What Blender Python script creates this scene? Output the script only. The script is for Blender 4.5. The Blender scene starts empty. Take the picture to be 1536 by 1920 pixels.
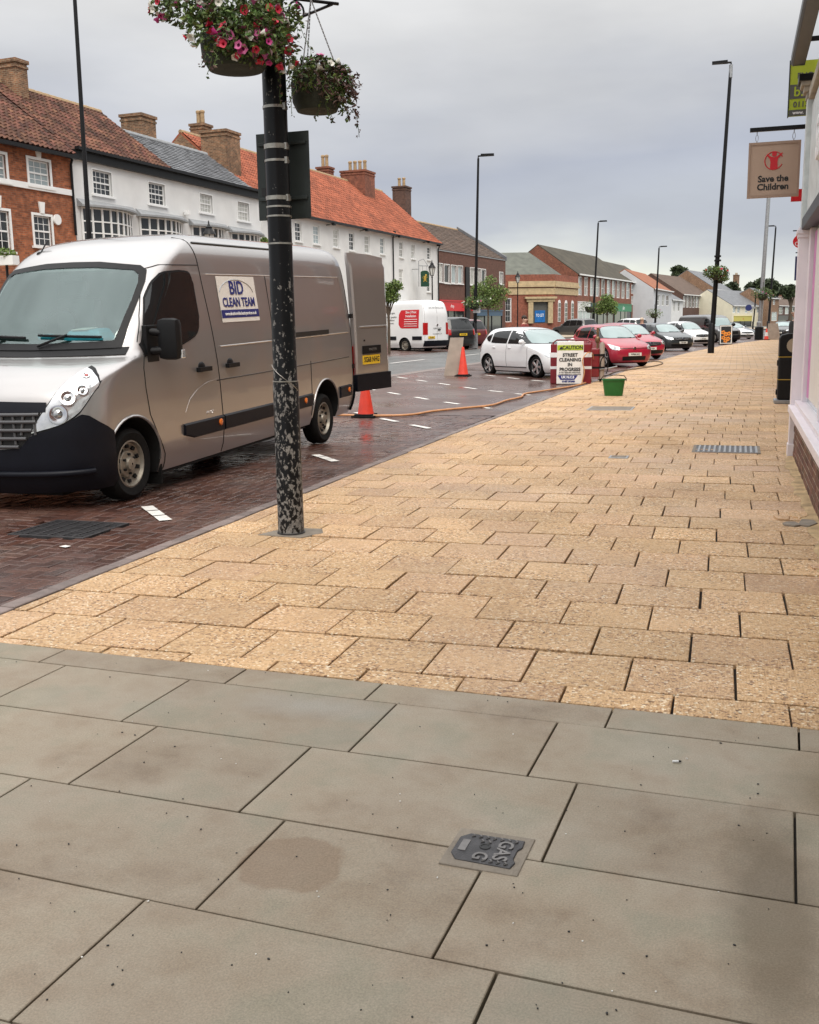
import bpy, bmesh, math, random
from mathutils import Vector, Matrix
random.seed(11)
R = math.radians
PI = math.pi
scene = bpy.context.scene
COL = scene.collection

# ------------------------------------------------------------------ camera
CAM_H, FPX = 1.53, 1900.0
PITCH, YAW, ROLL = R(10.38), R(17.87), R(-0.95)
_fw = Vector((-math.sin(YAW)*math.cos(PITCH), math.cos(YAW)*math.cos(PITCH), -math.sin(PITCH)))
_r0 = Vector((math.cos(YAW), math.sin(YAW), 0.0))
_u0 = _r0.cross(_fw)
_rt = math.cos(ROLL)*_r0 + math.sin(ROLL)*_u0
_up = -math.sin(ROLL)*_r0 + math.cos(ROLL)*_u0
cam_d = bpy.data.cameras.new('camera')
cam = bpy.data.objects.new('camera', cam_d); COL.objects.link(cam)
cam_d.sensor_fit = 'HORIZONTAL'; cam_d.sensor_width = 36.0
cam_d.lens = FPX/1536.0*36.0
cam_d.clip_start = 0.05; cam_d.clip_end = 4000
M = Matrix.Identity(4)
for i in range(3):
    M[i][0], M[i][1], M[i][2] = _rt[i], _up[i], -_fw[i]
M.translation = Vector((0, 0, CAM_H))
cam.matrix_world = M
scene.camera = cam

# ------------------------------------------------------------------ sky
SUN_EL, SUN_AZ = R(52), R(150)          # high, soft, from behind the shoulder
world = bpy.data.worlds.new('World'); scene.world = world
world.use_nodes = True
wn = world.node_tree; wn.nodes.clear()
def wnode(t, **kw):
    n = wn.nodes.new(t)
    for k, v in kw.items(): setattr(n, k, v)
    return n
w_out = wnode('ShaderNodeOutputWorld')
w_tc = wnode('ShaderNodeTexCoord')
w_sky = wnode('ShaderNodeTexSky', sky_type='NISHITA', sun_disc=False, sun_elevation=SUN_EL, sun_rotation=SUN_AZ, dust_density=3.0)
w_bg1 = wnode('ShaderNodeBackground'); w_bg1.inputs[1].default_value = 0.05
wn.links.new(w_sky.outputs[0], w_bg1.inputs[0])
# overcast deck: brighter overhead, grey lower down, pale where it thins at the horizon
w_sep = wnode('ShaderNodeSeparateXYZ'); wn.links.new(w_tc.outputs['Generated'], w_sep.inputs[0])
w_map = wnode('ShaderNodeMapping'); w_map.inputs['Scale'].default_value = (1.0, 1.0, 3.2)
w_map.inputs['Location'].default_value = (0.35, 0.1, 0.2)
wn.links.new(w_tc.outputs['Generated'], w_map.inputs[0])
w_n1 = wnode('ShaderNodeTexNoise'); w_n1.inputs['Scale'].default_value = 2.3; w_n1.inputs['Detail'].default_value = 5; w_n1.inputs['Roughness'].default_value = 0.5
wn.links.new(w_map.outputs[0], w_n1.inputs['Vector'])
w_add = wnode('ShaderNodeMath', operation='MULTIPLY_ADD')
wn.links.new(w_n1.outputs[0], w_add.inputs[0]); w_add.inputs[1].default_value = 0.24
wn.links.new(w_sep.outputs[2], w_add.inputs[2])
w_ramp = wnode('ShaderNodeValToRGB')
els = w_ramp.color_ramp.elements
els[0].position = 0.08; els[0].color = (0.84, 0.86, 0.68, 1)
els[1].position = 1.0; els[1].color = (1.8, 1.8, 1.8, 1)
for p, c in ((0.135, (0.78, 0.80, 0.68, 1)), (0.17, (0.60, 0.62, 0.60, 1)), (0.205, (0.43, 0.455, 0.50, 1)), (0.27, (0.385, 0.41, 0.475, 1)), (0.34, (0.50, 0.51, 0.535, 1)), (0.40, (0.62, 0.62, 0.62, 1)), (0.55, (0.86, 0.86, 0.86, 1))):
    e = els.new(p); e.color = c
wn.links.new(w_add.outputs[0], w_ramp.inputs[0])
w_n2 = wnode('ShaderNodeTexNoise'); w_n2.inputs['Scale'].default_value = 3.4; w_n2.inputs['Detail'].default_value = 6
wn.links.new(w_map.outputs[0], w_n2.inputs['Vector'])
w_mr = wnode('ShaderNodeMapRange'); w_mr.inputs[1].default_value = 0.3; w_mr.inputs[2].default_value = 0.7; w_mr.inputs[3].default_value = 0.88; w_mr.inputs[4].default_value = 1.1
wn.links.new(w_n2.outputs[0], w_mr.inputs[0])
w_bg2 = wnode('ShaderNodeBackground')
wn.links.new(w_ramp.outputs[0], w_bg2.inputs[0]); wn.links.new(w_mr.outputs[0], w_bg2.inputs[1])
w_mix = wnode('ShaderNodeMixShader'); w_mix.inputs[0].default_value = 0.92
wn.links.new(w_bg1.outputs[0], w_mix.inputs[1]); wn.links.new(w_bg2.outputs[0], w_mix.inputs[2])
wn.links.new(w_mix.outputs[0], w_out.inputs[0])

sun_d = bpy.data.lights.new('sun', 'SUN'); sun_d.energy = 1.5; sun_d.angle = R(35); sun_d.color = (1.0, 0.93, 0.83)
sun = bpy.data.objects.new('sun', sun_d); COL.objects.link(sun)
_sd = Vector((math.sin(SUN_AZ)*math.cos(SUN_EL), math.cos(SUN_AZ)*math.cos(SUN_EL), math.sin(SUN_EL)))
sun.rotation_euler = _sd.to_track_quat('Z', 'Y').to_euler()
sun.location = (0, 0, 60)

vs = scene.view_settings
vs.view_transform = 'Standard'; vs.look = 'None'; vs.gamma = 1.0; vs.use_curve_mapping = False
vs.exposure = 0.42
scene.render.engine = 'CYCLES'
scene.cycles.max_bounces = 6; scene.cycles.diffuse_bounces = 3; scene.cycles.glossy_bounces = 3
scene.cycles.transparent_max_bounces = 6

# ------------------------------------------------------------------ survey helpers
def ray(px, py):
    return (px-768.0)*_rt - (py-960.0)*_up + FPX*_fw
def gp(px, py, z=0.0):
    d = ray(px, py); t = (z-CAM_H)/d.z
    return Vector((d.x*t, d.y*t, z))
def at_y(px, py, y):
    d = ray(px, py); t = y/d.y
    return Vector((d.x*t, y, CAM_H+d.z*t))
def lerp(a, b, t): return a+(b-a)*t
def table(tab, x):
    if x <= tab[0][0]: return tab[0][1]
    for (x0, y0), (x1, y1) in zip(tab, tab[1:]):
        if x <= x1: return lerp(y0, y1, (x-x0)/(x1-x0))
    return tab[-1][1]
BEND = [(-50, 0), (14, 0), (24, 0.16), (40, 0.6), (55, 1.6), (68, 2.9), (80, 4.6), (95, 7.2), (115, 12), (150, 24), (200, 46), (420, 150)]
def bend(y): return table(BEND, y)
def zg(x, y):                      # the street rises gently to the far side
    x -= bend(y)
    return 0.0 if x > -6 else min(0.45, 0.025*(-6-x))

# ------------------------------------------------------------------ mesh builder
class MB:
    def __init__(s): s.v = []; s.f = []; s.m = []; s.M = None
    def add(s, vs, fs, m=0):
        b = len(s.v)
        if s.M is not None: vs = [s.M @ Vector(p) for p in vs]
        s.v.extend([tuple(p) for p in vs])
        for f in fs: s.f.append([b+i for i in f]); s.m.append(m)
    def face(s, pts, m=0): s.add(pts, [list(range(len(pts)))], m)
    def box(s, x0, x1, y0, y1, z0, z1, m=0):
        s.add([(x0,y0,z0),(x1,y0,z0),(x1,y1,z0),(x0,y1,z0),(x0,y0,z1),(x1,y0,z1),(x1,y1,z1),(x0,y1,z1)],
              [(0,3,2,1),(4,5,6,7),(0,1,5,4),(1,2,6,5),(2,3,7,6),(3,0,4,7)], m)
    def hexa(s, a, b, m=0):         # two quads a (4 pts), b (4 pts)
        s.add(list(a)+list(b), [(3,2,1,0),(4,5,6,7),(0,1,5,4),(1,2,6,5),(2,3,7,6),(3,0,4,7)], m)
    def prism(s, poly, fn, d0, d1, m=0):   # poly 2-D, fn(a,b,d)->xyz
        n = len(poly)
        vs = [fn(a, b, d0) for a, b in poly]+[fn(a, b, d1) for a, b in poly]
        s.add(vs, [list(range(n))[::-1], list(range(n, 2*n))]+[(i, (i+1) % n, n+(i+1) % n, n+i) for i in range(n)], m)
    def tube(s, pts, r, seg=8, m=0, closed=False, caps=True):
        pts = [Vector(p) for p in pts]; n = len(pts)
        rr = r if isinstance(r, (list, tuple)) else [r]*n
        rings = []; prev = None
        for i, p in enumerate(pts):
            a = pts[i-1] if (i > 0 or closed) else p
            b = pts[(i+1) % n] if (i < n-1 or closed) else p
            t = (b-a).normalized()
            if prev is None:
                prev = Vector((0, 0, 1)) if abs(t.z) < 0.9 else Vector((1, 0, 0))
            x = (prev - t*prev.dot(t)).normalized(); y = t.cross(x); prev = x
            rings.append([p+rr[i]*(math.cos(2*PI*k/seg)*x+math.sin(2*PI*k/seg)*y) for k in range(seg)])
        vs = [q for ring in rings for q in ring]; fs = []
        for i in range(n if closed else n-1):
            j = (i+1) % n
            for k in range(seg): fs.append((i*seg+k, i*seg+(k+1) % seg, j*seg+(k+1) % seg, j*seg+k))
        if caps and not closed:
            fs.append(tuple(range(seg))[::-1]); fs.append(tuple((n-1)*seg+k for k in range(seg)))
        s.add(vs, fs, m)
    def lathe(s, prof, c=(0,0,0), seg=16, m=0, axis='Z', caps=True):
        vs = []; fs = []; n = len(prof); c = Vector(c)
        for r, h in prof:
            for k in range(seg):
                a = 2*PI*k/seg
                p = (r*math.cos(a), r*math.sin(a), h)
                if axis == 'X': p = (h, r*math.cos(a), r*math.sin(a))
                if axis == 'Y': p = (r*math.sin(a), h, r*math.cos(a))
                vs.append(c+Vector(p))
        for i in range(n-1):
            for k in range(seg): fs.append((i*seg+k, i*seg+(k+1) % seg, (i+1)*seg+(k+1) % seg, (i+1)*seg+k))
        if caps:
            fs.append(tuple(range(seg))[::-1]); fs.append(tuple((n-1)*seg+k for k in range(seg)))
        s.add(vs, fs, m)
    def ball(s, c, rx, ry, rz, seg=10, rings=7, m=0):
        prof = []
        for i in range(rings):
            a = -PI/2+PI*(i+0.02)/(rings-1+0.04)
            prof.append((math.cos(a), math.sin(a)))
        b = len(s.v); Ms = s.M; s.M = None
        s.lathe(prof, seg=seg, m=m)
        for i in range(b, len(s.v)):
            x, y, z = s.v[i]; q = Vector((c[0]+x*rx, c[1]+y*ry, c[2]+z*rz))
            s.v[i] = tuple(Ms @ q) if Ms is not None else tuple(q)
        s.M = Ms
    def mesh(s, name, mats, smooth=None, bevel=0, recalc=True):
        me = bpy.data.meshes.new(name)
        me.from_pydata(s.v, [], s.f)
        for m in (mats if isinstance(mats, (list, tuple)) else [mats]): me.materials.append(m)
        me.polygons.foreach_set('material_index', s.m)
        if recalc or bevel:
            bm = bmesh.new(); bm.from_mesh(me)
            if recalc: bmesh.ops.recalc_face_normals(bm, faces=bm.faces)
            if bevel: bmesh.ops.bevel(bm, geom=[e for e in bm.edges if len(e.link_faces) == 2 and e.calc_face_angle(0) > 0.6], offset=bevel, segments=2, affect='EDGES', profile=0.6)
            bm.to_mesh(me); bm.free()
        if smooth is not None:
            me.polygons.foreach_set('use_smooth', [True]*len(me.polygons))
            me.set_sharp_from_angle(angle=R(smooth))
        me.update()
        return me
    def build(s, name, mats, parent=None, smooth=None, bevel=0, recalc=True):
        return put(name, s.mesh(name, mats, smooth, bevel, recalc), parent)
def put(name, me, parent=None, loc=None):
    o = bpy.data.objects.new(name, me); COL.objects.link(o); o.parent = parent
    if loc is not None: o.location = loc
    return o
def tag(o, label=None, cat=None, group=None, kind=None):
    if label: o['label'] = label
    if cat: o['category'] = cat
    if group: o['group'] = group
    if kind: o['kind'] = kind
    return o
def empty(name, loc, rz=0, label=None, cat=None, group=None, rot=None):
    o = bpy.data.objects.new(name, None); COL.objects.link(o)
    o.location = loc; o.rotation_euler = rot if rot else (0, 0, rz); o.empty_display_size = 0.2
    return tag(o, label, cat, group)
def one(name, mb_fn, mats, parent=None, **kw):
    mb = MB(); mb_fn(mb); return mb.build(name, mats, parent, **kw)
def copy_tree(o, parent=None):
    c = o.copy(); COL.objects.link(c); c.parent = parent
    for ch in o.children: copy_tree(ch, c)
    return c
def text(s, size, m, parent, mat4, ext=0.001, align='CENTER', bold=0.0, sx=1.0, name='lettering', shear=0):
    cu = bpy.data.curves.new('t', 'FONT'); cu.body = s; cu.size = size; cu.extrude = ext
    cu.align_x = align; cu.align_y = 'CENTER'; cu.offset = bold; cu.resolution_u = 3; cu.shear = shear
    t = bpy.data.objects.new('t', cu); COL.objects.link(t)
    dg = bpy.context.evaluated_depsgraph_get()
    me = bpy.data.meshes.new_from_object(t.evaluated_get(dg))
    bpy.data.objects.remove(t); bpy.data.curves.remove(cu)
    me.transform(mat4 @ Matrix.Diagonal((sx, 1, 1, 1)))
    me.materials.clear(); me.materials.append(m); me.name = name
    return put(name, me, parent)
def frame(o, xdir, ydir):           # matrix with local x,y axes, z = normal
    x = Vector(xdir).normalized(); y = Vector(ydir).normalized(); z = x.cross(y)
    m = Matrix.Identity(4)
    for i in range(3): m[i][0], m[i][1], m[i][2], m[i][3] = x[i], y[i], z[i], o[i]
    return m

# ------------------------------------------------------------------ materials
MAT = {}
def nd(nt, t, **kw):
    n = nt.nodes.new(t)
    for k, v in kw.items(): setattr(n, k, v)
    return n
def base_mat(name):
    m = bpy.data.materials.new(name); m.use_nodes = True
    nt = m.node_tree; b = nt.nodes['Principled BSDF']
    MAT[name] = m
    return m, nt, b
def mk(name, col, rough=0.6, metal=0.0, var=0.1, scale=5.0, bump=0.0, bscale=60.0, coat=0.0, island=0.0, objr=0.0, pos=False, spec=0.5, rvar=0.0, hue=0.0):
    m, nt, b = base_mat(name)
    L = nt.links.new
    if pos: co = nd(nt, 'ShaderNodeNewGeometry').outputs['Position']
    else: co = nd(nt, 'ShaderNodeTexCoord').outputs['Object']
    no = nd(nt, 'ShaderNodeTexNoise'); no.inputs['Scale'].default_value = scale; no.inputs['Detail'].default_value = 6
    L(co, no.inputs['Vector'])
    mr = nd(nt, 'ShaderNodeMapRange'); mr.inputs[1].default_value = 0.25; mr.inputs[2].default_value = 0.75
    mr.inputs[3].default_value = 1-var; mr.inputs[4].default_value = 1+var
    L(no.outputs[0], mr.inputs[0]); val = mr.outputs[0]
    def rnd(src, amp, v):
        r = nd(nt, 'ShaderNodeMapRange'); r.inputs[3].default_value = 1-amp; r.inputs[4].default_value = 1+amp
        L(src, r.inputs[0]); mu = nd(nt, 'ShaderNodeMath', operation='MULTIPLY'); L(v, mu.inputs[0]); L(r.outputs[0], mu.inputs[1])
        return mu.outputs[0]
    if island: val = rnd(nd(nt, 'ShaderNodeNewGeometry').outputs['Random Per Island'], island, val)
    if objr: val = rnd(nd(nt, 'ShaderNodeObjectInfo').outputs['Random'], objr, val)
    hs = nd(nt, 'ShaderNodeHueSaturation'); hs.inputs['Color'].default_value = (*col, 1)
    L(val, hs.inputs['Value'])
    if hue:
        src = nd(nt, 'ShaderNodeNewGeometry').outputs['Random Per Island'] if island else nd(nt, 'ShaderNodeObjectInfo').outputs['Random']
        wv = nd(nt, 'ShaderNodeTexWhiteNoise', noise_dimensions='1D'); L(src, wv.inputs['W'])
        r = nd(nt, 'ShaderNodeMapRange'); r.inputs[3].default_value = 0.5-hue; r.inputs[4].default_value = 0.5+hue
        L(wv.outputs['Value'], r.inputs[0]); L(r.outputs[0], hs.inputs['Hue'])
    L(hs.outputs[0], b.inputs['Base Color'])
    b.inputs['Roughness'].default_value = rough; b.inputs['Metallic'].default_value = metal
    b.inputs['Coat Weight'].default_value = coat; b.inputs['Coat Roughness'].default_value = 0.04
    b.inputs['Specular IOR Level'].default_value = spec
    if rvar:
        r2 = nd(nt, 'ShaderNodeMapRange'); r2.inputs[1].default_value = 0.35; r2.inputs[2].default_value = 0.65
        r2.inputs[3].default_value = max(0.02, rough-rvar); r2.inputs[4].default_value = min(1, rough+rvar)
        n3 = nd(nt, 'ShaderNodeTexNoise'); n3.inputs['Scale'].default_value = scale*0.6; n3.inputs['Detail'].default_value = 4
        L(co, n3.inputs['Vector']); L(n3.outputs[0], r2.inputs[0]); L(r2.outputs[0], b.inputs['Roughness'])
    if bump:
        n2 = nd(nt, 'ShaderNodeTexNoise'); n2.inputs['Scale'].default_value = bscale; n2.inputs['Detail'].default_value = 4
        L(co, n2.inputs['Vector'])
        bu = nd(nt, 'ShaderNodeBump'); bu.inputs['Strength'].default_value = bump; bu.inputs['Distance'].default_value = 0.01
        L(n2.outputs[0], bu.inputs['Height']); L(bu.outputs[0], b.inputs['Normal'])
    return m
def ramp(nt, src, stops):
    r = nd(nt, 'ShaderNodeValToRGB'); e = r.color_ramp.elements
    e[0].position, e[0].color = stops[0][0], (*stops[0][1], 1)
    e[1].position, e[1].color = stops[-1][0], (*stops[-1][1], 1)
    for p, c in stops[1:-1]:
        q = e.new(p); q.color = (*c, 1)
    nt.links.new(src, r.inputs[0]); return r.outputs[0]
def mixc(nt, a, b, fac, mode='MIX'):
    n = nd(nt, 'ShaderNodeMix', data_type='RGBA', blend_type=mode)
    if isinstance(fac, (int, float)): n.inputs[0].default_value = fac
    else: nt.links.new(fac, n.inputs[0])
    for s, i in ((a, 6), (b, 7)):
        if isinstance(s, tuple): n.inputs[i].default_value = (*s, 1)
        else: nt.links.new(s, n.inputs[i])
    return n.outputs[2]
def noise(nt, co, scale, detail=4, rough=0.5):
    n = nd(nt, 'ShaderNodeTexNoise'); n.inputs['Scale'].default_value = scale; n.inputs['Detail'].default_value = detail; n.inputs['Roughness'].default_value = rough
    nt.links.new(co, n.inputs['Vector']); return n.outputs[0]
def bumpn(nt, b, h, strength, dist=0.01):
    bu = nd(nt, 'ShaderNodeBump'); bu.inputs['Strength'].default_value = strength; bu.inputs['Distance'].default_value = dist
    nt.links.new(h, bu.inputs['Height']); nt.links.new(bu.outputs[0], b.inputs['Normal'])
def mrange(nt, src, a, b, c, d):
    r = nd(nt, 'ShaderNodeMapRange')
    for i, v in enumerate((a, b, c, d)): r.inputs[1+i].default_value = v
    nt.links.new(src, r.inputs[0]); return r.outputs[0]
def mul(nt, a, b):
    m = nd(nt, 'ShaderNodeMath', operation='MULTIPLY')
    for i, s in enumerate((a, b)):
        if isinstance(s, (int, float)): m.inputs[i].default_value = s
        else: nt.links.new(s, m.inputs[i])
    return m.outputs[0]
def hsv(nt, col, val, sat=1.0):
    h = nd(nt, 'ShaderNodeHueSaturation'); nt.links.new(col, h.inputs['Color'])
    if isinstance(val, (int, float)): h.inputs['Value'].default_value = val
    else: nt.links.new(val, h.inputs['Value'])
    h.inputs['Saturation'].default_value = sat
    return h.outputs[0]

# exposed-aggregate buff slab
def slab_mat(name, island=False):
    m, nt, b = base_mat(name); L = nt.links.new
    g = nd(nt, 'ShaderNodeNewGeometry'); P = g.outputs['Position']
    rnd = g.outputs['Random Per Island'] if island else nd(nt, 'ShaderNodeObjectInfo').outputs['Random']
    v = nd(nt, 'ShaderNodeTexVoronoi'); v.inputs['Scale'].default_value = 88; L(P, v.inputs['Vector'])
    sp = nd(nt, 'ShaderNodeSeparateColor'); L(v.outputs['Color'], sp.inputs[0])
    grain = ramp(nt, sp.outputs[0], [(0.0, (0.13, 0.065, 0.03)), (0.09, (0.30, 0.165, 0.08)), (0.24, (0.52, 0.31, 0.15)), (0.62, (0.61, 0.385, 0.195)), (0.86, (0.68, 0.46, 0.26)), (1.0, (0.88, 0.77, 0.58))])
    worn = noise(nt, P, 2.6, 6, 0.6)
    paste = (0.60, 0.395, 0.21)
    col = mixc(nt, grain, paste, mrange(nt, worn, 0.42, 0.66, 0.0, 0.6))
    pit = nd(nt, 'ShaderNodeTexVoronoi'); pit.inputs['Scale'].default_value = 34; L(P, pit.inputs['Vector'])
    col = mixc(nt, col, (0.22, 0.115, 0.055), mrange(nt, pit.outputs['Distance'], 0.08, 0.18, 0.5, 0.0))
    wn_ = nd(nt, 'ShaderNodeTexWhiteNoise', noise_dimensions='1D'); L(rnd, wn_.inputs['W'])
    col = mixc(nt, col, (0.50, 0.30, 0.22), mrange(nt, wn_.outputs['Value'], 0.5, 1.0, 0.0, 0.27))
    st = noise(nt, P, 0.9, 6, 0.65)
    val = mul(nt, mrange(nt, st, 0.3, 0.7, 0.82, 1.12), mrange(nt, rnd, 0, 1, 0.88, 1.08))
    L(hsv(nt, col, val), b.inputs['Base Color'])
    damp = noise(nt, P, 0.5, 5)
    L(mrange(nt, damp, 0.35, 0.65, 0.45, 0.8), b.inputs['Roughness'])
    bumpn(nt, b, v.outputs['Distance'], 0.9, 0.006)
    return m
slab_mat('slab_buff'); slab_mat('slab_buff_joined', True)
# grey flag, damp stains
def flag_mat():
    m, nt, b = base_mat('flag_grey'); L = nt.links.new
    P = nd(nt, 'ShaderNodeNewGeometry').outputs['Position']
    rnd = nd(nt, 'ShaderNodeObjectInfo').outputs['Random']
    big = noise(nt, P, 1.9, 6, 0.62); mid = noise(nt, P, 7, 6, 0.65); fine = noise(nt, P, 170, 4, 0.7)
    col = ramp(nt, big, [(0.28, (0.175, 0.128, 0.086)), (0.42, (0.255, 0.20, 0.142)), (0.52, (0.285, 0.236, 0.174)), (0.60, (0.25, 0.222, 0.163)), (0.74, (0.305, 0.26, 0.195))])
    col = mixc(nt, col, (0.32, 0.275, 0.21), mrange(nt, mid, 0.45, 0.75, 0, 0.65))
    # round brown stain left on one flag, and dust washed against the shop
    def spot(x, y, rx, ry, soft):
        mp = nd(nt, 'ShaderNodeMapping', vector_type='POINT'); L(P, mp.inputs[0])
        mp.inputs['Location'].default_value = (-x/rx, -y/ry, 0); mp.inputs['Scale'].default_value = (1/rx, 1/ry, 0)
        ln = nd(nt, 'ShaderNodeVectorMath', operation='LENGTH'); L(mp.outputs[0], ln.inputs[0])
        wob = nd(nt, 'ShaderNodeMath', operation='ADD'); L(ln.outputs['Value'], wob.inputs[0])
        L(mrange(nt, noise(nt, P, 9, 4), 0.3, 0.7, -0.12, 0.12), wob.inputs[1])
        return mrange(nt, wob.outputs[0], 1-soft, 1.0, 1.0, 0.0)
    s = gp(548, 1618)
    col = mixc(nt, col, (0.20, 0.135, 0.085), mul(nt, spot(s.x, s.y, 0.165, 0.16, 0.12), 0.62))
    d = gp(1440, 1760)
    col = mixc(nt, col, (0.125, 0.095, 0.06), mul(nt, spot(d.x+0.02, d.y+0.12, 0.17, 0.75, 0.6), 0.7))
    d2 = gp(1530, 1480)
    col = mixc(nt, col, (0.15, 0.115, 0.07), mul(nt, spot(d2.x+0.05, d2.y, 0.22, 0.30, 0.7), 0.7))
    d3 = gp(640, 1330)
    col = mixc(nt, col, (0.31, 0.30, 0.27), mul(nt, spot(d3.x-0.1, d3.y, 0.42, 0.16, 0.8), 0.55))
    val = mul(nt, mrange(nt, fine, 0.3, 0.7, 0.76, 1.24), mrange(nt, rnd, 0, 1, 0.92, 1.08))
    L(hsv(nt, col, val), b.inputs['Base Color'])
    L(mrange(nt, noise(nt, P, 1.6, 5), 0.35, 0.65, 0.45, 0.8), b.inputs['Roughness'])
    bumpn(nt, b, fine, 0.25, 0.004)
flag_mat()
# wet block paving
def paver_mat(name, island):
    m, nt, b = base_mat(name); L = nt.links.new
    g = nd(nt, 'ShaderNodeNewGeometry'); P = g.outputs['Position']
    rnd = g.outputs['Random Per Island'] if island else nd(nt, 'ShaderNodeObjectInfo').outputs['Random']
    col = ramp(nt, rnd, [(0, (0.055, 0.027, 0.021)), (0.5, (0.095, 0.043, 0.032)), (0.85, (0.125, 0.062, 0.045)), (1, (0.085, 0.05, 0.043))])
    dust = noise(nt, P, 1.1, 6, 0.65)
    col = mixc(nt, col, (0.19, 0.145, 0.125), mrange(nt, dust, 0.52, 0.75, 0.0, 0.6))
    L(hsv(nt, col, mrange(nt, noise(nt, P, 24, 4), 0.3, 0.7, 0.8, 1.2)), b.inputs['Base Color'])
    L(mrange(nt, noise(nt, P, 0.7, 5), 0.35, 0.65, 0.14, 0.42), b.inputs['Roughness'])
    bumpn(nt, b, noise(nt, P, 55, 4), 0.25, 0.004)
    return m
paver_mat('paver', False); paver_mat('paver_joined', True)
def paver_far():                     # beyond the pieces that can be told apart
    m, nt, b = base_mat('paver_far'); L = nt.links.new
    P = nd(nt, 'ShaderNodeNewGeometry').outputs['Position']
    br = nd(nt, 'ShaderNodeTexBrick'); br.inputs['Scale'].default_value = 1.0
    br.inputs['Brick Width'].default_value = 0.2; br.inputs['Row Height'].default_value = 0.1; br.inputs['Mortar Size'].default_value = 0.006
    br.inputs['Color1'].default_value = (0.075, 0.036, 0.027, 1); br.inputs['Color2'].default_value = (0.12, 0.056, 0.042, 1); br.inputs['Mortar'].default_value = (0.03, 0.025, 0.02, 1)
    L(P, br.inputs['Vector'])
    col = mixc(nt, br.outputs['Color'], (0.17, 0.135, 0.12), mrange(nt, noise(nt, P, 0.6, 5), 0.48, 0.75, 0, 0.6))
    L(col, b.inputs['Base Color']); L(mrange(nt, noise(nt, P, 0.5, 5), 0.35, 0.65, 0.18, 0.45), b.inputs['Roughness'])
    bumpn(nt, b, br.outputs['Fac'], -0.4, 0.004)
paver_far()
def asphalt_mat():
    m, nt, b = base_mat('asphalt'); L = nt.links.new
    P = nd(nt, 'ShaderNodeNewGeometry').outputs['Position']
    col = ramp(nt, noise(nt, P, 0.35, 6, 0.6), [(0.3, (0.075, 0.077, 0.075)), (0.7, (0.12, 0.122, 0.118))])
    L(hsv(nt, col, mrange(nt, noise(nt, P, 90, 3), 0.3, 0.7, 0.75, 1.25)), b.inputs['Base Color'])
    L(mrange(nt, noise(nt, P, 0.3, 4), 0.35, 0.65, 0.3, 0.55), b.inputs['Roughness'])
    bumpn(nt, b, noise(nt, P, 120, 2), 0.3, 0.006)
asphalt_mat()
def brick_mat(name, c1, c2, mortar, bw=0.225, bh=0.075, ms=0.008, stain=0.25, var=0.25):
    m, nt, b = base_mat(name); L = nt.links.new
    O = nd(nt, 'ShaderNodeTexCoord').outputs['Object']
    sx = nd(nt, 'ShaderNodeSeparateXYZ'); L(O, sx.inputs[0])
    su = nd(nt, 'ShaderNodeMath', operation='ADD'); L(sx.outputs[0], su.inputs[0]); L(sx.outputs[1], su.inputs[1])
    cx = nd(nt, 'ShaderNodeCombineXYZ'); L(su.outputs[0], cx.inputs[0]); L(sx.outputs[2], cx.inputs[1])
    br = nd(nt, 'ShaderNodeTexBrick'); br.inputs['Scale'].default_value = 1.0
    br.inputs['Brick Width'].default_value = bw; br.inputs['Row Height'].default_value = bh; br.inputs['Mortar Size'].default_value = ms
    br.inputs['Color1'].default_value = (*c1, 1); br.inputs['Color2'].default_value = (*c2, 1); br.inputs['Mortar'].default_value = (*mortar, 1)
    L(cx.outputs[0], br.inputs['Vector'])
    val = mul(nt, mrange(nt, noise(nt, O, 0.7, 6, 0.65), 0.3, 0.7, 1-stain, 1+stain*0.7), mrange(nt, noise(nt, O, 4.5, 4), 0.3, 0.7, 1-var, 1+var))
    L(hsv(nt, br.outputs['Color'], val), b.inputs['Base Color']); b.inputs['Roughness'].default_value = 0.85
    bumpn(nt, b, br.outputs['Fac'], -0.6, 0.006)
brick_mat('brick_orange', (0.19, 0.052, 0.022), (0.38, 0.115, 0.045), (0.22, 0.13, 0.08), stain=0.35, var=0.35)
brick_mat('brick_brown', (0.115, 0.05, 0.036), (0.15, 0.066, 0.046), (0.10, 0.06, 0.045), stain=0.12)
brick_mat('brick_red', (0.19, 0.062, 0.038), (0.26, 0.09, 0.05), (0.17, 0.09, 0.06))
brick_mat('brick_bank', (0.25, 0.075, 0.045), (0.31, 0.10, 0.06), (0.2, 0.09, 0.06))
brick_mat('brick_chimney', (0.12, 0.055, 0.03), (0.28, 0.125, 0.06), (0.26, 0.20, 0.13), ms=0.012, stain=0.45, var=0.35)
brick_mat('brick_dark', (0.085, 0.042, 0.03), (0.12, 0.058, 0.04), (0.09, 0.06, 0.05))
brick_mat('brick_tan', (0.22, 0.12, 0.07), (0.29, 0.165, 0.10), (0.25, 0.19, 0.13))
mk('brick_single', (0.16, 0.075, 0.05), 0.85, var=0.3, scale=30, bump=0.5, bscale=120, objr=0.35, hue=0.012)
mk('mortar', (0.42, 0.37, 0.28), 0.95, var=0.2, scale=12, bump=0.6, bscale=90)
mk('render_white', (0.72, 0.72, 0.71), 0.85, var=0.08, scale=1.1, bump=0.25, bscale=14)
mk('render_grey', (0.55, 0.56, 0.58), 0.85, var=0.06, scale=1.1)
mk('render_cream', (0.72, 0.67, 0.52), 0.85, var=0.08, scale=1.1)
mk('stone_trim', (0.48, 0.37, 0.22), 0.85, var=0.2, scale=3, bump=0.2, bscale=30)
mk('white_paint', (0.80, 0.80, 0.79), 0.45, var=0.04, scale=3)
mk('shop_paint', (0.80, 0.74, 0.77), 0.4, var=0.05, scale=3, bump=0.06, bscale=25)
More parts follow.
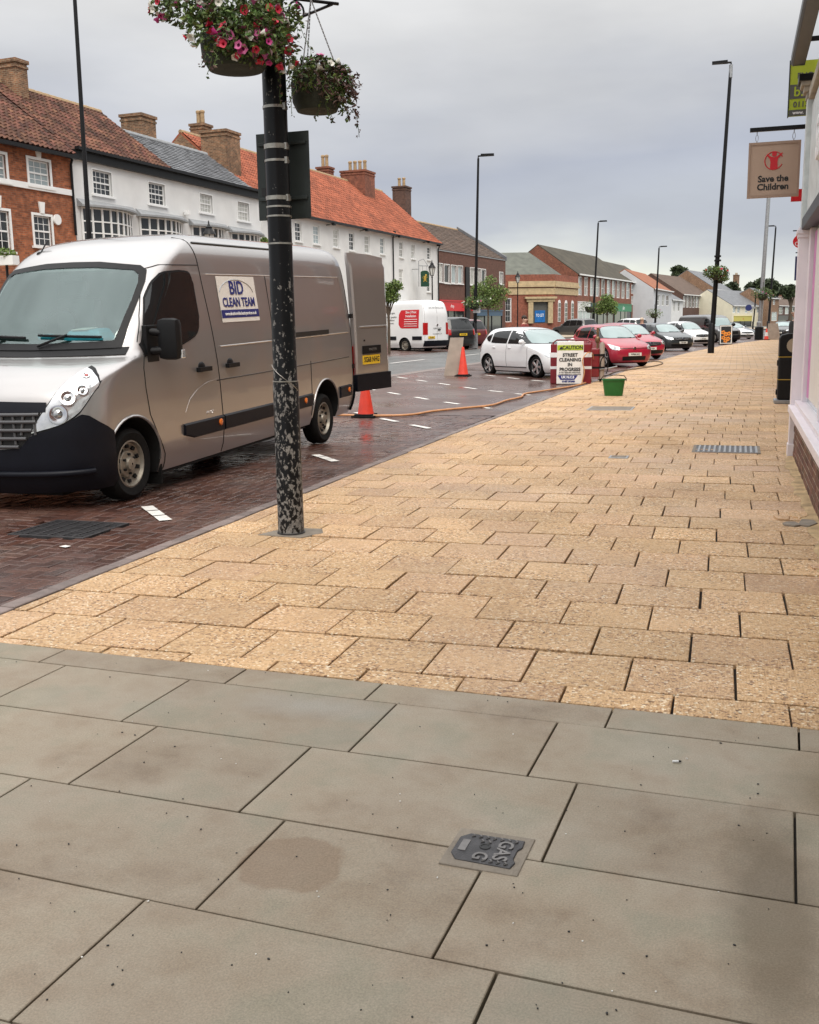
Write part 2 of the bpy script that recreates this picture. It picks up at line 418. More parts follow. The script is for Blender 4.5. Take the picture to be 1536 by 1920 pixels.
mk('shop_paint_grey', (0.62, 0.66, 0.66), 0.45, var=0.16, scale=9, bump=0.1, bscale=30)
mk('black_paint', (0.008, 0.008, 0.009), 0.4, var=0.2, scale=8, spec=0.25)
mk('black_plastic', (0.008, 0.008, 0.009), 0.5, spec=0.25, var=0.15, scale=20, bump=0.1, bscale=200)
mk('bumper_plastic', (0.006, 0.007, 0.012), 0.45, spec=0.22, var=0.15, scale=6, bump=0.12, bscale=260)
mk('rubber', (0.010, 0.010, 0.010), 0.8, spec=0.2, var=0.3, scale=14, bump=0.25, bscale=60)
mk('steel_wheel', (0.36, 0.33, 0.28), 0.45, 0.6, var=0.25, scale=18)
mk('alloy', (0.55, 0.55, 0.56), 0.3, 0.85, var=0.1, scale=8)
mk('alloy_dark', (0.05, 0.05, 0.055), 0.3, 0.4, var=0.1, scale=8)
mk('galv', (0.38, 0.39, 0.40), 0.45, 0.8, var=0.2, scale=9)
mk('cast_iron', (0.065, 0.063, 0.066), 0.42, 0.5, var=0.35, scale=22, bump=0.3, bscale=140)
mk('concrete', (0.24, 0.205, 0.165), 0.9, var=0.25, scale=9, bump=0.6, bscale=70, pos=True)
mk('cement_old', (0.46, 0.325, 0.175), 0.9, var=0.4, scale=7, bump=0.8, bscale=45, pos=True)
mk('bed_sand', (0.022, 0.016, 0.012), 0.95, var=0.35, scale=18, bump=0.5, bscale=90, pos=True)
mk('bed_flag', (0.03, 0.025, 0.02), 0.9, var=0.3, scale=18, bump=0.5, bscale=90, pos=True)
mk('sett', (0.20, 0.155, 0.14), 0.55, var=0.2, scale=14, bump=0.4, bscale=80, objr=0.22, pos=True)
mk('sett_far', (0.19, 0.15, 0.135), 0.55, var=0.2, scale=6, bump=0.3, bscale=80, pos=True)
mk('mark_white', (0.74, 0.72, 0.68), 0.6, var=0.14, scale=10, pos=True)
mk('far_slabs', (0.36, 0.29, 0.21), 0.75, var=0.15, scale=1.0, pos=True)
mk('earth', (0.11, 0.11, 0.10), 0.9, var=0.2, scale=0.3, pos=True)
mk('pantile_old', (0.105, 0.044, 0.027), 0.9, var=0.55, scale=0.9, island=0.5, bump=0.3, bscale=30, hue=0.012)
mk('pantile_new', (0.28, 0.08, 0.04), 0.85, var=0.25, scale=0.8, island=0.28, bump=0.3, bscale=30)
mk('slate', (0.13, 0.135, 0.145), 0.5, var=0.3, scale=1.5, island=0.3, bump=0.2, bscale=20)
mk('slate_green', (0.095, 0.10, 0.08), 0.7, var=0.3, scale=1.2, island=0.2)
mk('tile_brown', (0.10, 0.066, 0.048), 0.85, var=0.3, scale=1.2, island=0.3, bump=0.2, bscale=20)
mk('tile_moss', (0.055, 0.047, 0.032), 0.9, var=0.4, scale=0.8, island=0.25)
mk('tile_orange', (0.27, 0.10, 0.05), 0.85, var=0.2, scale=1.2, island=0.2)
mk('lead', (0.30, 0.31, 0.32), 0.6, 0.2, var=0.15, scale=5)
mk('pot_clay', (0.36, 0.25, 0.14), 0.85, var=0.3, scale=6)
mk('pane_dark', (0.03, 0.034, 0.036), 0.05, var=0.2, scale=1.5, objr=0.5)
mk('pane_pale', (0.34, 0.40, 0.41), 0.12, var=0.25, scale=1.5, objr=0.3)
mk('pane_curtain', (0.42, 0.42, 0.39), 0.4, var=0.3, scale=6, objr=0.3)
mk('car_glass', (0.010, 0.012, 0.013), 0.04, var=0.1, scale=2, coat=0.0)
mk('screen_glass_sky_tint', (0.21, 0.29, 0.29), 0.05, var=0.12, scale=1.3, coat=1.0)  # pale teal base colour stands in for sky mirrored in the windscreens
mk('lamp_lens', (0.72, 0.74, 0.76), 0.08, 0.55, var=0.25, scale=14, coat=1.0)
mk('lamp_bowl', (0.42, 0.42, 0.42), 0.12, 0.9, var=0.5, scale=22)
mk('red_lens', (0.42, 0.012, 0.012), 0.12, var=0.1, coat=1.0)
mk('amber_lens', (0.75, 0.17, 0.02), 0.2, var=0.1, coat=1.0)
mk('chrome', (0.72, 0.72, 0.73), 0.12, 1.0, var=0.05)
mk('grille_grey', (0.10, 0.10, 0.105), 0.4, 0.3, var=0.1)
mk('plate_yellow', (0.72, 0.47, 0.03), 0.35, var=0.06)
mk('plate_white', (0.72, 0.71, 0.66), 0.35, var=0.06)
mk('ink_black', (0.012, 0.012, 0.012), 0.5, var=0.1)
mk('ink_navy', (0.018, 0.024, 0.17), 0.45, var=0.1)
mk('ink_white', (0.82, 0.82, 0.82), 0.45, var=0.04)
mk('ink_red', (0.56, 0.012, 0.022), 0.45, var=0.06)
mk('vinyl_white', (0.78, 0.75, 0.70), 0.4, var=0.05, scale=4)
mk('cone_red', (0.72, 0.055, 0.03), 0.45, var=0.2, scale=7)
mk('cone_sleeve', (0.70, 0.68, 0.66), 0.4, var=0.15, scale=9)
mk('barrier_red', (0.20, 0.011, 0.018), 0.35, var=0.18, scale=7, coat=0.3)
mk('bucket_green', (0.012, 0.13, 0.024), 0.35, var=0.12, scale=8)
mk('lime', (0.42, 0.52, 0.03), 0.4, var=0.05)
mk('board_grey', (0.10, 0.10, 0.09), 0.45, var=0.1)
mk('sign_tan', (0.44, 0.315, 0.235), 0.5, var=0.05, scale=3)
mk('sign_back', (0.035, 0.042, 0.04), 0.4, 0.3, var=0.2, scale=4)
mk('strap', (0.42, 0.40, 0.36), 0.35, 0.85, var=0.3, scale=30)
mk('hose', (0.56, 0.27, 0.12), 0.5, var=0.15, scale=7)
mk('brass', (0.20, 0.13, 0.07), 0.4, 0.6, var=0.3, scale=14)
mk('lantern_glass', (0.62, 0.63, 0.60), 0.15, var=0.1)
mk('bark', (0.09, 0.065, 0.045), 0.9, var=0.3, scale=12, bump=0.5, bscale=40)
mk('leaf_tree', (0.13, 0.19, 0.045), 0.6, var=0.25, scale=0.9, island=0.45, hue=0.02)
mk('leaf_far', (0.045, 0.065, 0.026), 0.7, var=0.3, scale=0.15, island=0.4)
mk('leaf_basket', (0.085, 0.135, 0.03), 0.55, var=0.2, scale=7, island=0.55, hue=0.03)
mk('leaf_purple', (0.10, 0.055, 0.045), 0.6, var=0.2, scale=7, island=0.4, hue=0.03)
mk('basket_liner', (0.03, 0.034, 0.022), 0.8, var=0.4, scale=14, bump=0.5, bscale=60)
mk('petal_white', (0.74, 0.73, 0.66), 0.6, var=0.06)
mk('petal_pink', (0.62, 0.14, 0.33), 0.6, var=0.12)
mk('petal_red', (0.56, 0.02, 0.06), 0.6, var=0.12)
mk('petal_magenta', (0.46, 0.03, 0.19), 0.6, var=0.12)
mk('petal_throat', (0.16, 0.015, 0.07), 0.6, var=0.1)
mk('skin', (0.50, 0.30, 0.22), 0.55, var=0.05)
mk('cloth_black', (0.015, 0.015, 0.017), 0.85, var=0.2, scale=9)
mk('cloth_navy', (0.03, 0.035, 0.06), 0.85, var=0.2, scale=9)
mk('cloth_red', (0.25, 0.05, 0.045), 0.85, var=0.2, scale=9)
mk('hair_dark', (0.03, 0.018, 0.012), 0.7, var=0.2)
mk('hair_pale', (0.55, 0.44, 0.34), 0.7, var=0.15)
mk('pub_green', (0.012, 0.055, 0.03), 0.4, var=0.1)
mk('gold', (0.50, 0.33, 0.06), 0.4, 0.3, var=0.1)
mk('shop_red', (0.62, 0.012, 0.02), 0.35, var=0.05)
mk('shop_green', (0.015, 0.22, 0.09), 0.4, var=0.06)
mk('shop_green_dark', (0.014, 0.07, 0.05), 0.4, var=0.06)
mk('shop_blue', (0.045, 0.10, 0.17), 0.4, var=0.06)
mk('poster_blue', (0.015, 0.15, 0.45), 0.35, var=0.35, scale=3)
mk('sign_navy', (0.02, 0.03, 0.13), 0.4, var=0.06)
mk('yellow_line', (0.55, 0.48, 0.10), 0.4, var=0.08)
mk('pink_poster', (0.62, 0.22, 0.47), 0.5, var=0.1)
mk('teal_bag', (0.03, 0.33, 0.44), 0.5, var=0.15, scale=8)
mk('cab_dark', (0.05, 0.06, 0.06), 0.7, var=0.2, scale=3)
mk('cab_grey', (0.13, 0.16, 0.16), 0.7, var=0.15, scale=3)
mk('underbody', (0.006, 0.006, 0.006), 0.9, var=0.2)
mk('brown_tin', (0.33, 0.27, 0.22), 0.5, var=0.2, scale=4)
def paint(name, col, metal=0.0, rough=0.35):
    m = mk(name, col, rough, metal, var=0.03, scale=2, coat=1.0)
    m.node_tree.nodes['Principled BSDF'].inputs['Coat Roughness'].default_value = 0.03
    return m
paint('paint_champagne', (0.45, 0.43, 0.42), 0.75, 0.33)
paint('paint_white', (0.80, 0.81, 0.82)); paint('paint_red', (0.38, 0.010, 0.035)); paint('paint_slate', (0.035, 0.042, 0.045), 0.3)
paint('paint_grey', (0.10, 0.10, 0.10), 0.4); paint('paint_black', (0.008, 0.009, 0.010)); paint('paint_maroon', (0.16, 0.035, 0.04), 0.3)
paint('paint_bluegrey', (0.10, 0.115, 0.14), 0.4)
def flaky():
    m, nt, b = base_mat('pole_flaking'); L = nt.links.new
    tc = nd(nt, 'ShaderNodeTexCoord'); O = tc.outputs['Object']
    mp = nd(nt, 'ShaderNodeMapping'); mp.inputs['Scale'].default_value = (1, 1, 0.62); L(O, mp.inputs[0])
    n1 = noise(nt, mp.outputs[0], 42, 6, 0.6); n2 = noise(nt, mp.outputs[0], 8, 3, 0.5)
    sx = nd(nt, 'ShaderNodeSeparateXYZ'); L(O, sx.inputs[0])
    hgt = mrange(nt, sx.outputs[2], 0.0, 2.6, 0.085, -0.085)     # paint is knocked off low down
    a = nd(nt, 'ShaderNodeMath', operation='ADD'); L(n1, a.inputs[0]); L(mul(nt, n2, 0.28), a.inputs[1])
    a2 = nd(nt, 'ShaderNodeMath', operation='ADD'); L(a.outputs[0], a2.inputs[0]); L(hgt, a2.inputs[1])
    fac = mrange(nt, a2.outputs[0], 0.718, 0.735, 0, 1)
    worn = ramp(nt, noise(nt, O, 60, 3), [(0.3, (0.12, 0.115, 0.11)), (0.7, (0.27, 0.26, 0.245))])
    L(mixc(nt, (0.004, 0.004, 0.005), worn, fac), b.inputs['Base Color']); b.inputs['Specular IOR Level'].default_value = 0.3
    L(mrange(nt, fac, 0, 1, 0.32, 0.7), b.inputs['Roughness'])
    bumpn(nt, b, fac, -0.5, 0.003)
flaky()
def screen_mat():
    m, nt, b = base_mat('windscreen_clear'); L = nt.links.new
    nt.nodes.remove(b); out = nt.nodes['Material Output']
    tr = nd(nt, 'ShaderNodeBsdfTransparent'); tr.inputs[0].default_value = (0.62, 0.78, 0.76, 1)
    gl = nd(nt, 'ShaderNodeBsdfGlossy'); gl.inputs['Roughness'].default_value = 0.04; gl.inputs[0].default_value = (0.80, 0.95, 0.93, 1)
    fr = nd(nt, 'ShaderNodeFresnel'); fr.inputs[0].default_value = 1.6
    mx = nd(nt, 'ShaderNodeMixShader'); L(mrange(nt, fr.outputs[0], 0, 1, 0.10, 1.0), mx.inputs[0])
    L(tr.outputs[0], mx.inputs[1]); L(gl.outputs[0], mx.inputs[2]); L(mx.outputs[0], out.inputs[0])
screen_mat()
# ================================================================== SETTING
def proj(p):
    v = Vector(p)-Vector((0, 0, CAM_H)); d = v.dot(_fw)
    return 768+FPX*v.dot(_rt)/d, 960-FPX*v.dot(_up)/d, d
def in_frame(p, mrg=60):
    x, y, d = proj(p)
    return d > 0.2 and -mrg < x < 1536+mrg and y < 1920+mrg
YS = [-8, 0, 4, 8, 14, 19, 24, 32, 40, 48, 55, 62, 68, 74, 80, 88, 95, 105, 115, 132, 150, 175, 200, 260, 420]
def strip(name, x0, x1, y0, y1, dz, m, parent=None, kind='structure', nx=1, flat=False):
    mb = MB(); ys = [y0]+[y for y in YS if y0 < y < y1]+[y1]
    for a, b in zip(ys, ys[1:]):
        for i in range(nx):
            xa, xb = lerp(x0, x1, i/nx), lerp(x0, x1, (i+1)/nx)
            q = [(xa+bend(a), a), (xb+bend(a), a), (xb+bend(b), b), (xa+bend(b), b)]
            mb.face([(x, y, (0 if flat else zg(x, y))+dz) for x, y in q])
    return tag(mb.build(name, MAT[m], parent, recalc=False), kind=kind)
def ground_fn(mb):
    xs = [-900, -300, -120, -60, -24, -6, 30, 120, 300, 900]; ys = [-200, -20]+YS[1:]+[700, 1800]
    for a, b in zip(ys, ys[1:]):
        for c, d in zip(xs, xs[1:]):
            mb.face([(x+bend(y), y, zg(x+bend(y), y)-0.09) for x, y in ((c, a), (d, a), (d, b), (c, b))])
tag(one('ground', ground_fn, MAT['earth'], recalc=False), kind='structure')
road = strip('road', -15.5, -9.85, -8, 260, -0.012, 'asphalt', nx=4)
far_bay = strip('far_parking_bay', -19.5, -15.5, -8, 260, -0.008, 'paver_far', nx=2)
far_pav = strip('far_pavement', -25, -19.5, -8, 260, 0.10, 'far_slabs', nx=2)
def fk(mb):
    for a, b in zip(YS[:18], YS[1:19]):
        q = [(-19.5+bend(y), y) for y in (a, b)]
        mb.hexa([(q[0][0], a, zg(*q[0])-0.05), (q[0][0]+0.13, a, zg(*q[0])-0.05), (q[1][0]+0.13, b, zg(*q[1])-0.05), (q[1][0], b, zg(*q[1])-0.05)],
                [(q[0][0], a, zg(*q[0])+0.104), (q[0][0]+0.13, a, zg(*q[0])+0.104), (q[1][0]+0.13, b, zg(*q[1])+0.104), (q[1][0], b, zg(*q[1])+0.104)])
one('kerb', fk, MAT['concrete'], far_pav)
bay = strip('parking_bay', -9.85, -3.83, -8, 260, -0.022, 'bed_sand', nx=3)
strip('far_blocks', -9.85, -3.94, 17.0, 260, 0.0, 'paver_far', bay, None, nx=3)
strip('gutter_setts', -10.2, -9.82, -8, 200, 0.004, 'sett_far', bay, None)
pavement = strip('pavement', -3.83, 3.4, 3.4, 260, -0.024, 'bed_sand', flat=True)

# --- lane and bay markings
def mark(parent, pts, dz=0.006):
    mb = MB(); mb.face([(x, y, zg(x, y)+dz) for x, y in pts]); return mb.build('painted_marking', MAT['mark_white'], parent, recalc=False)
for y in (22, 29, 36.5, 44, 52, 60, 68, 76, 84, 92):
    x = -12.95
    mark(road, [(x-0.06+bend(y), y), (x+0.06+bend(y), y), (x+0.06+bend(y+4), y+4), (x-0.06+bend(y+4), y+4)], 0.0)
def dash(a, b, w=0.09, ext=1.0):
    a = Vector(a); b = Vector(b); t = (b-a).normalized(); n = Vector((-t.y, t.x))*w/2
    mark(bay, [tuple(a-n), tuple(b-n), tuple(b+n), tuple(a+n)])
_t = Vector((0.667, -0.745))
for c in ((-8.35, 22.95), (-7.38, 21.88), (-6.39, 20.78), (-5.41, 19.66), (-4.55, 18.7), (-9.1, 27.75), (-8.18, 26.65), (-7.23, 25.53), (-6.23, 24.34), (-5.34, 23.29), (-4.5, 22.3),
          (-7.05, 29.95), (-6.12, 28.9), (-5.2, 27.8), (-5.47, 15.94), (-4.62, 14.95), (-6.3, 16.9), (-7.2, 18.0)):
    c = Vector(c); dash(c-_t*0.33, c+_t*0.33, 0.10)
for a, b, n in (((-4.93, 7.70), (-4.38, 7.12), 3), ((-4.88, 11.40), (-4.38, 10.84), 3)):
    a = Vector(a); b = Vector(b)
    for k in range(n):
        dash(a.lerp(b, (k+0.06)/n), a.lerp(b, (k+0.94)/n), 0.105)
mark(bay, [(-4.62, 6.05), (-4.55, 6.03), (-4.54, 6.08), (-4.60, 6.10)])

# --- clipping of slab outlines
def clip(poly, n, d):               # keep points with n.p <= d
    out = []
    for i, p in enumerate(poly):
        q = poly[(i+1) % len(poly)]
        a = n[0]*p[0]+n[1]*p[1]-d; b = n[0]*q[0]+n[1]*q[1]-d
        if a <= 0: out.append(p)
        if a*b < 0:
            t = a/(a-b); out.append((lerp(p[0], q[0], t), lerp(p[1], q[1], t)))
    return out
def area(p): return abs(sum(p[i][0]*p[(i+1) % len(p)][1]-p[(i+1) % len(p)][0]*p[i][1] for i in range(len(p))))/2
def inset(p, g):
    cx = sum(q[0] for q in p)/len(p); cy = sum(q[1] for q in p)/len(p); out = []
    n = len(p)
    for i in range(n):
        a, b, c = Vector(p[i-1]), Vector(p[i]), Vector(p[(i+1) % n])
        e1 = (b-a).normalized(); e2 = (c-b).normalized()
        n1 = Vector((-e1.y, e1.x)); n2 = Vector((-e2.y, e2.x))
        if n1.dot(Vector((cx, cy))-b) < 0: n1 = -n1
        if n2.dot(Vector((cx, cy))-b) < 0: n2 = -n2
        k = (n1+n2); k = k/max(0.35, (1+n1.dot(n2)))
        out.append(tuple(b+k*g))
    return out
def slab_geo(mb, poly, zt, zb, ch, tilt=(0, 0)):
    n = len(poly); top = inset(poly, ch)
    cx = sum(q[0] for q in poly)/n; cy = sum(q[1] for q in poly)/n
    zz = lambda x, y: tilt[0]*(x-cx)+tilt[1]*(y-cy)
    vs = [(x, y, zb) for x, y in poly]+[(x, y, zt-ch*0.8+zz(x, y)) for x, y in poly]+[(x, y, zt+zz(x, y)) for x, y in top]
    fs = [list(range(2*n, 3*n))]
    for i in range(n):
        j = (i+1) % n
        fs.append((i, j, n+j, n+i)); fs.append((n+i, n+j, 2*n+j, 2*n+i))
    mb.add(vs, fs)
def jit(poly, a): return [(x+random.uniform(-a, a), y+random.uniform(-a, a)) for x, y in poly]

# --- buff slabs
TH = R(0.78); ct, st = math.cos(TH), math.sin(TH)
def yf(u, v): return (u*ct-v*st, u*st+v*ct)
g0, g1 = gp(0, 1205), gp(1495, 1364)
bn = Vector((-(g1-g0).y, (g1-g0).x)).normalized()
if bn.y > 0: bn = -bn
bd = bn.x*g0.x+bn.y*g0.y
POLE = (-3.17, 6.9)
slabs = []
for k in range(0, 68):
    v0 = 4.162+0.4536*(k-1); v1 = v0+0.4536
    ph = 0.105+0.0185*(k-1)+(0.225 if k % 2 == 0 else 0)+random.uniform(-0.012, 0.012)
    for i in range(-14, 5):
        u0 = ph+0.4485*i; u1 = u0+0.4485
        poly = [yf(u0, v0), yf(u1, v0), yf(u1, v1), yf(u0, v1)]
        cy = poly[0][1]
        poly = clip(poly, (-1, 0), 3.828-bend(cy))
        if len(poly) > 2: poly = clip(poly, (bn.x, bn.y), bd)
        lim = 0.61 if cy < 12.3 else (1.6 if cy < 14 else 2.2)
        if len(poly) > 2: poly = clip(poly, (1, 0), lim)
        if len(poly) < 3 or area(poly) < 0.006: continue
        slabs.append(poly)
def cent(p): return sum(q[0] for q in p)/len(p), sum(q[1] for q in p)/len(p)
vis = sorted([p for p in slabs if in_frame((*cent(p), 0))], key=lambda p: cent(p)[0]**2+cent(p)[1]**2)
near_set = set(id(p) for p in vis[:300])
rest = MB(); shared = None
for p in slabs:
    gap = 0.0045 if random.random() < 0.7 else 0.007
    q = jit(inset([(x, y+(0.005 if y < cent(p)[1] else -0.004)) for x, y in p], gap), 0.0018); dz = random.uniform(-0.0035, 0.0025)
    tilt = (random.uniform(-0.006, 0.006), random.uniform(-0.007, 0.007))
    if id(p) in near_set:
        cx, cy = cent(p); mb = MB()
        slab_geo(mb, [(x-cx, y-cy) for x, y in q], dz, -0.03, 0.0035, tilt)
        put('paving_slab', mb.mesh('paving_slab', MAT['slab_buff'], recalc=False), pavement, (cx, cy, 0))
    else: slab_geo(rest, q, dz, -0.03, 0.0035, tilt)
tag(rest.build('distant_slabs', MAT['slab_buff_joined'], pavement, recalc=False), kind='stuff')
def slab_far_mat():
    m, nt, b = base_mat('slab_far'); L = nt.links.new
    P = nd(nt, 'ShaderNodeNewGeometry').outputs['Position']
    br = nd(nt, 'ShaderNodeTexBrick'); br.inputs['Scale'].default_value = 1.0
    br.inputs['Brick Width'].default_value = 0.4485; br.inputs['Row Height'].default_value = 0.4536; br.inputs['Mortar Size'].default_value = 0.007
    br.inputs['Color1'].default_value = (0.46, 0.30, 0.165, 1); br.inputs['Color2'].default_value = (0.56, 0.375, 0.215, 1); br.inputs['Mortar'].default_value = (0.10, 0.07, 0.045, 1)
    L(P, br.inputs['Vector'])
    L(hsv(nt, br.outputs['Color'], mrange(nt, noise(nt, P, 0.8, 6, 0.65), 0.3, 0.7, 0.82, 1.12)), b.inputs['Base Color'])
    L(mrange(nt, noise(nt, P, 0.5, 5), 0.35, 0.65, 0.45, 0.8), b.inputs['Roughness'])
slab_far_mat()
strip('far_slab_surface', -3.828, 3.4, 34.6, 260, -0.001, 'slab_far', pavement, None, nx=2, flat=True)
# cement run along the foot of the shop, crumbling
def fillet(mb):
    n = 110; prev = None
    for i in range(n+1):
        y = lerp(3.9, 12.5, i/n); e = 0.555+0.02*math.sin(i*0.31)+0.015*math.sin(i*0.83+1)+random.uniform(-0.008, 0.008)
        row_ = [(e, y, 0.0025), (e+0.02, y, 0.006+random.uniform(0, 0.002)), (lerp(e, 0.71, 0.5), y, 0.008+random.uniform(-0.002, 0.003)), (0.66, y, 0.018+random.uniform(-0.003, 0.005)), (0.71, y, 0.05)]
        if prev:
            for k in range(4): mb.face([prev[k], prev[k+1], row_[k+1], row_[k]])
        prev = row_
one('cement_fillet', fillet, MAT['cement_old'], pavement, smooth=60, recalc=False)
for (px, py, s, rot) in ((1466, 972, 0.07, 0.2), (1500, 966, 0.10, 0.5), (1514, 982, 0.08, -0.3), (1484, 984, 0.07, 0.9), (1533, 1064, 0.05, 0.1)):
    c = gp(px, py); mb = MB()
    poly = [(c.x+s*(0.6+0.6*random.random())*math.cos(a+rot), c.y+s*1.8*(0.6+0.6*random.random())*math.sin(a+rot)) for a in (0.2, 1.1, 2.2, 3.0, 4.1, 5.2)]
    slab_geo(mb, poly, 0.010+random.uniform(0, 0.004), -0.01, 0.002, (random.uniform(-0.03, 0.03), random.uniform(-0.03, 0.03)))
    mb.build('slab_fragment', MAT['slab_buff' if random.random() < 0.5 else 'concrete'], pavement)

# --- edging setts along the bay
y = 3.0
while y < 17:
    l = 0.2+random.uniform(-0.01, 0.015); mb = MB()
    slab_geo(mb, [(-0.05, -l/2+0.004), (0.05, -l/2+0.004), (0.05, l/2-0.004), (-0.05, l/2-0.004)], 0.004+random.uniform(-0.003, 0.003), -0.03, 0.006, (random.uniform(-0.03, 0.03), 0))
    put('edging_sett', mb.mesh('edging_sett', MAT['sett'], recalc=False), bay, (-3.888+bend(y)+random.uniform(-0.003, 0.003), y+l/2, 0))
    y += l
strip('far_edging', -3.94, -3.832, 17.1, 220, 0.003, 'sett_far', bay, None)

# --- herringbone blocks
drain = (-5.33, -4.62, 6.34, 6.98)
pav = []
for i in range(-220, 260):
    for j in range(-120, 120):
        for (ox, oy, w, h) in ((0, 0, 2, 1), (2, -1, 1, 2)):
            x0 = (i+2*j+ox)*0.1-9.8; y0 = (i-2*j+oy)*0.1+3.2
            x1, y1 = x0+w*0.1, y0+h*0.1
            if x1 < -9.85 or x0 > -3.95 or y0 < 3.0 or y0 > 17.05: continue
            poly = [(x0, y0), (x1, y0), (x1, y1), (x0, y1)]
            if x1 > -3.945: poly = clip(poly, (1, 0), -3.945)
            if x0 < -9.8: poly = clip(poly, (-1, 0), 9.8)
            if len(poly) < 3 or area(poly) < 0.002: continue
            c = cent(poly)
            if drain[0]-0.02 < c[0] < drain[1]+0.02 and drain[2]-0.02 < c[1] < drain[3]+0.02: continue
            pav.append(poly)
def shown(p):
    c = cent(p); hidden = -7.4 < c[0] < -5.2 and c[1] > 7.0
    return in_frame((*c, 0), 10) and not hidden
vis = sorted([p for p in pav if shown(p)], key=lambda p: cent(p)[0]**2+cent(p)[1]**2)
near_set = set(id(p) for p in vis[:300]); rest = MB()
for p in pav:
    q = jit(inset(p, 0.003), 0.0012); c = cent(p)
    dz = random.uniform(-0.003, 0.002)+zg(*c)-0.002; tilt = (random.uniform(-0.02, 0.02), random.uniform(-0.02, 0.02))
    if id(p) in near_set:
        mb = MB(); slab_geo(mb, [(x-c[0], y-c[1]) for x, y in q], dz, -0.03, 0.005, tilt)
        put('paving_block', mb.mesh('paving_block', MAT['paver'], recalc=False), bay, (c[0], c[1], 0))
    else: slab_geo(rest, q, dz, -0.03, 0.005, tilt)
tag(rest.build('distant_blocks', MAT['paver_joined'], bay, recalc=False), kind='stuff')

# --- grey flags in front
GT = R(-2.43); cg, sg_ = math.cos(GT), math.sin(GT)
def gf(u, v): return (u*cg-v*sg_, u*sg_+v*cg)
flagged = tag(one('flagged_pavement', lambda mb: mb.face([(*gf(-6, -3.5), -0.024), (*gf(1.6, -3.5), -0.024), (*gf(1.6, 3.95), -0.024), (*gf(-6, 3.88), -0.024)]), MAT['bed_flag'], recalc=False), kind='structure')
ROWS = [((3.712, 3.716), None, [-5.0, -4.2, -3.245, -2.249, -1.586, -0.586, 0.114, 1.1]),
        ((3.182, 3.212), (3.69, 3.716), [-5.0, -4.1, -3.087, -2.421, -1.438, -0.768, 0.6, 1.2]),
        ((2.645, 2.668), (3.182, 3.212), [-4.6, -3.3, -2.251, -1.586, -0.594, 0.095, 1.2]),
        ((2.124, 2.13), (2.645, 2.668), [-4.4, -3.4, -2.405, -1.419, -0.747, 0.42, 1.2]),
        ((1.60, 1.60), (2.124, 2.13), [-4.0, -2.5, -1.576, -0.581, 0.35, 1.2]),
        ((1.08, 1.08), (1.60, 1.60), [-3.5, -2.2, -1.2, -0.2, 0.9]),
        ((0.54, 0.54), (1.08, 1.08), [-3.5, -2.5, -1.6, -0.6, 0.4, 1.2]), ((0.0, 0.0), (0.54, 0.54), [-3.2, -2.0, -1.0, 0.0, 1.0])]
def vline(pair, u): return lerp(pair[0], pair[1], (u+3.0)/3.2)
for lo, hi, js in ROWS:
    for a, b in zip(js, js[1:]):
        l = (3.69, 3.716) if hi is None else lo
        top = (lambda u: lerp(3.885, 3.935, (u+3.6)/3.7)) if hi is None else (lambda u: vline(hi, u))
        poly = [gf(a, vline(l, a)), gf(b, vline(l, b)), gf(b, top(b)), gf(a, top(a))]
        poly = clip(poly, (1, 0), 0.72); 
        if len(poly) < 3: continue
        q = inset(poly, 0.004); c = cent(q); mb = MB()
        slab_geo(mb, [(x-c[0], y-c[1]) for x, y in q], random.uniform(-0.0015, 0.001), -0.03, 0.0025, (random.uniform(-0.0015, 0.0015), random.uniform(-0.0015, 0.0015)))
        put('flagstone', mb.mesh('flagstone', MAT['flag_grey'], recalc=False), flagged, (c[0], c[1], 0))
# litter: specks of grit, one cigarette end, chewing-gum spots
def grit(mb):
    for k in range(150):
        c = gp(random.uniform(0, 1500), random.uniform(1240, 1910)); s = random.uniform(0.0015, 0.0035)
        mb.M = Matrix.Translation((c.x, c.y, 0.001+s*0.5)) @ Matrix.Rotation(random.random()*3, 4, 'Z')
        mb.ball((0, 0, 0), s*random.uniform(0.8, 1.8), s, s*0.7, 5, 4, 0 if random.random() < 0.75 else 1)
    mb.M = None
tag(one('grit', grit, [MAT['ink_black'], MAT['mark_white']]), 'dark crumbs of grit scattered over the grey flagstones', 'grit', kind='stuff')
c = gp(1268, 1430)
def cig(mb):
    mb.tube([(c.x-0.012, c.y-0.004, 0.0055), (c.x+0.008, c.y+0.002, 0.0055)], 0.004, 8, 0)
    mb.tube([(c.x+0.008, c.y+0.002, 0.0055), (c.x+0.016, c.y+0.004, 0.0050)], 0.0038, 8, 1)
r = empty('cigarette_end', (c.x, c.y, 0), 0, 'white cigarette end lying on the grey flagstones', 'litter')
one('paper', lambda mb: mb.tube([(-0.012, -0.004, 0.0055), (0.008, 0.002, 0.0055)], 0.004, 8), MAT['ink_white'], r)
one('burnt_tip', lambda mb: mb.tube([(0.008, 0.002, 0.0055), (0.017, 0.005, 0.005)], [0.004, 0.003], 8), MAT['ink_black'], r)

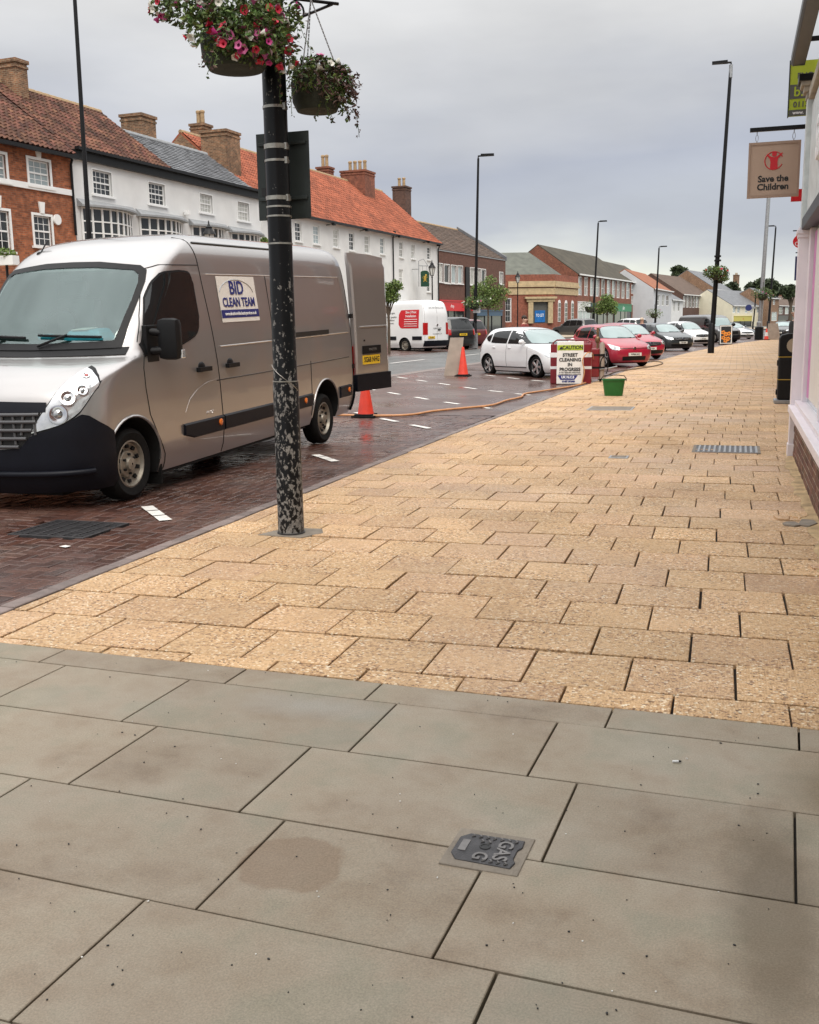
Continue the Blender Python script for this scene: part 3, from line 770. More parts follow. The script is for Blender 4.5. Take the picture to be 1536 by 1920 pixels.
# ================================================================== ironwork set in the paving
# gas cover
gc = gf(-0.757, 2.666)
gas = empty('gas_cover', (gc[0], gc[1], 0), GT, 'small cast iron cover lettered GAS let into the grey flagstones', 'cover')
one('concrete_surround', lambda mb: slab_geo(mb, [(-0.117, -0.11), (0.117, -0.11), (0.117, 0.11), (-0.117, 0.11)], 0.0035, -0.02, 0.002), MAT['concrete'], gas)
def gl(mb):
    p = [(-0.10, -0.045), (-0.078, -0.078), (0.088, -0.082), (0.095, -0.05), (0.085, -0.03), (0.085, 0.02), (0.095, 0.04), (0.092, 0.082), (-0.075, 0.078), (-0.10, 0.05)]
    slab_geo(mb, p, 0.0075, 0.0, 0.002)
one('lid', gl, MAT['cast_iron'], gas)
mk('iron_worn', (0.19, 0.18, 0.175), 0.4, 0.6, var=0.25, scale=30)
def mt(x, y, rz): return Matrix.Translation((x, y, 0.008)) @ Matrix.Rotation(rz, 4, 'Z')
text('GAS', 0.062, MAT['iron_worn'], gas, mt(0.045, 0.0, -PI/2), 0.003, bold=0.0012)
text('G', 0.062, MAT['iron_worn'], gas, mt(-0.012, -0.048, -PI/2), 0.003, bold=0.0012)
def chev(mb):
    for k in range(7): 
        x = -0.065+k*0.022
        for y0 in (0.064,) if k < 7 else (): mb.tube([(x, y0+0.008, 0.009), (x+0.008, y0, 0.009), (x, y0-0.008, 0.009)], 0.0028, 5)
        if k > 2: mb.tube([(x, -0.058, 0.009), (x+0.008, -0.066, 0.009), (x, -0.074, 0.009)], 0.0028, 5)
    for k in range(2): mb.tube([(-0.03+k*0.022, 0.046, 0.009), (-0.022+k*0.022, 0.038, 0.009), (-0.03+k*0.022, 0.03, 0.009)], 0.0026, 5)
tag(one('chevron_tread', chev, MAT['iron_worn'], gas), kind='stuff')
one('lifting_eye', lambda mb: mb.lathe([(0.017, 0.0078), (0.017, 0.0095), (0.012, 0.0095), (0.011, 0.0080)], (-0.012, 0.012, 0), 16), MAT['ink_black'], gas)
one('maker_plate', lambda mb: mb.box(-0.085, -0.062, -0.03, 0.035, 0.007, 0.0095), MAT['iron_worn'], gas)
# gully grate in the bay
dr = empty('gully_grate', ((drain[0]+drain[1])/2, (drain[2]+drain[3])/2, 0), 0, 'black cast iron gully grate among the wet red blocks', 'drain cover')
hw, hl = (drain[1]-drain[0])/2-0.01, (drain[3]-drain[2])/2-0.01
def fr(mb):
    t = 0.035
    mb.box(-hw, hw, -hl, -hl+t, -0.05, 0.003); mb.box(-hw, hw, hl-t, hl, -0.05, 0.003)
    mb.box(-hw, -hw+t, -hl+t, hl-t, -0.05, 0.003); mb.box(hw-t, hw, -hl+t, hl-t, -0.05, 0.003)
one('frame', fr, MAT['cast_iron'], dr)
one('pit', lambda mb: mb.box(-hw+0.03, hw-0.03, -hl+0.03, hl-0.03, -0.3, -0.02), MAT['underbody'], dr)
for k in range(13):
    y0 = lerp(-hl+0.05, hl-0.05, k/12)
    one('bar', lambda mb: mb.box(-hw+0.03, hw-0.03, y0-0.012, y0+0.012, -0.035, 0.001+random.uniform(-0.002, 0.001)), MAT['cast_iron'], dr)
one('cross_rib', lambda mb: [mb.box(x-0.012, x+0.012, -hl+0.03, hl-0.03, -0.036, 0.0035) for x in (-0.22, -0.11, 0, 0.11, 0.22)], MAT['cast_iron'], dr)
# louvred vent in the slabs
gr = empty('pavement_vent', (-0.08, 12.80, 0), 0, 'pale steel louvred vent set in the buff slabs near the shop', 'drain cover')
def fr2(mb):
    a, b, t = 0.39, 0.37, 0.035
    mb.box(-a, a, -b, -b+t, -0.02, 0.007); mb.box(-a, a, b-t, b, -0.02, 0.007); mb.box(-a, -a+t, -b+t, b-t, -0.02, 0.007); mb.box(a-t, a, -b+t, b-t, -0.02, 0.007)
one('frame', fr2, MAT['concrete'], gr)
one('recess', lambda mb: mb.box(-0.355, 0.355, -0.335, 0.335, -0.02, 0.0035), MAT['cast_iron'], gr)
for k in range(12):
    x0 = -0.33+0.06*k
    one('louvre', lambda mb: mb.hexa([(x0, -0.33, 0.003), (x0+0.03, -0.33, 0.003), (x0+0.03, 0.33, 0.003), (x0, 0.33, 0.003)], [(x0+0.008, -0.33, 0.012), (x0+0.026, -0.33, 0.012), (x0+0.026, 0.33, 0.012), (x0+0.008, 0.33, 0.012)]), MAT['galv'], gr)
ic = empty('stopcock_cover', (-1.26, 11.85, 0), TH, 'little grey square stopcock cover in the buff slabs', 'cover')
one('frame', lambda mb: slab_geo(mb, [(-0.11, -0.11), (0.11, -0.11), (0.11, 0.11), (-0.11, 0.11)], 0.006, -0.01, 0.003), MAT['galv'], ic)
one('lid', lambda mb: slab_geo(mb, [(-0.085, -0.085), (0.085, -0.085), (0.085, 0.085), (-0.085, 0.085)], 0.009, -0.01, 0.003), MAT['concrete'], ic)
ic = empty('inspection_cover', (-2.15, 18.75, 0), TH, 'pale grey recessed inspection cover in the buff slabs near the bucket', 'cover')
one('frame', lambda mb: slab_geo(mb, [(-0.40, -0.40), (0.40, -0.40), (0.40, 0.40), (-0.40, 0.40)], 0.005, -0.01, 0.003), MAT['galv'], ic)
one('infill', lambda mb: slab_geo(mb, [(-0.37, -0.37), (0.37, -0.37), (0.37, 0.37), (-0.37, 0.37)], 0.008, -0.01, 0.003), MAT['concrete'], ic)
# ================================================================== BUILDINGS
class Bld:
    """local frame: x along the front, y into the block, z up; origin at the left foot of the front"""
    def __init__(s, name, label, pa, pb, ze, depth, wall, z0=None, cat='building', ze_b=None):
        A = gp(*pa, ze); B = gp(*pb, ze if ze_b is None else ze_b)
        s.A = Vector((A.x, A.y)); s.B = Vector((B.x, B.y)); s.L = (s.B-s.A).length
        s.t = (s.B-s.A)/s.L; s.n = Vector((-s.t.y, s.t.x)); s.ze = ze; s.dep = depth; s.wall = MAT[wall]
        s.z0 = zg(A.x, A.y)-0.25 if z0 is None else z0
        s.root = empty(name, (A.x, A.y, 0), math.atan2(s.t.y, s.t.x), label, cat)
        s.holes = []
    def loc(s, px, py, d=0.0):       # picture point on the plane d metres behind the front -> (u, z)
        r = ray(px, py); q = s.A+s.n*d
        k = s.n.dot(q)/(s.n.x*r.x+s.n.y*r.y)
        p = Vector((r.x*k, r.y*k)); return (p-q).dot(s.t), CAM_H+r.z*k
    def end_hit(s, px, py):           # picture point on the vertical plane of the right-hand end wall -> (depth, z)
        r = ray(px, py); k = s.t.dot(s.B)/(s.t.x*r.x+s.t.y*r.y); p = Vector((r.x*k, r.y*k))
        return (p-s.B).dot(s.n), CAM_H+r.z*k
    def rect(s, x0, x1, yt, yb):
        ym = (yt+yb)/2; u0 = s.loc(x0, ym)[0]; u1 = s.loc(x1, ym)[0]; xm = (x0+x1)/2
        return u0, u1, s.loc(xm, yb)[1], s.loc(xm, yt)[1]
    def walls(s, u0=0.0, u1=None, ends=True):
        u1 = s.L if u1 is None else u1
        z0, z1 = s.z0, s.ze
        us = sorted(set([u0, u1]+[min(max(v, u0), u1) for h in s.holes for v in h[:2]]))
        zs = sorted(set([z0, z1]+[min(max(v, z0), z1) for h in s.holes for v in h[2:4]]))
        mb = MB()
        for a, b in zip(us, us[1:]):
            if b-a < 1e-4: continue
            for c, d in zip(zs, zs[1:]):
                if d-c < 1e-4: continue
                m, k = (a+b)/2, (c+d)/2
                if any(h[0] < m < h[1] and h[2] < k < h[3] for h in s.holes): continue
                mb.face([(a, 0, c), (b, 0, c), (b, 0, d), (a, 0, d)])
        for h in s.holes:
            a, b, c, d = h[:4]; e = 0.16
            mb.face([(a, 0, c), (a, 0, d), (a, e, d), (a, e, c)]); mb.face([(b, 0, d), (b, 0, c), (b, e, c), (b, e, d)])
            mb.face([(a, 0, d), (b, 0, d), (b, e, d), (a, e, d)]); mb.face([(b, 0, c), (a, 0, c), (a, e, c), (b, e, c)])
        if ends:
            mb.face([(u0, s.dep, z0), (u0, 0, z0), (u0, 0, z1), (u0, s.dep, z1)])
            mb.face([(u1, 0, z0), (u1, s.dep, z0), (u1, s.dep, z1), (u1, 0, z1)])
            mb.face([(u1, s.dep, z0), (u0, s.dep, z0), (u0, s.dep, z1), (u1, s.dep, z1)])
        mb.face([(u0, 0.2, z0), (u1, 0.2, z0), (u1, 0.2, z1), (u0, 0.2, z1)])
        return mb.build('wall', s.wall, s.root, recalc=False)
    def window(s, x0, x1, yt, yb, nx=2, ny=2, pane='pane_dark', surround=0.0, sill=True, fr=0.055, key=False, bars=0.022, frame='white_paint', px=True):
        u0, u1, z0, z1 = s.rect(x0, x1, yt, yb) if px else (x0, x1, yb, yt)
        s.holes.append((u0, u1, z0, z1)); y = 0.07; mb = MB()
        w = mb.box
        w(u0, u0+fr, y, y+0.07, z0, z1); w(u1-fr, u1, y, y+0.07, z0, z1); w(u0+fr, u1-fr, y, y+0.07, z0, z0+fr); w(u0+fr, u1-fr, y, y+0.07, z1-fr, z1)
        zm = (z0+z1)/2
        if ny >= 2: w(u0+fr, u1-fr, y-0.01, y+0.06, zm-0.03, zm+0.03)
        for i in range(1, nx):
            u = lerp(u0+fr, u1-fr, i/nx); w(u-bars/2, u+bars/2, y+0.012, y+0.05, z0+fr, z1-fr)
        for half, (a, b) in enumerate(((z0+fr, zm-0.03), (zm+0.03, z1-fr)) if ny >= 2 else ((z0+fr, z1-fr),)):
            k = max(1, ny//2) if ny >= 2 else 1
            for i in range(1, k): w(u0+fr, u1-fr, y+0.015, y+0.047, lerp(a, b, i/k)-bars/2, lerp(a, b, i/k)+bars/2)
        if surround:
            g = surround
            w(u0-g, u0, -0.03, 0.06, z0-0.02, z1+g); w(u1, u1+g, -0.03, 0.06, z0-0.02, z1+g); w(u0, u1, -0.03, 0.06, z1, z1+g)
        o = mb.build('window', MAT[frame], s.root)
        one('pane', lambda m: m.box(u0+fr*0.6, u1-fr*0.6, y+0.025, y+0.04, z0+fr*0.6, z1-fr*0.6), MAT[pane], o)
        if sill: one('sill', lambda m: m.box(u0-0.08-surround, u1+0.08+surround, -0.10, y, z0-0.085, z0-0.002), MAT[frame], o)
        if key:
            uc = (u0+u1)/2
            one('keystone', lambda m: m.prism([(-0.10, 0), (0.10, 0), (0.16, 0.42), (-0.16, 0.42)], lambda a, b, d: (uc+a, d, z1+surround+b), -0.06, 0.03), MAT[frame], o)
        return o
    def roof(s, zr, run, mat, over=0.25, u0=0.0, u1=None, tile=None, ridge='pot_clay', gable=True, name='roof', back=None, gmat=None):
        u1 = s.L if u1 is None else u1; back = run*2 if back is None else back; th = 0.12
        zl = s.ze-(zr-s.ze)/run*over
        mb = MB()
        mb.hexa([(u0, -over, zl), (u1, -over, zl), (u1, run, zr), (u0, run, zr)], [(u0, -over, zl+th), (u1, -over, zl+th), (u1, run, zr+th), (u0, run, zr+th)])
        mb.hexa([(u0, run, zr), (u1, run, zr), (u1, back, s.ze), (u0, back, s.ze)], [(u0, run, zr+th), (u1, run, zr+th), (u1, back, s.ze+th), (u0, back, s.ze+th)])
        o = mb.build(name, MAT[mat], s.root)
        if gable:
            for u in (u0+0.02, u1-0.02):
                g = MB(); g.prism([(0.0, s.ze), (back, s.ze), (run, zr)], lambda a, b, d: (d, a, b), u-0.015, u+0.015)
                g.build('gable', MAT[gmat] if gmat else s.wall, s.root)
        if tile:
            tw, tl, style = tile; sl = math.hypot(run+over, zr-zl); n = int(sl/tl); cs = (run+over)/sl; sn = (zr-zl)/sl
            nu = int((u1-u0)/tw); t = MB()
            for r_ in range(n+1):
                for c in range(nu):
                    s0 = r_*tl; s1 = min(s0+tl*1.12, sl); u = u0+c*tw; l0 = th+0.045+random.uniform(-0.008, 0.012); l1 = th+0.012
                    if s1-s0 < 0.05: continue
                    def P(uu, ss, hh): return (uu, -over+ss*cs-hh*sn, zl+ss*sn+hh*cs)
                    if style == 'pan':
                        prof = [(0, 0.0), (0.3, -0.028), (0.55, 0.0), (0.78, 0.036), (1.0, 0.012)]
                    elif style == 'flat':
                        off = tw*0.5*(r_ % 2)
                        prof = [(0.02+off/tw-0.25, 0), (0.98+off/tw-0.25, 0)]
                    vs_ = []; k = len(prof)
                    for a, h in prof: vs_.append(P(min(max(u+a*tw, u0), u1), s0, l0+h))
                    for a, h in prof: vs_.append(P(min(max(u+a*tw, u0), u1), s1, l1+h))
                    for a, h in prof: vs_.append(P(min(max(u+a*tw, u0), u1), s0, l0+h-0.035))
                    fs = [(i, i+1, k+i+1, k+i) for i in range(k-1)]+[(2*k+i, 2*k+i+1, i+1, i) for i in range(k-1)]
                    t.add(vs_, fs)
            tag(t.build('roof_tiles', MAT[mat], o, smooth=50, recalc=False), kind='stuff')
            rd = MB(); u = u0
            while u < u1-0.1:
                e = min(u+0.45, u1); rd.lathe([(0.13, 0), (0.145, e-u-0.02)], (u, run, zr+th-0.01), 8, axis='X'); u = e
            tag(rd.build('ridge_tiles', MAT[ridge], o, smooth=40), kind='stuff')
        return o
    def chimney(s, x0, x1, yt, yb, d, dy, pots=0, mat='brick_chimney', pot_h=0.5):
        ym = (yt+yb)/2; u0 = s.loc(x0, ym, d)[0]; u1 = s.loc(x1, ym, d)[0]; z1 = s.loc((x0+x1)/2, yt, d)[1]; z0 = s.loc((x0+x1)/2, yb, d)[1]-1.0
        # the visible width mixes front and side of the stack
        w = max(0.5, (u1-u0)*0.5)
        uc = (u0+u1)/2
        o = one('chimney', lambda m: (m.box(uc-w/2, uc+w/2, d-dy/2, d+dy/2, z0, z1), m.box(uc-w/2-0.07, uc+w/2+0.07, d-dy/2-0.07, d+dy/2+0.07, z1-0.02, z1+0.12), m.box(uc-w/2-0.04, uc+w/2+0.04, d-dy/2-0.04, d+dy/2+0.04, z1-0.22, z1-0.12)), MAT[mat], s.root)
        for k in range(pots):
            py_ = lerp(d-dy/2+0.18, d+dy/2-0.18, (k+0.5)/pots)
            one('chimney_pot', lambda m: m.lathe([(0.13, z1+0.12), (0.12, z1+0.12+pot_h*0.8), (0.15, z1+0.12+pot_h*0.82), (0.15, z1+0.12+pot_h*0.95), (0.11, z1+0.12+pot_h)], (uc, py_, 0), 10), MAT['pot_clay'], o, smooth=40)
        return o
    def box(s, name, px0, px1, yt, yb, y0, y1, mat, **kw):
        u0, u1, z0, z1 = s.rect(px0, px1, yt, yb)
        return one(name, lambda m: m.box(u0, u1, y0, y1, z0, z1), MAT[mat], s.root, **kw)
    def band(s, name, z0, z1, y0, y1, mat, u0=0.0, u1=None):
        return one(name, lambda m: m.box(u0, s.L if u1 is None else u1, y0, y1, z0, z1), MAT[mat], s.root)
    def pipe(s, px, yt, yb, mat='black_paint', r=0.05):
        u, z1 = s.loc(px, yt); z0 = s.loc(px, yb)[1]
        return one('downpipe', lambda m: (m.tube([(u, -0.22, z1+0.1), (u, -0.08, z1-0.25), (u, -0.08, z0)], r, 8), m.box(u-0.13, u+0.13, -0.26, -0.02, z1+0.02, z1+0.22)), MAT[mat], s.root)
    def shopfront(s, x0, x1, yt, yb, fmat, glass='pane_dark', pmat='black_paint', lettering=None, lmat='ink_white', lsize=None, bottom=None):
        u0, u1, z0, z1 = s.rect(x0, x1, yt, yb)
        f = one('shop_fascia', lambda m: (m.box(u0, u1, -0.14, -0.01, z0, z1), m.box(u0-0.05, u1+0.05, -0.2, -0.01, z1, z1+0.1)), MAT[fmat], s.root)
        zb = s.z0+0.3
        fr_ = one('shop_front', lambda m: [m.box(u-0.06, u+0.06, -0.10, -0.005, zb, z0) for u in (u0+0.06, lerp(u0, u1, 0.36), lerp(u0, u1, 0.62), u1-0.06)]+[m.box(u0, u1, -0.11, -0.005, zb, zb+0.45)], MAT[pmat], s.root)
        one('pane', lambda m: m.box(u0+0.1, u1-0.1, -0.05, -0.02, zb+0.4, z0), MAT[glass], fr_)
        if lettering:
            text(lettering, lsize or (z1-z0)*0.5, MAT[lmat], f, frame(((u0+u1)/2, -0.145, (z0+z1)/2), (1, 0, 0), (0, 0, 1)), 0.005)
        return f

# --- red brick house at the near end of the row
b = Bld('red_brick_house', 'orange-red brick house with white sash windows and a pantile roof', (-190, 216), (131, 287), 8.45, 8, 'brick_orange')
b.window(-26, 11, 287, 338, 3, 4, 'pane_pale', 0.10); b.window(54, 93, 301, 349, 3, 4, 'pane_pale', 0.10, key=True)
b.window(-20, 19, 394, 470, 3, 4, 'pane_dark', 0.09, key=True); b.window(64, 97, 405, 462, 3, 4, 'pane_dark', 0.09, key=True)
b.window(-130, -95, 260, 320, 3, 4, 'pane_pale', 0.1)
for u_ in (9.0, 12.2): b.window(u_, u_+1.1, 3.2, 1.2, 3, 4, px=False)
b.walls()
zc = b.loc(60, 350)[1]; b.band('string_course', zc-0.1, zc+0.12, -0.07, 0.0, 'white_paint')
u, z = b.loc(105, 412)
one('alarm_box', lambda m: m.lathe([(0.2, -0.1), (0.2, -0.02), (0.18, 0.0)], (u, 0, z), 14, axis='Y'), MAT['white_paint'], b.root, smooth=40)
b.roof(11.5, 4.2, 'pantile_old', tile=(0.26, 0.30, 'pan'))
b.chimney(-10, 33, 122, 190, 4.2, 1.7, 0); b.band('gutter', 8.18, 8.32, -0.42, -0.26, 'black_paint'); b.pipe(129, 296, 440)
# --- white rendered house, two roofs
b = Bld('white_rendered_house', 'long white rendered house with a black eaves board and bow shop windows', (133, 288), (488, 369), 8.45, 8, 'render_white')
um = b.loc(337, 325)[0]
for (x0, x1, a, c, nx) in ((174, 209, 321, 366, 4), (279, 309, 344, 384, 4), (375, 398, 365, 399, 4), (446, 467, 380, 414, 4)): b.window(x0, x1, a, c, nx, 4, 'pane_dark' if x0 < 300 else 'pane_curtain', 0.05)
bows = [(153, 245, 396, 436), (262, 340, 413, 445), (360, 420, 429, 458), (433, 485, 441, 468)]
for k, (x0, x1, yt, yb) in enumerate(bows):
    u0, u1, z0, z1 = b.rect(x0, x1, yt, yb); z0 = z1-1.9; n = 8
    def bowpt(i, r, e=0.0):
        t = i/n; return (lerp(u0-e, u1+e, t), -0.05-r*math.sin(PI*t)-e)
    def canopy(m):
        for i in range(n):
            (a, c), (d, e) = bowpt(i, 0.55, 0.22), bowpt(i+1, 0.55, 0.22)
            m.hexa([(a, 0, z1+0.02), (d, 0, z1+0.02), (d, e, z1+0.02), (a, c, z1+0.02)], [(a, 0, z1+0.34), (d, 0, z1+0.34), (d, e, z1+0.10), (a, c, z1+0.10)])
    bw = one('bow_window', canopy, MAT['lead'], b.root)
    def bars(m):
        for i in range(n+1):
            a, c = bowpt(i, 0.5); m.box(a-0.035, a+0.035, c-0.03, c+0.03, z0, z1+0.02)
        for zz in (z0, z0+0.45, z0+0.9, z0+1.35, z1-0.04):
            for i in range(n):
                (a, c), (d, e) = bowpt(i, 0.5), bowpt(i+1, 0.5)
                m.hexa([(a, c-0.025, zz), (d, e-0.025, zz), (d, e+0.025, zz), (a, c+0.025, zz)], [(a, c-0.025, zz+0.05), (d, e-0.025, zz+0.05), (d, e+0.025, zz+0.05), (a, c+0.025, zz+0.05)])
    one('glazing_bars', bars, MAT['white_paint'], bw)
    def gl_(m):
        for i in range(n):
            (a, c), (d, e) = bowpt(i, 0.47), bowpt(i+1, 0.47); m.face([(a, c, z0), (d, e, z0), (d, e, z1), (a, c, z1)])
    one('pane', gl_, MAT['pane_dark'], bw, recalc=False)
for u_ in (1.5, 5.2, 8.6, 12.6): b.window(u_, u_+1.9, 3.3, 1.1, 4, 4, px=False)
b.walls()
b.band('eaves_board', 8.28, 8.62, -0.20, -0.01, 'black_paint'); b.band('gutter', 8.60, 8.72, -0.40, -0.20, 'black_paint')
b.roof(11.6, 4.2, 'pantile_old', 0.02, u1=um, tile=(0.26, 0.30, 'pan'))
b.roof(10.7, 3.2, 'slate', 0.02, u0=um+0.05, tile=(0.30, 0.22, 'flat'), ridge='lead', name='slate_roof')
b.chimney(233, 287, 222, 275, 4.0, 1.2, 0); b.chimney(388, 440, 252, 322, 3.4, 1.6, 0); b.chimney(362, 394, 238, 292, 6.5, 0.9, 2, pot_h=0.8)
u, z = b.loc(345, 399)
one('camera_housing', lambda m: (m.box(u-0.1, u+0.1, -0.3, -0.08, z-0.1, z+0.1), m.tube([(u, 0, z+0.05), (u, -0.15, z)], 0.03, 6)), MAT['white_paint'], b.root)
# slate gable block standing behind it
b2 = Bld('slate_gable_house', 'brick house end with a pale slate roof rising behind the white house', (291, 268), (372, 284), 10.2, 6, 'brick_chimney', z0=6)
b2.root.location += Vector((-6.0, 0, 0)); b2.walls(); b2.roof(12.1, 3, 'slate', tile=(0.4, 0.3, 'flat'), ridge='lead')
# --- the inn
b = Bld('white_inn', 'white painted coaching inn with a bright orange pantile roof', (489, 386), (822, 455), 8.15, 9, 'render_white')
S = 3.746
for (x0, x1, yt, yb) in ((500, 545, 660, 795), (628, 672, 685, 815), (768, 808, 712, 838), (880, 917, 735, 860), (988, 1025, 755, 880), (1098, 1128, 770, 885), (1232, 1260, 797, 908), (1315, 1342, 815, 918), (1427, 1452, 835, 925),
                         (768, 806, 985, 1110), (880, 915, 990, 1110), (988, 1022, 992, 1110), (1095, 1127, 996, 1110), (1230, 1260, 993, 1110), (1425, 1452, 1018, 1150)):
    b.window(420+x0/S, 420+x1/S, 240+yt/S, 240+yb/S, 2, 4, random.choice(['pane_dark', 'pane_curtain', 'pane_pale']), 0.0, fr=0.07)
for u_ in (2.2, 5.5, 9.0, 12.5, 16, 24, 27.5): b.window(u_, u_+1.2, 3.1, 1.3, 2, 4, px=False)
b.walls()
b.band('gutter', 7.93, 8.06, -0.42, -0.27, 'black_paint'); b.pipe(420+1180/S, 240+745/S, 575); b.pipe(820, 462, 590)
b.roof(12.3, 4.9, 'pantile_new', tile=(0.27, 0.32, 'pan'), back=9.6, gmat='brick_chimney')
b.chimney(600, 620, 317, 350, 6.5, 1.0, 2, 'brick_red', 0.9); b.chimney(652, 690, 325, 378, 4.4, 2.0, 4, 'brick_red', 0.8); b.chimney(743, 764, 353, 392, 4.9, 1.2, 2, 'brick_dark', 0.75); b.chimney(449, 474, 302, 330, 6.5, 1.4, 3, 'brick_red', 0.5)
for px, py in ((612, 422), (675, 433), (737, 445), (793, 455)):
    u, z = b.loc(px, py); one('floodlight', lambda m: (m.tube([(u, 0, z), (u, -0.45, z+0.08)], 0.025, 6), m.box(u-0.12, u+0.12, -0.62, -0.42, z-0.04, z+0.12)), MAT['black_paint'], b.root)
u, z = b.loc(742, 575)
one('portico', lambda m: (m.box(u-2.4, u+2.2, -1.1, 0, z-0.5, z+0.05), m.box(u-2.6, u+2.4, -1.3, 0, z+0.05, z+0.25), m.lathe([(0.17, z-3), (0.15, z-0.5)], (u-2.0, -0.9, 0), 12), m.lathe([(0.17, z-3), (0.15, z-0.5)], (u+1.8, -0.9, 0), 12)), MAT['white_paint'], b.root)
# inn sign
u, z = b.loc(776, 523); p = b.root.matrix_basis.copy()
sg = empty('inn_sign', b.root.location+Vector((b.t.x*u-b.n.x*0.9, b.t.y*u-b.n.y*0.9, 0)), b.root.rotation_euler.z-R(35), 'dark green arched hanging sign with a gold lion outside the white inn', 'sign')
z1 = b.loc(776, 508)[1]; z0 = b.loc(776, 538)[1]
def arch(m, w, d0, d1, a, c):
    pl = [(-w, a), (w, a), (w, c-w*0.4)]+[(w*math.cos(t), c-w*0.4+w*0.4*math.sin(t)) for t in (0.5, 1.0, 1.57, 2.14, 2.64)]+[(-w, c-w*0.4)]
    m.prism(pl, lambda x, y, d: (x, d, y), d0, d1)
one('panel', lambda m: arch(m, 0.36, -0.04, 0.04, z0, z1), MAT['pub_green'], sg)
zc = (z0+z1)/2
one('lion', lambda m: (m.ball((0, -0.05, zc+0.02), 0.11, 0.02, 0.2), m.ball((0.08, -0.05, zc+0.25), 0.09, 0.02, 0.08), m.tube([(-0.05, -0.05, zc+0.12), (0.2, -0.05, zc+0.1)], 0.03, 6), m.tube([(-0.05, -0.05, zc-0.1), (0.14, -0.05, zc-0.22)], 0.035, 6), m.tube([(-0.08, -0.05, zc-0.1), (-0.14, -0.05, zc-0.24)], 0.035, 6), m.tube([(-0.08, -0.05, zc-0.08), (-0.22, -0.05, zc+0.05), (-0.16, -0.05, zc+0.2)], 0.02, 6)), MAT['gold'], sg)
one('bracket', lambda m: (m.tube([(-0.55, 0.0, z1+0.35), (0.5, 0, z1+0.35)], 0.03, 6), m.tube([(-0.55, 0, z0), (-0.55, 0, z1+0.7)], 0.03, 6), m.tube([(-0.55, 0, z1+0.7), (-0.1, 0, z1+0.85), (0.3, 0, z1+0.35)], 0.025, 6), m.tube([(-0.2, 0, z1-0.05), (-0.2, 0, z1+0.35)], 0.015, 6), m.tube([(0.2, 0, z1-0.05), (0.2, 0, z1+0.35)], 0.015, 6), m.tube([(-0.55, 0.0, z1+0.1), (-0.9, 0.7, z1+0.1)], 0.03, 6)), MAT['galv'], sg)
# --- brown brick shop block
b = Bld('brown_brick_shop_block', 'brown brick nineteen-sixties shop block with flat parapet beside the inn', (823, 470), (948, 489), 7.7, 12, 'brick_brown')
S = 3.657
for (x0, x1, yt, yb) in ((440, 476, 345, 470), (487, 523, 352, 478), (535, 570, 358, 480), (580, 612, 362, 482), (665, 697, 375, 490), (705, 735, 380, 495), (742, 770, 385, 495), (865, 888, 405, 485)):
    b.window(700+x0/S, 700+x1/S, 400+yt/S, 400+yb/S, 1, 1, random.choice(['pane_dark', 'pane_pale', 'pane_curtain']), 0.06, fr=0.08)
b.walls(); b.band('parapet_coping', 7.7, 7.8, -0.06, 0.3, 'lead')
b.box('service_riser', 872, 879, 501, 600, -0.12, 0.05, 'black_paint')
b.shopfront(822, 868, 565, 583, 'shop_red', lettering='shop', lsize=0.4)
u, z = b.loc(877, 574); hs = one('projecting_sign', lambda m: m.box(u-0.42, u+0.42, -0.6, -0.5, z-0.42, z+0.42), MAT['shop_red'], b.root)
one('heart_emblem', lambda m: m.tube([(u, -0.52-0.09, z-0.2), (u-0.24, -0.61, z+0.05), (u-0.2, -0.61, z+0.22), (u-0.08, -0.61, z+0.22), (u, -0.61, z+0.1), (u+0.08, -0.61, z+0.22), (u+0.2, -0.61, z+0.22), (u+0.24, -0.61, z+0.05)], 0.03, 5, closed=True), MAT['ink_white'], hs)
b.shopfront(888, 940, 583, 592, 'shop_blue', bottom=1)
dd, zz = b.end_hit(858, 434)
b.roof(zz, dd, 'tile_brown', 0.0, back=dd*1.8, tile=(0.35, 0.35, 'flat'))
one('verge_coping', lambda m: m.hexa([(b.L-0.2, -0.1, 7.7), (b.L+0.15, -0.1, 7.7), (b.L+0.15, dd, zz), (b.L-0.2, dd, zz)], [(b.L-0.2, -0.1, 8.1), (b.L+0.15, -0.1, 8.1), (b.L+0.15, dd, zz+0.45), (b.L-0.2, dd, zz+0.45)]), MAT['slate'], b.root)
# --- the bank on the corner
b = Bld('corner_bank', 'single storey red brick bank with stone cornice and a TO LET poster', (948, 515), (1040, 514), 7.0, 16, 'brick_bank')
S = 4.518
def bz(py): return b.loc(1000, py)[1]
b.holes.append(b.rect(995, 1030, 564, 606)); b.window(939.5, 958, 560, 604, 4, 4, 'pane_dark', 0.05, fr=0.08, sill=False)
b.walls()
for (a, c, y) in ((527, 534, -0.12), (534, 538, -0.22), (540, 552, -0.08)): b.band('cornice', bz(c), bz(a), y, -0.001, 'stone_trim', 0.3)
u0, u1, z0, z1 = b.rect(990, 1036, 558, 606)
def sur(m):
    m.box(u0, u0+0.55, -0.3, 0, z0, z1-0.45); m.box(u1-0.55, u1, -0.3, 0, z0, z1-0.45); m.box(u0-0.2, u1+0.2, -0.35, 0, z1-0.45, z1-0.12); m.box(u0-0.4, u1+0.4, -0.5, 0, z1-0.12, z1+0.1)
one('door_surround', sur, MAT['stone_trim'], b.root)
one('door', lambda m: m.box(u0+0.55, u1-0.55, 0.05, 0.12, z0, z1-0.45), MAT['board_grey'], b.root)
u0, u1, z0, z1 = b.rect(1003, 1022, 582, 604)
ps = one('poster', lambda m: m.box(u0, u1, -0.02, 0.03, z0, z1), MAT['poster_blue'], b.root)
text('TO LET', 0.45, MAT['ink_white'], ps, frame(((u0+u1)/2, -0.03, (z0+z1)/2+0.1), (1, 0, 0), (0, 0, 1)), 0.004, bold=0.01, sx=0.62)
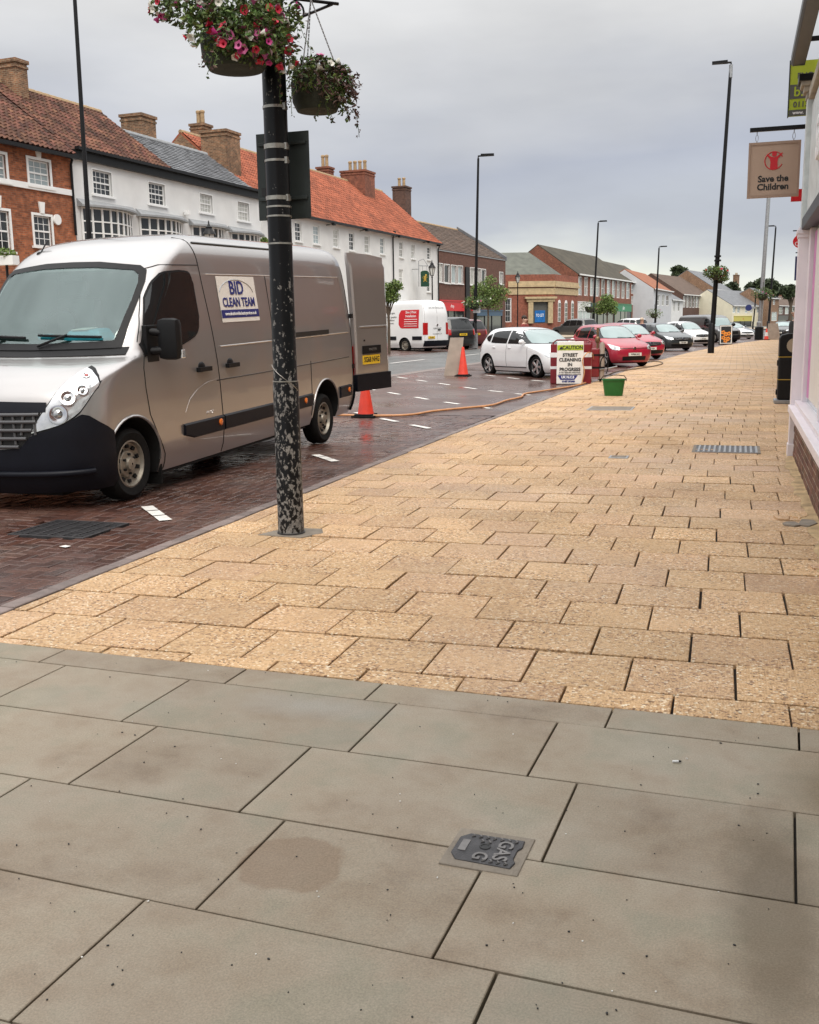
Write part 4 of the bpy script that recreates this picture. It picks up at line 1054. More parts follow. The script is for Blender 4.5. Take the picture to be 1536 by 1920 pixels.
# right-hand canted side of the bank
e = b.B; B2 = gp(1084, 519, 7.0); t2 = (Vector((B2.x, B2.y))-e); L2 = t2.length
side = MB(); ang = math.atan2(t2.y, t2.x)-b.root.rotation_euler.z
side.M = Matrix.Translation((b.L, 0, 0)) @ Matrix.Rotation(ang, 4, 'Z')
side.box(0.02, L2, 0.0, 6, b.z0, 7.0); side.build('side_wall', b.wall, b.root)
for (a, c, y) in ((527, 534, -0.12), (534, 538, -0.22), (540, 552, -0.08)):
    mb = MB(); mb.M = side.M; mb.box(0.0, L2, y, -0.002, bz(c), bz(a)); mb.build('cornice', MAT['stone_trim'], b.root)
for k in range(3):
    mb = MB(); mb.M = side.M; uc = L2*(0.2+0.28*k); zt = bz(563); zb = bz(604)
    pl = [(uc-0.45, zb), (uc+0.45, zb), (uc+0.45, zt-0.4)]+[(uc+0.45*math.cos(a), zt-0.4+0.45*math.sin(a)) for a in (0.5, 1.0, 1.57, 2.14, 2.64)]+[(uc-0.45, zt-0.4)]
    mb.prism(pl, lambda x, y, d: (x, d, y), -0.05, 0.03); w_ = mb.build('window', MAT['white_paint'], b.root)
    for i in range(2):
        for j in range(4):
            mb = MB(); mb.M = side.M; mb.box(uc-0.38+i*0.4, uc-0.02+i*0.4, -0.058, -0.02, lerp(zb, zt-0.3, j/4)+0.06, lerp(zb, zt-0.3, (j+1)/4)); mb.build('pane', MAT['pane_dark'], w_)
def hip(m):
    a = b.root.matrix_basis.inverted_safe()
    def P(px, py, d):
        u, z = b.loc(px, py, d); return (u, d, z)
    e0, e1, e2 = (0.3, 0.4, 6.6), (b.L, 0.4, 6.6), None
    r0, r1 = P(926, 474, 7), P(992, 473, 7); c = side.M @ Vector((L2, 1.0, 6.6)); c2 = side.M @ Vector((L2+1, 9, 6.6))
    m.face([e0, e1, r1, r0]); m.face([e1, tuple(c), r1]); m.face([tuple(c), tuple(c2), r1]); m.face([(0.3, 14, 6.6), e0, r0])
one('roof', hip, MAT['slate_green'], b.root, recalc=False)
# --- red brick row, first half
def row(name, label, pa, pb, ze, wall, rmat, zr, run, wins, left_gable=True):
    b = Bld(name, label, pa, pb, ze, run*2, wall, z0=-0.2)
    for w_ in wins: b.window(*w_[:4], *(w_[4:] or (1, 2)), pane=random.choice(['pane_pale', 'pane_pale', 'pane_curtain', 'pane_dark']), fr=0.12, sill=False, surround=0.05)
    b.walls(); b.roof(zr, run, rmat, ridge='pot_clay'); b.band('gutter', ze-0.12, ze+0.05, -0.4, -0.2, 'white_paint'); return b
S = 4.518; X = lambda x: 900+x/S; Yp = lambda y: 430+y/S
w1 = [(X(c-13), X(c+13), Yp(402+(c-848)*0.118), Yp(558+(c-848)*0.075), 1, 2) for c in (848, 898, 948, 997, 1042, 1090, 1132, 1173, 1214, 1254)]
b = row('long_brick_terrace', 'long red brick shop terrace with tall white windows and a mossy roof', (1084, 514), (1183, 528), 7.5, 'brick_red', 'tile_moss', 11.2, 5.2, w1)
b.shopfront(1083, 1106, 567, 583, 'white_paint', 'pane_pale', 'white_paint'); b.shopfront(1107, 1119, 570, 583, 'shop_blue'); b.shopfront(1120, 1150, 570, 584, 'black_paint'); b.shopfront(1152, 1183, 571, 584, 'shop_green', pmat='shop_green_dark', lettering='plan', lsize=0.8)
one('pub_board', lambda m: m.box(*[v for v in (b.loc(1119, 586)[0], b.loc(1128, 586)[0])], -0.35, -0.25, b.loc(1124, 588)[1], b.loc(1124, 582)[1]), MAT['yellow_line'], b.root)
w2 = [(X(c-10), X(c+10), Yp(472+(c-1293)*0.12), Yp(545+(c-1293)*0.1), 1, 2) for c in (1293, 1328, 1361, 1394, 1425, 1456)]+[(X(c-10), X(c+10), Yp(570+(c-1293)*0.06), Yp(640+(c-1293)*0.06), 1, 2) for c in (1293, 1328, 1361, 1394, 1425, 1456)]
b = row('three_storey_brick_terrace', 'brick terrace with two rows of white windows beyond the long terrace', (1184, 529), (1228, 536), 7.6, 'brick_red', 'tile_moss', 11.0, 5.2, w2)
b.shopfront(1190, 1207, 574, 587, 'shop_blue'); b.shopfront(1208, 1225, 575, 588, 'render_cream')
S = 4.8; X = lambda x: 1180+x/S; Yp = lambda y: 440+y/S
b = row('grey_rendered_house', 'pale grey rendered house with slim dark windows and pinkish roof', (1226, 541), (1260, 547), 6.6, 'render_grey', 'tile_orange', 9.6, 4.5, [(X(250), X(272), Yp(540), Yp(640)), (X(293), X(315), Yp(542), Yp(640)), (X(333), X(355), Yp(545), Yp(642))])
b = row('small_white_house', 'small white house with a lean slate roof between grey and brick houses', (1260, 562), (1281, 564), 5.4, 'render_white', 'slate', 7.4, 3.5, [(X(395), X(410), Yp(600), Yp(690)), (X(438), X(453), Yp(605), Yp(690))])
b = row('dark_brick_terrace', 'dark brown brick terrace with a row of narrow white windows', (1281, 552), (1336, 556), 6.8, 'brick_dark', 'tile_brown', 11.0, 6.5, [(X(c-9), X(c+9), Yp(553+(c-495)*0.05), Yp(655+(c-495)*0.02)) for c in (495, 524, 552, 580, 608, 634, 662, 692, 722)])
b = row('tall_stone_house', 'tall tan brick house with stone window heads and a slate roof', (1344, 543), (1375, 546), 8.2, 'brick_tan', 'slate', 12.5, 6.5, [(X(c-9), X(c+9), Yp(y0), Yp(y1)) for c in (808, 848, 890) for y0, y1 in ((515, 575), (625, 700))])
b.chimney(1376, 1385, 516, 540, 6, 1.0, 2)
b = row('cream_pub', 'cream fronted pub with a slate roof and a yellow name board', (1374, 573), (1440, 574), 4.6, 'render_cream', 'slate', 7.9, 5.5, [(X(c-12), X(c+12), Yp(652), Yp(705)) for c in (945, 985, 1055, 1100, 1160, 1215)])
b.shopfront(1376, 1409, 593, 602, 'yellow_line', lettering='inn', lmat='ink_red')
b = row('narrow_brick_house', 'narrow brown brick house with a white door beyond the cream pub', (1440, 559), (1461, 560), 6.2, 'brick_tan', 'slate', 8.4, 4.0, [(X(1295), X(1312), Yp(590), Yp(630)), (X(1282), X(1328), Yp(698), Yp(775))])
b.chimney(1416, 1428, 536, 556, 4, 1.6, 0)
b = row('low_brick_shop', 'low brown brick shop with three white windows at the end of the street', (1460, 573), (1520, 575), 5.0, 'brick_dark', 'tile_brown', 7.6, 4.5, [(X(c-17), X(c+17), Yp(655), Yp(715), 2, 2) for c in (1365, 1420, 1472)])
b.shopfront(1459, 1500, 592, 600, 'board_grey'); u, z = b.loc(1480, 598)
one('projecting_sign', lambda m: m.box(u-0.6, u+0.6, -0.5, -0.35, z-0.7, z+0.7), MAT['shop_red'], b.root)
b = row('orange_roofed_house', 'house with a bright orange tiled roof behind the low brick shop', (1486, 566), (1600, 572), 6.4, 'brick_red', 'tile_orange', 9.5, 5, [])
# ================================================================== VEHICLES
def smooth_tab(tab):
    n = len(tab); m = []
    for i in range(n):
        if i == 0: m.append((tab[1][1]-tab[0][1])/(tab[1][0]-tab[0][0]))
        elif i == n-1: m.append((tab[-1][1]-tab[-2][1])/(tab[-1][0]-tab[-2][0]))
        else:
            a = (tab[i][1]-tab[i-1][1])/(tab[i][0]-tab[i-1][0]); c = (tab[i+1][1]-tab[i][1])/(tab[i+1][0]-tab[i][0])
            m.append(0 if a*c <= 0 else 2*a*c/(a+c))
    def f(x):
        if x <= tab[0][0]: return tab[0][1]
        if x >= tab[-1][0]: return tab[-1][1]
        for i in range(n-1):
            x0, y0 = tab[i]; x1, y1 = tab[i+1]
            if x <= x1:
                h = x1-x0; t = (x-x0)/h
                return (2*t**3-3*t*t+1)*y0+(t**3-2*t*t+t)*h*m[i]+(-2*t**3+3*t*t)*y1+(t**3-t*t)*h*m[i+1]
    return f
class Veh:
    """nose at y=0 looking to -y, tail at +y, wheels on z=0; plan outlines stacked by height"""
    def __init__(s, lf, lr, w, cf, cr, nf=2.6, nr=2.4, sc=(1, 1, 1)):
        s.lf, s.lr, s.w, s.cf, s.cr = map(smooth_tab, (lf, lr, w, cf, cr)); s.nf, s.nr = nf, nr; s.sc = sc
        s.zs_ = (w[0][0], w[-1][0])
    def P(s, x, y, z): return Vector((x*s.sc[0], y*s.sc[1], z*s.sc[2]))
    def SX(s, l, z):
        w, a, c, e = s.w(z), s.lf(z), s.cf(z), s.lr(z); k = s.cr(z)
        if l < a+c: t = min(max((l-a)/c, 0), 1); return w*(1-(1-t)**s.nf)**(1/s.nf)
        if l > e-k: t = min(max((e-l)/k, 0), 1); return w*(1-(1-t)**s.nr)**(1/s.nr)
        return w
    def side(s, sgn=1):
        return lambda l, z: s.P(sgn*s.SX(l, z), l, z)
    def front(s):
        def f(x, z):
            w = s.w(z); q = min(1, abs(x)/w); return s.P(x, s.lf(z)+s.cf(z)*(1-(1-q**s.nf)**(1/s.nf)), z)
        return f
    def corner(s, sgn=1):
        def f(th, z):
            w = s.w(z); return s.P(sgn*w*math.sin(th)**(2/s.nf), s.lf(z)+s.cf(z)*(1-math.cos(th)**(2/s.nf)), z)
        return f
    def rear(s):
        def f(x, z):
            w = s.w(z); q = min(1, abs(x)/w); return s.P(x, s.lr(z)-s.cr(z)*(1-(1-q**s.nr)**(1/s.nr)), z)
        return f
    def rcorner(s, sgn=1):
        def f(th, z):
            w = s.w(z); return s.P(sgn*w*math.sin(th)**(2/s.nr), s.lr(z)-s.cr(z)*(1-math.cos(th)**(2/s.nr)), z)
        return f
    def body(s, levels, NF=14, NS=12, NR=6):
        mb = MB(); rings = []
        for z in levels:
            half = []; w, a, c, e, k = s.w(z), s.lf(z), s.cf(z), s.lr(z), s.cr(z)
            for i in range(NF+1):
                th = PI/2*i/NF; half.append((w*math.sin(th)**(2/s.nf), a+c*(1-math.cos(th)**(2/s.nf))))
            for i in range(1, NS): half.append((w, lerp(a+c, e-k, i/NS)))
            for i in range(NR+1):
                th = PI/2*(1-i/NR); half.append((w*math.sin(th)**(2/s.nr), e-k*(1-math.cos(th)**(2/s.nr))))
            ring = [s.P(x, y, z) for x, y in half]+[s.P(-x, y, z) for x, y in half[-2:0:-1]]
            rings.append(ring)
        n = len(rings[0]); vs = [p for r in rings for p in r]; fs = []
        for i in range(len(rings)-1):
            for k in range(n): fs.append((i*n+k, i*n+(k+1) % n, (i+1)*n+(k+1) % n, (i+1)*n+k))
        fs.append(tuple(range(n))[::-1]); fs.append(tuple((len(rings)-1)*n+k for k in range(n)))
        mb.add(vs, fs); return mb
def patch(fn, cols, m, parent, name, off=0.004, nu=12, nv=6, flip=False, label=None):
    """panel lying on the body: cols = (a, z_low, z_high) along the body"""
    mb = MB(); n = len(cols); A = []
    for i in range(nu+1):
        t = i/nu*(n-1); k = min(int(t), n-2); f = t-k
        A.append([lerp(cols[k][j], cols[k+1][j], f) for j in range(3)])
    grid = []
    for a, z0, z1 in A:
        colv = []
        for j in range(nv+1):
            z = lerp(z0, z1, j/nv); p = fn(a, z); e = 0.004
            du = fn(a+e, z)-fn(a-e, z); dv = fn(a, z+e)-fn(a, z-e); nn = du.cross(dv)
            if nn.length < 1e-12: nn = Vector((0, -1, 0))
            nn.normalize()
            if flip: nn = -nn
            colv.append((p, nn))
        grid.append(colv)
    cen = sum((q[0] for c in grid for q in c), Vector())/((nu+1)*(nv+1))
    vs = [p+n_*off for c in grid for p, n_ in c]; k = nv+1
    fs = [(i*k+j, (i+1)*k+j, (i+1)*k+j+1, i*k+j+1) for i in range(nu) for j in range(nv)]
    if flip: fs = [f[::-1] for f in fs]
    mb.add(vs, fs)
    return mb.build(name, m, parent, smooth=40, recalc=False)
def seam(fn, pts, r, m, parent, name='panel_gap', flip=False, n=8, off=0.0):
    path = []
    for (a, z), (c, d) in zip(pts, pts[1:]):
        for i in range(n): path.append(fn(lerp(a, c, i/n), lerp(z, d, i/n)))
    path.append(fn(*pts[-1]))
    return one(name, lambda mb: mb.tube(path, r, 5), m, parent, smooth=60)
def boolean(o, cutters):
    for c in cutters:
        md = o.modifiers.new('b', 'BOOLEAN'); md.object = c; md.operation = 'DIFFERENCE'; md.solver = 'EXACT'
    dg = bpy.context.evaluated_depsgraph_get(); dg.update()
    me = bpy.data.meshes.new_from_object(o.evaluated_get(dg))
    o.modifiers.clear(); old = o.data; o.data = me; me.name = old.name
    for c in cutters:
        bpy.data.objects.remove(c)
    me.polygons.foreach_set('use_smooth', [True]*len(me.polygons)); me.set_sharp_from_angle(angle=R(32))
def cutter(mb, mats):
    o = mb.build('cut', mats); o.parent = None
    return o
WHEEL = {}
def wheel_mesh(r, wd, style):
    key = (round(r, 3), round(wd, 3), style)
    if key in WHEEL: return WHEEL[key]
    h = wd/2; t = MB(); ri = r*0.66 if style == 'steel' else r*0.72
    t.lathe([(ri*0.97, -h*0.8), (r*0.86, -h), (r*0.97, -h*0.8), (r, -h*0.55), (r, h*0.55), (r*0.97, h*0.8), (r*0.86, h), (ri, h*0.86), (ri*0.97, h*0.6), (ri*0.97, -h*0.8)], seg=36, axis='X', caps=False)
    tyre = t.mesh('tyre', MAT['rubber'], smooth=40)
    m = MB(); x = h*0.72
    if style == 'steel':
        m.lathe([(ri, h*0.82), (ri*0.93, h*0.86), (ri*0.88, h*0.55), (ri*0.62, h*0.35), (ri*0.55, h*0.55), (ri*0.30, h*0.62), (ri*0.26, h*0.9), (0.01, h*0.95)], seg=30, axis='X', caps=False)
        m.lathe([(ri*0.99, -h*0.7), (0.02, -h*0.7)], seg=20, axis='X', m=1)
        for k in range(10):
            a = 2*PI*k/10; m.M = Matrix.Rotation(a, 4, 'X'); m.box(h*0.40, h*0.62, -ri*0.08, ri*0.08, ri*0.66, ri*0.80, 1)
        for k in range(6):
            a = 2*PI*k/6; m.M = Matrix.Rotation(a, 4, 'X'); m.lathe([(0.013, h*0.5), (0.013, h*0.78)], (0, 0, ri*0.40), 6, axis='X', m=1)
        m.M = None; mats = [MAT['steel_wheel'], MAT['underbody']]
    else:
        m.lathe([(ri, h*0.8), (ri*0.94, h*0.84), (ri*0.92, h*0.3)], seg=30, axis='X', caps=False)
        m.lathe([(ri*0.98, -h*0.2), (0.02, -h*0.2)], seg=20, axis='X', m=1)
        ns = 5
        for k in range(ns):
            m.M = Matrix.Rotation(2*PI*k/ns, 4, 'X')
            w0, w1 = (0.03, 0.07) if style == 'alloy' else (0.022, 0.035)
            sk = 0.06 if style == 'alloy' else 0
            m.hexa([(h*0.55, -w0, 0.03), (h*0.55, w0, 0.03), (h*0.62, w1+sk, ri*0.94), (h*0.62, -w1*0.4+sk, ri*0.94)], [(h*0.75, -w0*0.8, 0.03), (h*0.75, w0*0.8, 0.03), (h*0.80, w1*0.8+sk, ri*0.94), (h*0.80, -w1*0.3+sk, ri*0.94)])
        m.M = None; m.lathe([(0.05, h*0.4), (0.05, h*0.8), (0.03, h*0.86), (0.005, h*0.86)], seg=14, axis='X')
        mats = [MAT['alloy'], MAT['alloy_dark']]
    rim = m.mesh('rim', mats, smooth=35)
    WHEEL[key] = (tyre, rim); return WHEEL[key]
def wheel(root, x, y, z, r, wd, style, sgn):
    ty, ri = wheel_mesh(r, wd, style)
    o = put('wheel', ty, root, (x, y, z))
    if sgn < 0: o.rotation_euler = (0, 0, PI)
    put('rim', ri, o)
    return o
def plate(root, p, s, w, h, mat, facing=-1, tilt=0, ink='ink_black'):
    o = one('number_plate', lambda mb: mb.box(p[0]-w/2, p[0]+w/2, p[1]-0.008, p[1]+0.008, p[2]-h/2, p[2]+h/2), MAT[mat], root)
    fx = (1, 0, 0) if facing < 0 else (-1, 0, 0)
    text(s, h*0.78, MAT[ink], o, frame((p[0], p[1]+facing*0.011, p[2]), fx, (0, 0, 1)), 0.001, sx=0.82, bold=0.002)
    return o
def mirror(root, base, out, sz, m, glass=None):
    """base on the door, out = housing centre"""
    o = one('door_mirror', lambda mb: (mb.tube([base, out], [0.035*sz, 0.045*sz], 8), mb.ball(out, 0.10*sz, 0.055*sz, 0.075*sz, 12, 8)), m, root, smooth=60)
    return o

# ------------------------------------------------------------------ the silver van
RAKE = 0.028
vroot = empty('silver_van', (-6.2, 7.15, -0.024), 0, 'silver high-roof cleaning van with a BID CLEAN TEAM sign and open rear door', 'van', rot=(RAKE, 0, 0))
V = Veh(lf=[(0.18, 0.10), (0.30, 0.03), (0.45, 0.0), (0.65, 0.0), (0.85, 0.02), (0.98, 0.06), (1.04, 0.10), (1.10, 0.17), (1.18, 0.32), (1.26, 0.58), (1.31, 0.80), (1.6, 1.05), (1.9, 1.32), (2.06, 1.47), (2.14, 1.56), (2.22, 1.68), (2.30, 1.84), (2.38, 2.05), (2.45, 2.4), (2.50, 2.9), (2.52, 3.3)],
        lr=[(0.18, 6.50), (0.5, 6.58), (1.5, 6.58), (1.9, 6.55), (2.2, 6.50), (2.40, 6.44), (2.48, 6.3), (2.52, 6.0)],
        w=[(0.18, 0.93), (0.30, 0.975), (0.5, 1.0), (0.8, 1.0), (1.1, 0.998), (1.35, 0.985), (1.6, 0.962), (1.9, 0.925), (2.12, 0.90), (2.25, 0.88), (2.34, 0.84), (2.40, 0.78), (2.45, 0.66), (2.49, 0.48), (2.52, 0.22)],
        cf=[(0.18, 0.58), (0.9, 0.56), (1.1, 0.48), (1.2, 0.42), (1.3, 0.42), (1.7, 0.42), (2.1, 0.40), (2.4, 0.35)], cr=[(0.18, 0.10), (2.2, 0.10), (2.52, 0.2)], nf=2.5, nr=2.6)
LV = [0.18, 0.22, 0.28, 0.36, 0.45, 0.55, 0.65, 0.76, 0.87, 0.95, 1.0, 1.03, 1.06, 1.09, 1.12, 1.15, 1.18, 1.21, 1.24, 1.265, 1.29, 1.31, 1.36, 1.45, 1.55, 1.65, 1.75, 1.85, 1.95, 2.03, 2.08, 2.12, 2.16, 2.20, 2.24, 2.28, 2.31, 2.34, 2.37, 2.395, 2.42, 2.44, 2.46, 2.475, 2.49, 2.505, 2.52]
bm_ = V.body(LV, NF=18, NS=22)
vb = bm_.build('body', [MAT['paint_champagne'], MAT['underbody'], MAT['cab_grey']], vroot, smooth=30)
vb.parent = None
WY = (0.86, 5.47)
c1o = []
for wy in WY:
    for sgn in (-1, 1):
        zz = 0.31 if wy < 3 else 0.27; q = MB()
        pl = [(0.45*math.cos(a), 0.45*math.sin(a)) for a in [PI*i/18 for i in range(19)]]+[(-0.45, -0.6), (0.45, -0.6)]
        q.prism(pl, lambda a, b_, d: (d, wy+a, zz+b_), sgn*0.55, sgn*1.3, 1); c1o.append(cutter(q, [MAT['underbody'], MAT['underbody']]))
q = MB()           # cab behind the windscreen
pl = [(-0.79, 1.40), (0.79, 1.40), (0.79, 1.7), (0.75, 2.09), (-0.75, 2.09), (-0.79, 1.7)]
q.prism(pl, lambda a, b_, d: (a, d, b_), 0.2, 2.35, 2); c1o.append(cutter(q, [MAT['cab_dark'], MAT['cab_dark'], MAT['cab_grey']]))
boolean(vb, c1o); vb.parent = vroot
sd = V.side(1); ft = V.front(); cn = V.corner(1); cnl = V.corner(-1); sdl = V.side(-1)
# windscreen, black border, wipers
SC = [(-0.80, 1.50, 1.98), (-0.78, 1.45, 2.05), (-0.72, 1.425, 2.085), (-0.6, 1.415, 2.11), (-0.3, 1.405, 2.13), (0, 1.40, 2.135), (0.3, 1.405, 2.13), (0.6, 1.415, 2.11), (0.72, 1.425, 2.085), (0.78, 1.45, 2.05), (0.80, 1.50, 1.98)]
ws = patch(ft, SC, MAT['windscreen_clear'], vroot, 'windscreen', 0.012, 40, 10)
def border(mb):
    out = [(-0.84, 1.37), (-0.5, 1.365), (0, 1.36), (0.5, 1.365), (0.84, 1.37), (0.835, 1.55), (0.825, 1.8), (0.815, 1.98), (0.79, 2.075), (0.72, 2.12), (0.3, 2.165), (0, 2.17), (-0.3, 2.165), (-0.72, 2.12), (-0.79, 2.075), (-0.815, 1.98), (-0.825, 1.8), (-0.835, 1.55)]
    inn = [(-0.76, 1.435), (-0.5, 1.425), (0, 1.415), (0.5, 1.425), (0.76, 1.435), (0.775, 1.55), (0.775, 1.8), (0.765, 1.96), (0.74, 2.035), (0.68, 2.075), (0.3, 2.11), (0, 2.115), (-0.3, 2.11), (-0.68, 2.075), (-0.74, 2.035), (-0.765, 1.96), (-0.775, 1.8), (-0.775, 1.55)]
    n = len(out); K = 4
    for i in range(n):
        j = (i+1) % n
        for k in range(K):
            def Q(t, A, B): 
                x, z = lerp(A[0], B[0], t), lerp(A[1], B[1], t); p = ft(x, z); return p+Vector((0, -0.014, 0.010))
            mb.face([Q(k/K, out[i], out[j]), Q((k+1)/K, out[i], out[j]), Q((k+1)/K, inn[i], inn[j]), Q(k/K, inn[i], inn[j])])
one('windscreen_surround', border, MAT['black_plastic'], vroot, recalc=False, smooth=30)
for (x0, x1, z1) in ((0.66, 0.02, 1.47), (-0.12, -0.72, 1.475)):
    pts = [ft(lerp(x0, x1, i/10), lerp(z1-0.005, z1+0.02, i/10))+Vector((0, -0.035, 0.012)) for i in range(11)]
    w_ = one('wiper', lambda mb: mb.tube(pts, 0.013, 6), MAT['black_plastic'], vroot)
    arm = [ft(lerp(x0, x1, 0.95), 1.385)+Vector((0, -0.03, 0.02)), pts[5]+Vector((0, -0.02, 0.012))]
    one('wiper_arm', lambda mb: mb.tube(arm, 0.012, 6), MAT['black_plastic'], w_)
patch(ft, [(-0.89, 1.315, 1.38), (-0.5, 1.31, 1.375), (0, 1.305, 1.37), (0.5, 1.31, 1.375), (0.89, 1.315, 1.38)], MAT['black_plastic'], vroot, 'scuttle', 0.008, 24, 3)
# things on the dash belong to the cab
dash_o = one('dashboard', lambda mb: (mb.box(-0.78, 0.78, 1.12, 1.8, 1.401, 1.43), mb.box(-0.78, 0.78, 1.6, 1.9, 1.401, 1.49)), MAT['cab_dark'], vroot)
one('steering_wheel', lambda mb: mb.tube([(-0.42+0.19*math.cos(a), 1.86+0.08*math.sin(a), 1.56+0.17*math.sin(a)) for a in [2*PI*k/20 for k in range(20)]], 0.016, 6, closed=True), MAT['black_plastic'], vroot)
for x in (-0.42, 0.42): one('seat', lambda mb: (mb.box(x-0.24, x+0.24, 2.14, 2.28, 1.41, 1.84), mb.box(x-0.13, x+0.13, 2.14, 2.24, 1.86, 2.03)), MAT['cab_grey'], vroot, bevel=0.04)
bag = one('blue_bag', lambda mb: mb.hexa([(0.02, 1.26, 1.431), (0.48, 1.26, 1.431), (0.46, 1.56, 1.431), (0.05, 1.56, 1.431)], [(0.08, 1.30, 1.53), (0.42, 1.30, 1.535), (0.40, 1.52, 1.55), (0.10, 1.52, 1.545)]), MAT['teal_bag'], vroot, bevel=0.03)
one('bag_label', lambda mb: mb.hexa([(0.12, 1.29, 1.533), (0.30, 1.29, 1.536), (0.30, 1.46, 1.549), (0.13, 1.46, 1.546)], [(0.12, 1.29, 1.539), (0.30, 1.29, 1.542), (0.30, 1.46, 1.555), (0.13, 1.46, 1.552)]), MAT['vinyl_white'], bag)
one('paper_roll', lambda mb: mb.tube([(-0.24, 1.30, 1.47), (-0.08, 1.28, 1.47)], 0.035, 10), MAT['teal_bag'], vroot, smooth=40)
one('cab_mirror', lambda mb: mb.box(-0.16, 0.10, 1.56, 1.60, 2.0, 2.085), MAT['cab_dark'], vroot, bevel=0.01)
# side glass and mirror
win = [(1.18, 1.31, 1.40), (1.30, 1.315, 1.60), (1.44, 1.32, 1.81), (1.58, 1.33, 1.95), (1.70, 1.345, 2.03), (1.77, 1.36, 2.05), (2.0, 1.415, 2.065), (2.12, 1.45, 2.062), (2.18, 1.485, 2.055), (2.215, 1.52, 2.04), (2.232, 1.56, 2.015), (2.24, 1.60, 1.975)]
for f_, fl in ((sd, False), (sdl, True)):
    ring = [(a, z0-0.02, z1+0.02) for a, z0, z1 in win]
    patch(f_, [(1.15, 1.28, 1.40)]+ring+[(2.262, 1.62, 1.96)], MAT['black_plastic'], vroot, 'window_rubber', 0.005, 44, 8, flip=fl)
    patch(f_, win, MAT['car_glass'], vroot, 'side_window', 0.009, 44, 8, flip=fl)
def mir(sgn):
    f_ = sd if sgn > 0 else sdl; p = f_(1.30, 1.43); o = Vector((sgn*(p.x*sgn+0.17), 1.34, 1.43))
    r_ = one('door_mirror', lambda mb: mb.box(o.x-0.105, o.x+0.115, o.y-0.06, o.y+0.075, o.z-0.185, o.z+0.20), MAT['black_plastic'], vroot, bevel=0.06, smooth=50)
    one('mirror_arm', lambda mb: (mb.tube([p+Vector((0, -0.02, 0.08)), o+Vector((0, 0, 0.06))], 0.035, 8), mb.tube([p+Vector((0, -0.02, -0.10)), o+Vector((0, 0, -0.09))], 0.04, 8), mb.box(min(p.x, p.x-sgn*0.03), max(p.x, p.x-sgn*0.03)+0.02, p.y-0.10, p.y+0.10, p.z-0.20, p.z+0.14)), MAT['black_plastic'], r_, bevel=0.01)
    one('indicator', lambda mb: mb.box(o.x-0.02 if sgn > 0 else o.x-0.122, o.x+0.122 if sgn > 0 else o.x+0.02, o.y+0.01, o.y+0.08, o.z-0.175, o.z-0.09), MAT['lamp_lens'], r_, bevel=0.012)
mir(1); mir(-1)
# headlights
hl_cols = [(0.47, 0.712, 0.722), (0.545, 0.73, 0.829), (0.66, 0.752, 0.967), (0.77, 0.775, 1.15), (0.83, 0.79, 1.225), (0.95, 0.84, 1.205), (1.03, 0.88, 1.185), (1.154, 0.985, 1.15), (1.255, 1.075, 1.10)]
for f_, fl in ((cn, False), (cnl, True)):
    patch(f_, [(a, z0-0.018, z1+0.018) for a, z0, z1 in hl_cols+[(1.275, 1.08, 1.11)]], MAT['black_plastic'], vroot, 'headlight_seal', 0.002, 36, 10, flip=fl)
    hd = patch(f_, hl_cols, MAT['lamp_lens'], vroot, 'headlight', 0.007, 36, 10, flip=fl)
    for (th, z, rr, mt_) in ((0.76, 0.865, 0.085, 'lamp_bowl'), (0.86, 0.995, 0.07, 'lamp_bowl'), (1.03, 1.05, 0.05, 'lamp_bowl'), (0.96, 1.165, 0.035, 'red_lens')):
        p = f_(th, z); e = 0.01; nn = (f_(th+e, z)-f_(th-e, z)).cross(f_(th, z+e)-f_(th, z-e)).normalized()
        if fl: nn = -nn
        q = nn.to_track_quat('Z', 'Y').to_matrix().to_4x4(); q.translation = p+nn*0.008
        mb = MB(); mb.M = q
        mb.lathe([(rr, 0.0), (rr, 0.006), (rr*0.86, 0.008), (rr*0.55, 0.001), (rr*0.45, 0.001)], seg=20); mb.lathe([(rr*0.45, 0.002), (rr*0.38, 0.012), (rr*0.15, 0.018), (0.002, 0.019)], seg=14, m=1)
        mb.build('lamp_unit', [MAT['chrome'], MAT['lamp_bowl'] if mt_ != 'red_lens' else MAT['red_lens']], hd, smooth=30)
# bumper (dark blue-black plastic) and grille
bump = [(-1.48, 0.20, 0.62), (-1.3, 0.20, 0.66), (-1.1, 0.20, 0.70), (-0.9, 0.20, 0.70), (-0.62, 0.20, 0.68), (0, 0.20, 0.60), (0.62, 0.20, 0.68), (0.9, 0.20, 0.70), (1.1, 0.20, 0.70), (1.3, 0.20, 0.72), (1.42, 0.20, 0.735)]
def full(th, z):
    p = cn(abs(th), z); return Vector((p.x if th >= 0 else -p.x, p.y, p.z))
FB = [(0.0, 0.56), (0.355, 0.59), (0.47, 0.695), (0.8, 0.765), (1.04, 0.855), (1.15, 0.84), (1.306, 0.78), (1.45, 0.73), (1.55, 0.68)]
patch(full, [(-a, 0.19, z) for a, z in FB[:0:-1]]+[(a, 0.19, z) for a, z in FB], MAT['bumper_plastic'], vroot, 'front_bumper', 0.016, 70, 14)
sdq = [(0.62, 0.20, 0.74), (0.5, 0.2, 0.78)]
one('bumper_lip', lambda mb: mb.tube([full(th, 0.36)+Vector((0.012 if th > 0 else -0.012, -0.02, 0)) for th in [-1.2+0.1*k for k in range(25)]], 0.028, 8), MAT['bumper_plastic'], vroot, smooth=60)
patch(full, [(-0.56, 0.78, 0.9), (-0.47, 0.70, 0.9), (-0.36, 0.60, 0.9), (0, 0.57, 0.9), (0.36, 0.60, 0.9), (0.47, 0.70, 0.9), (0.56, 0.78, 0.9)], MAT['ink_black'], vroot, 'grille_recess', 0.004, 30, 6)
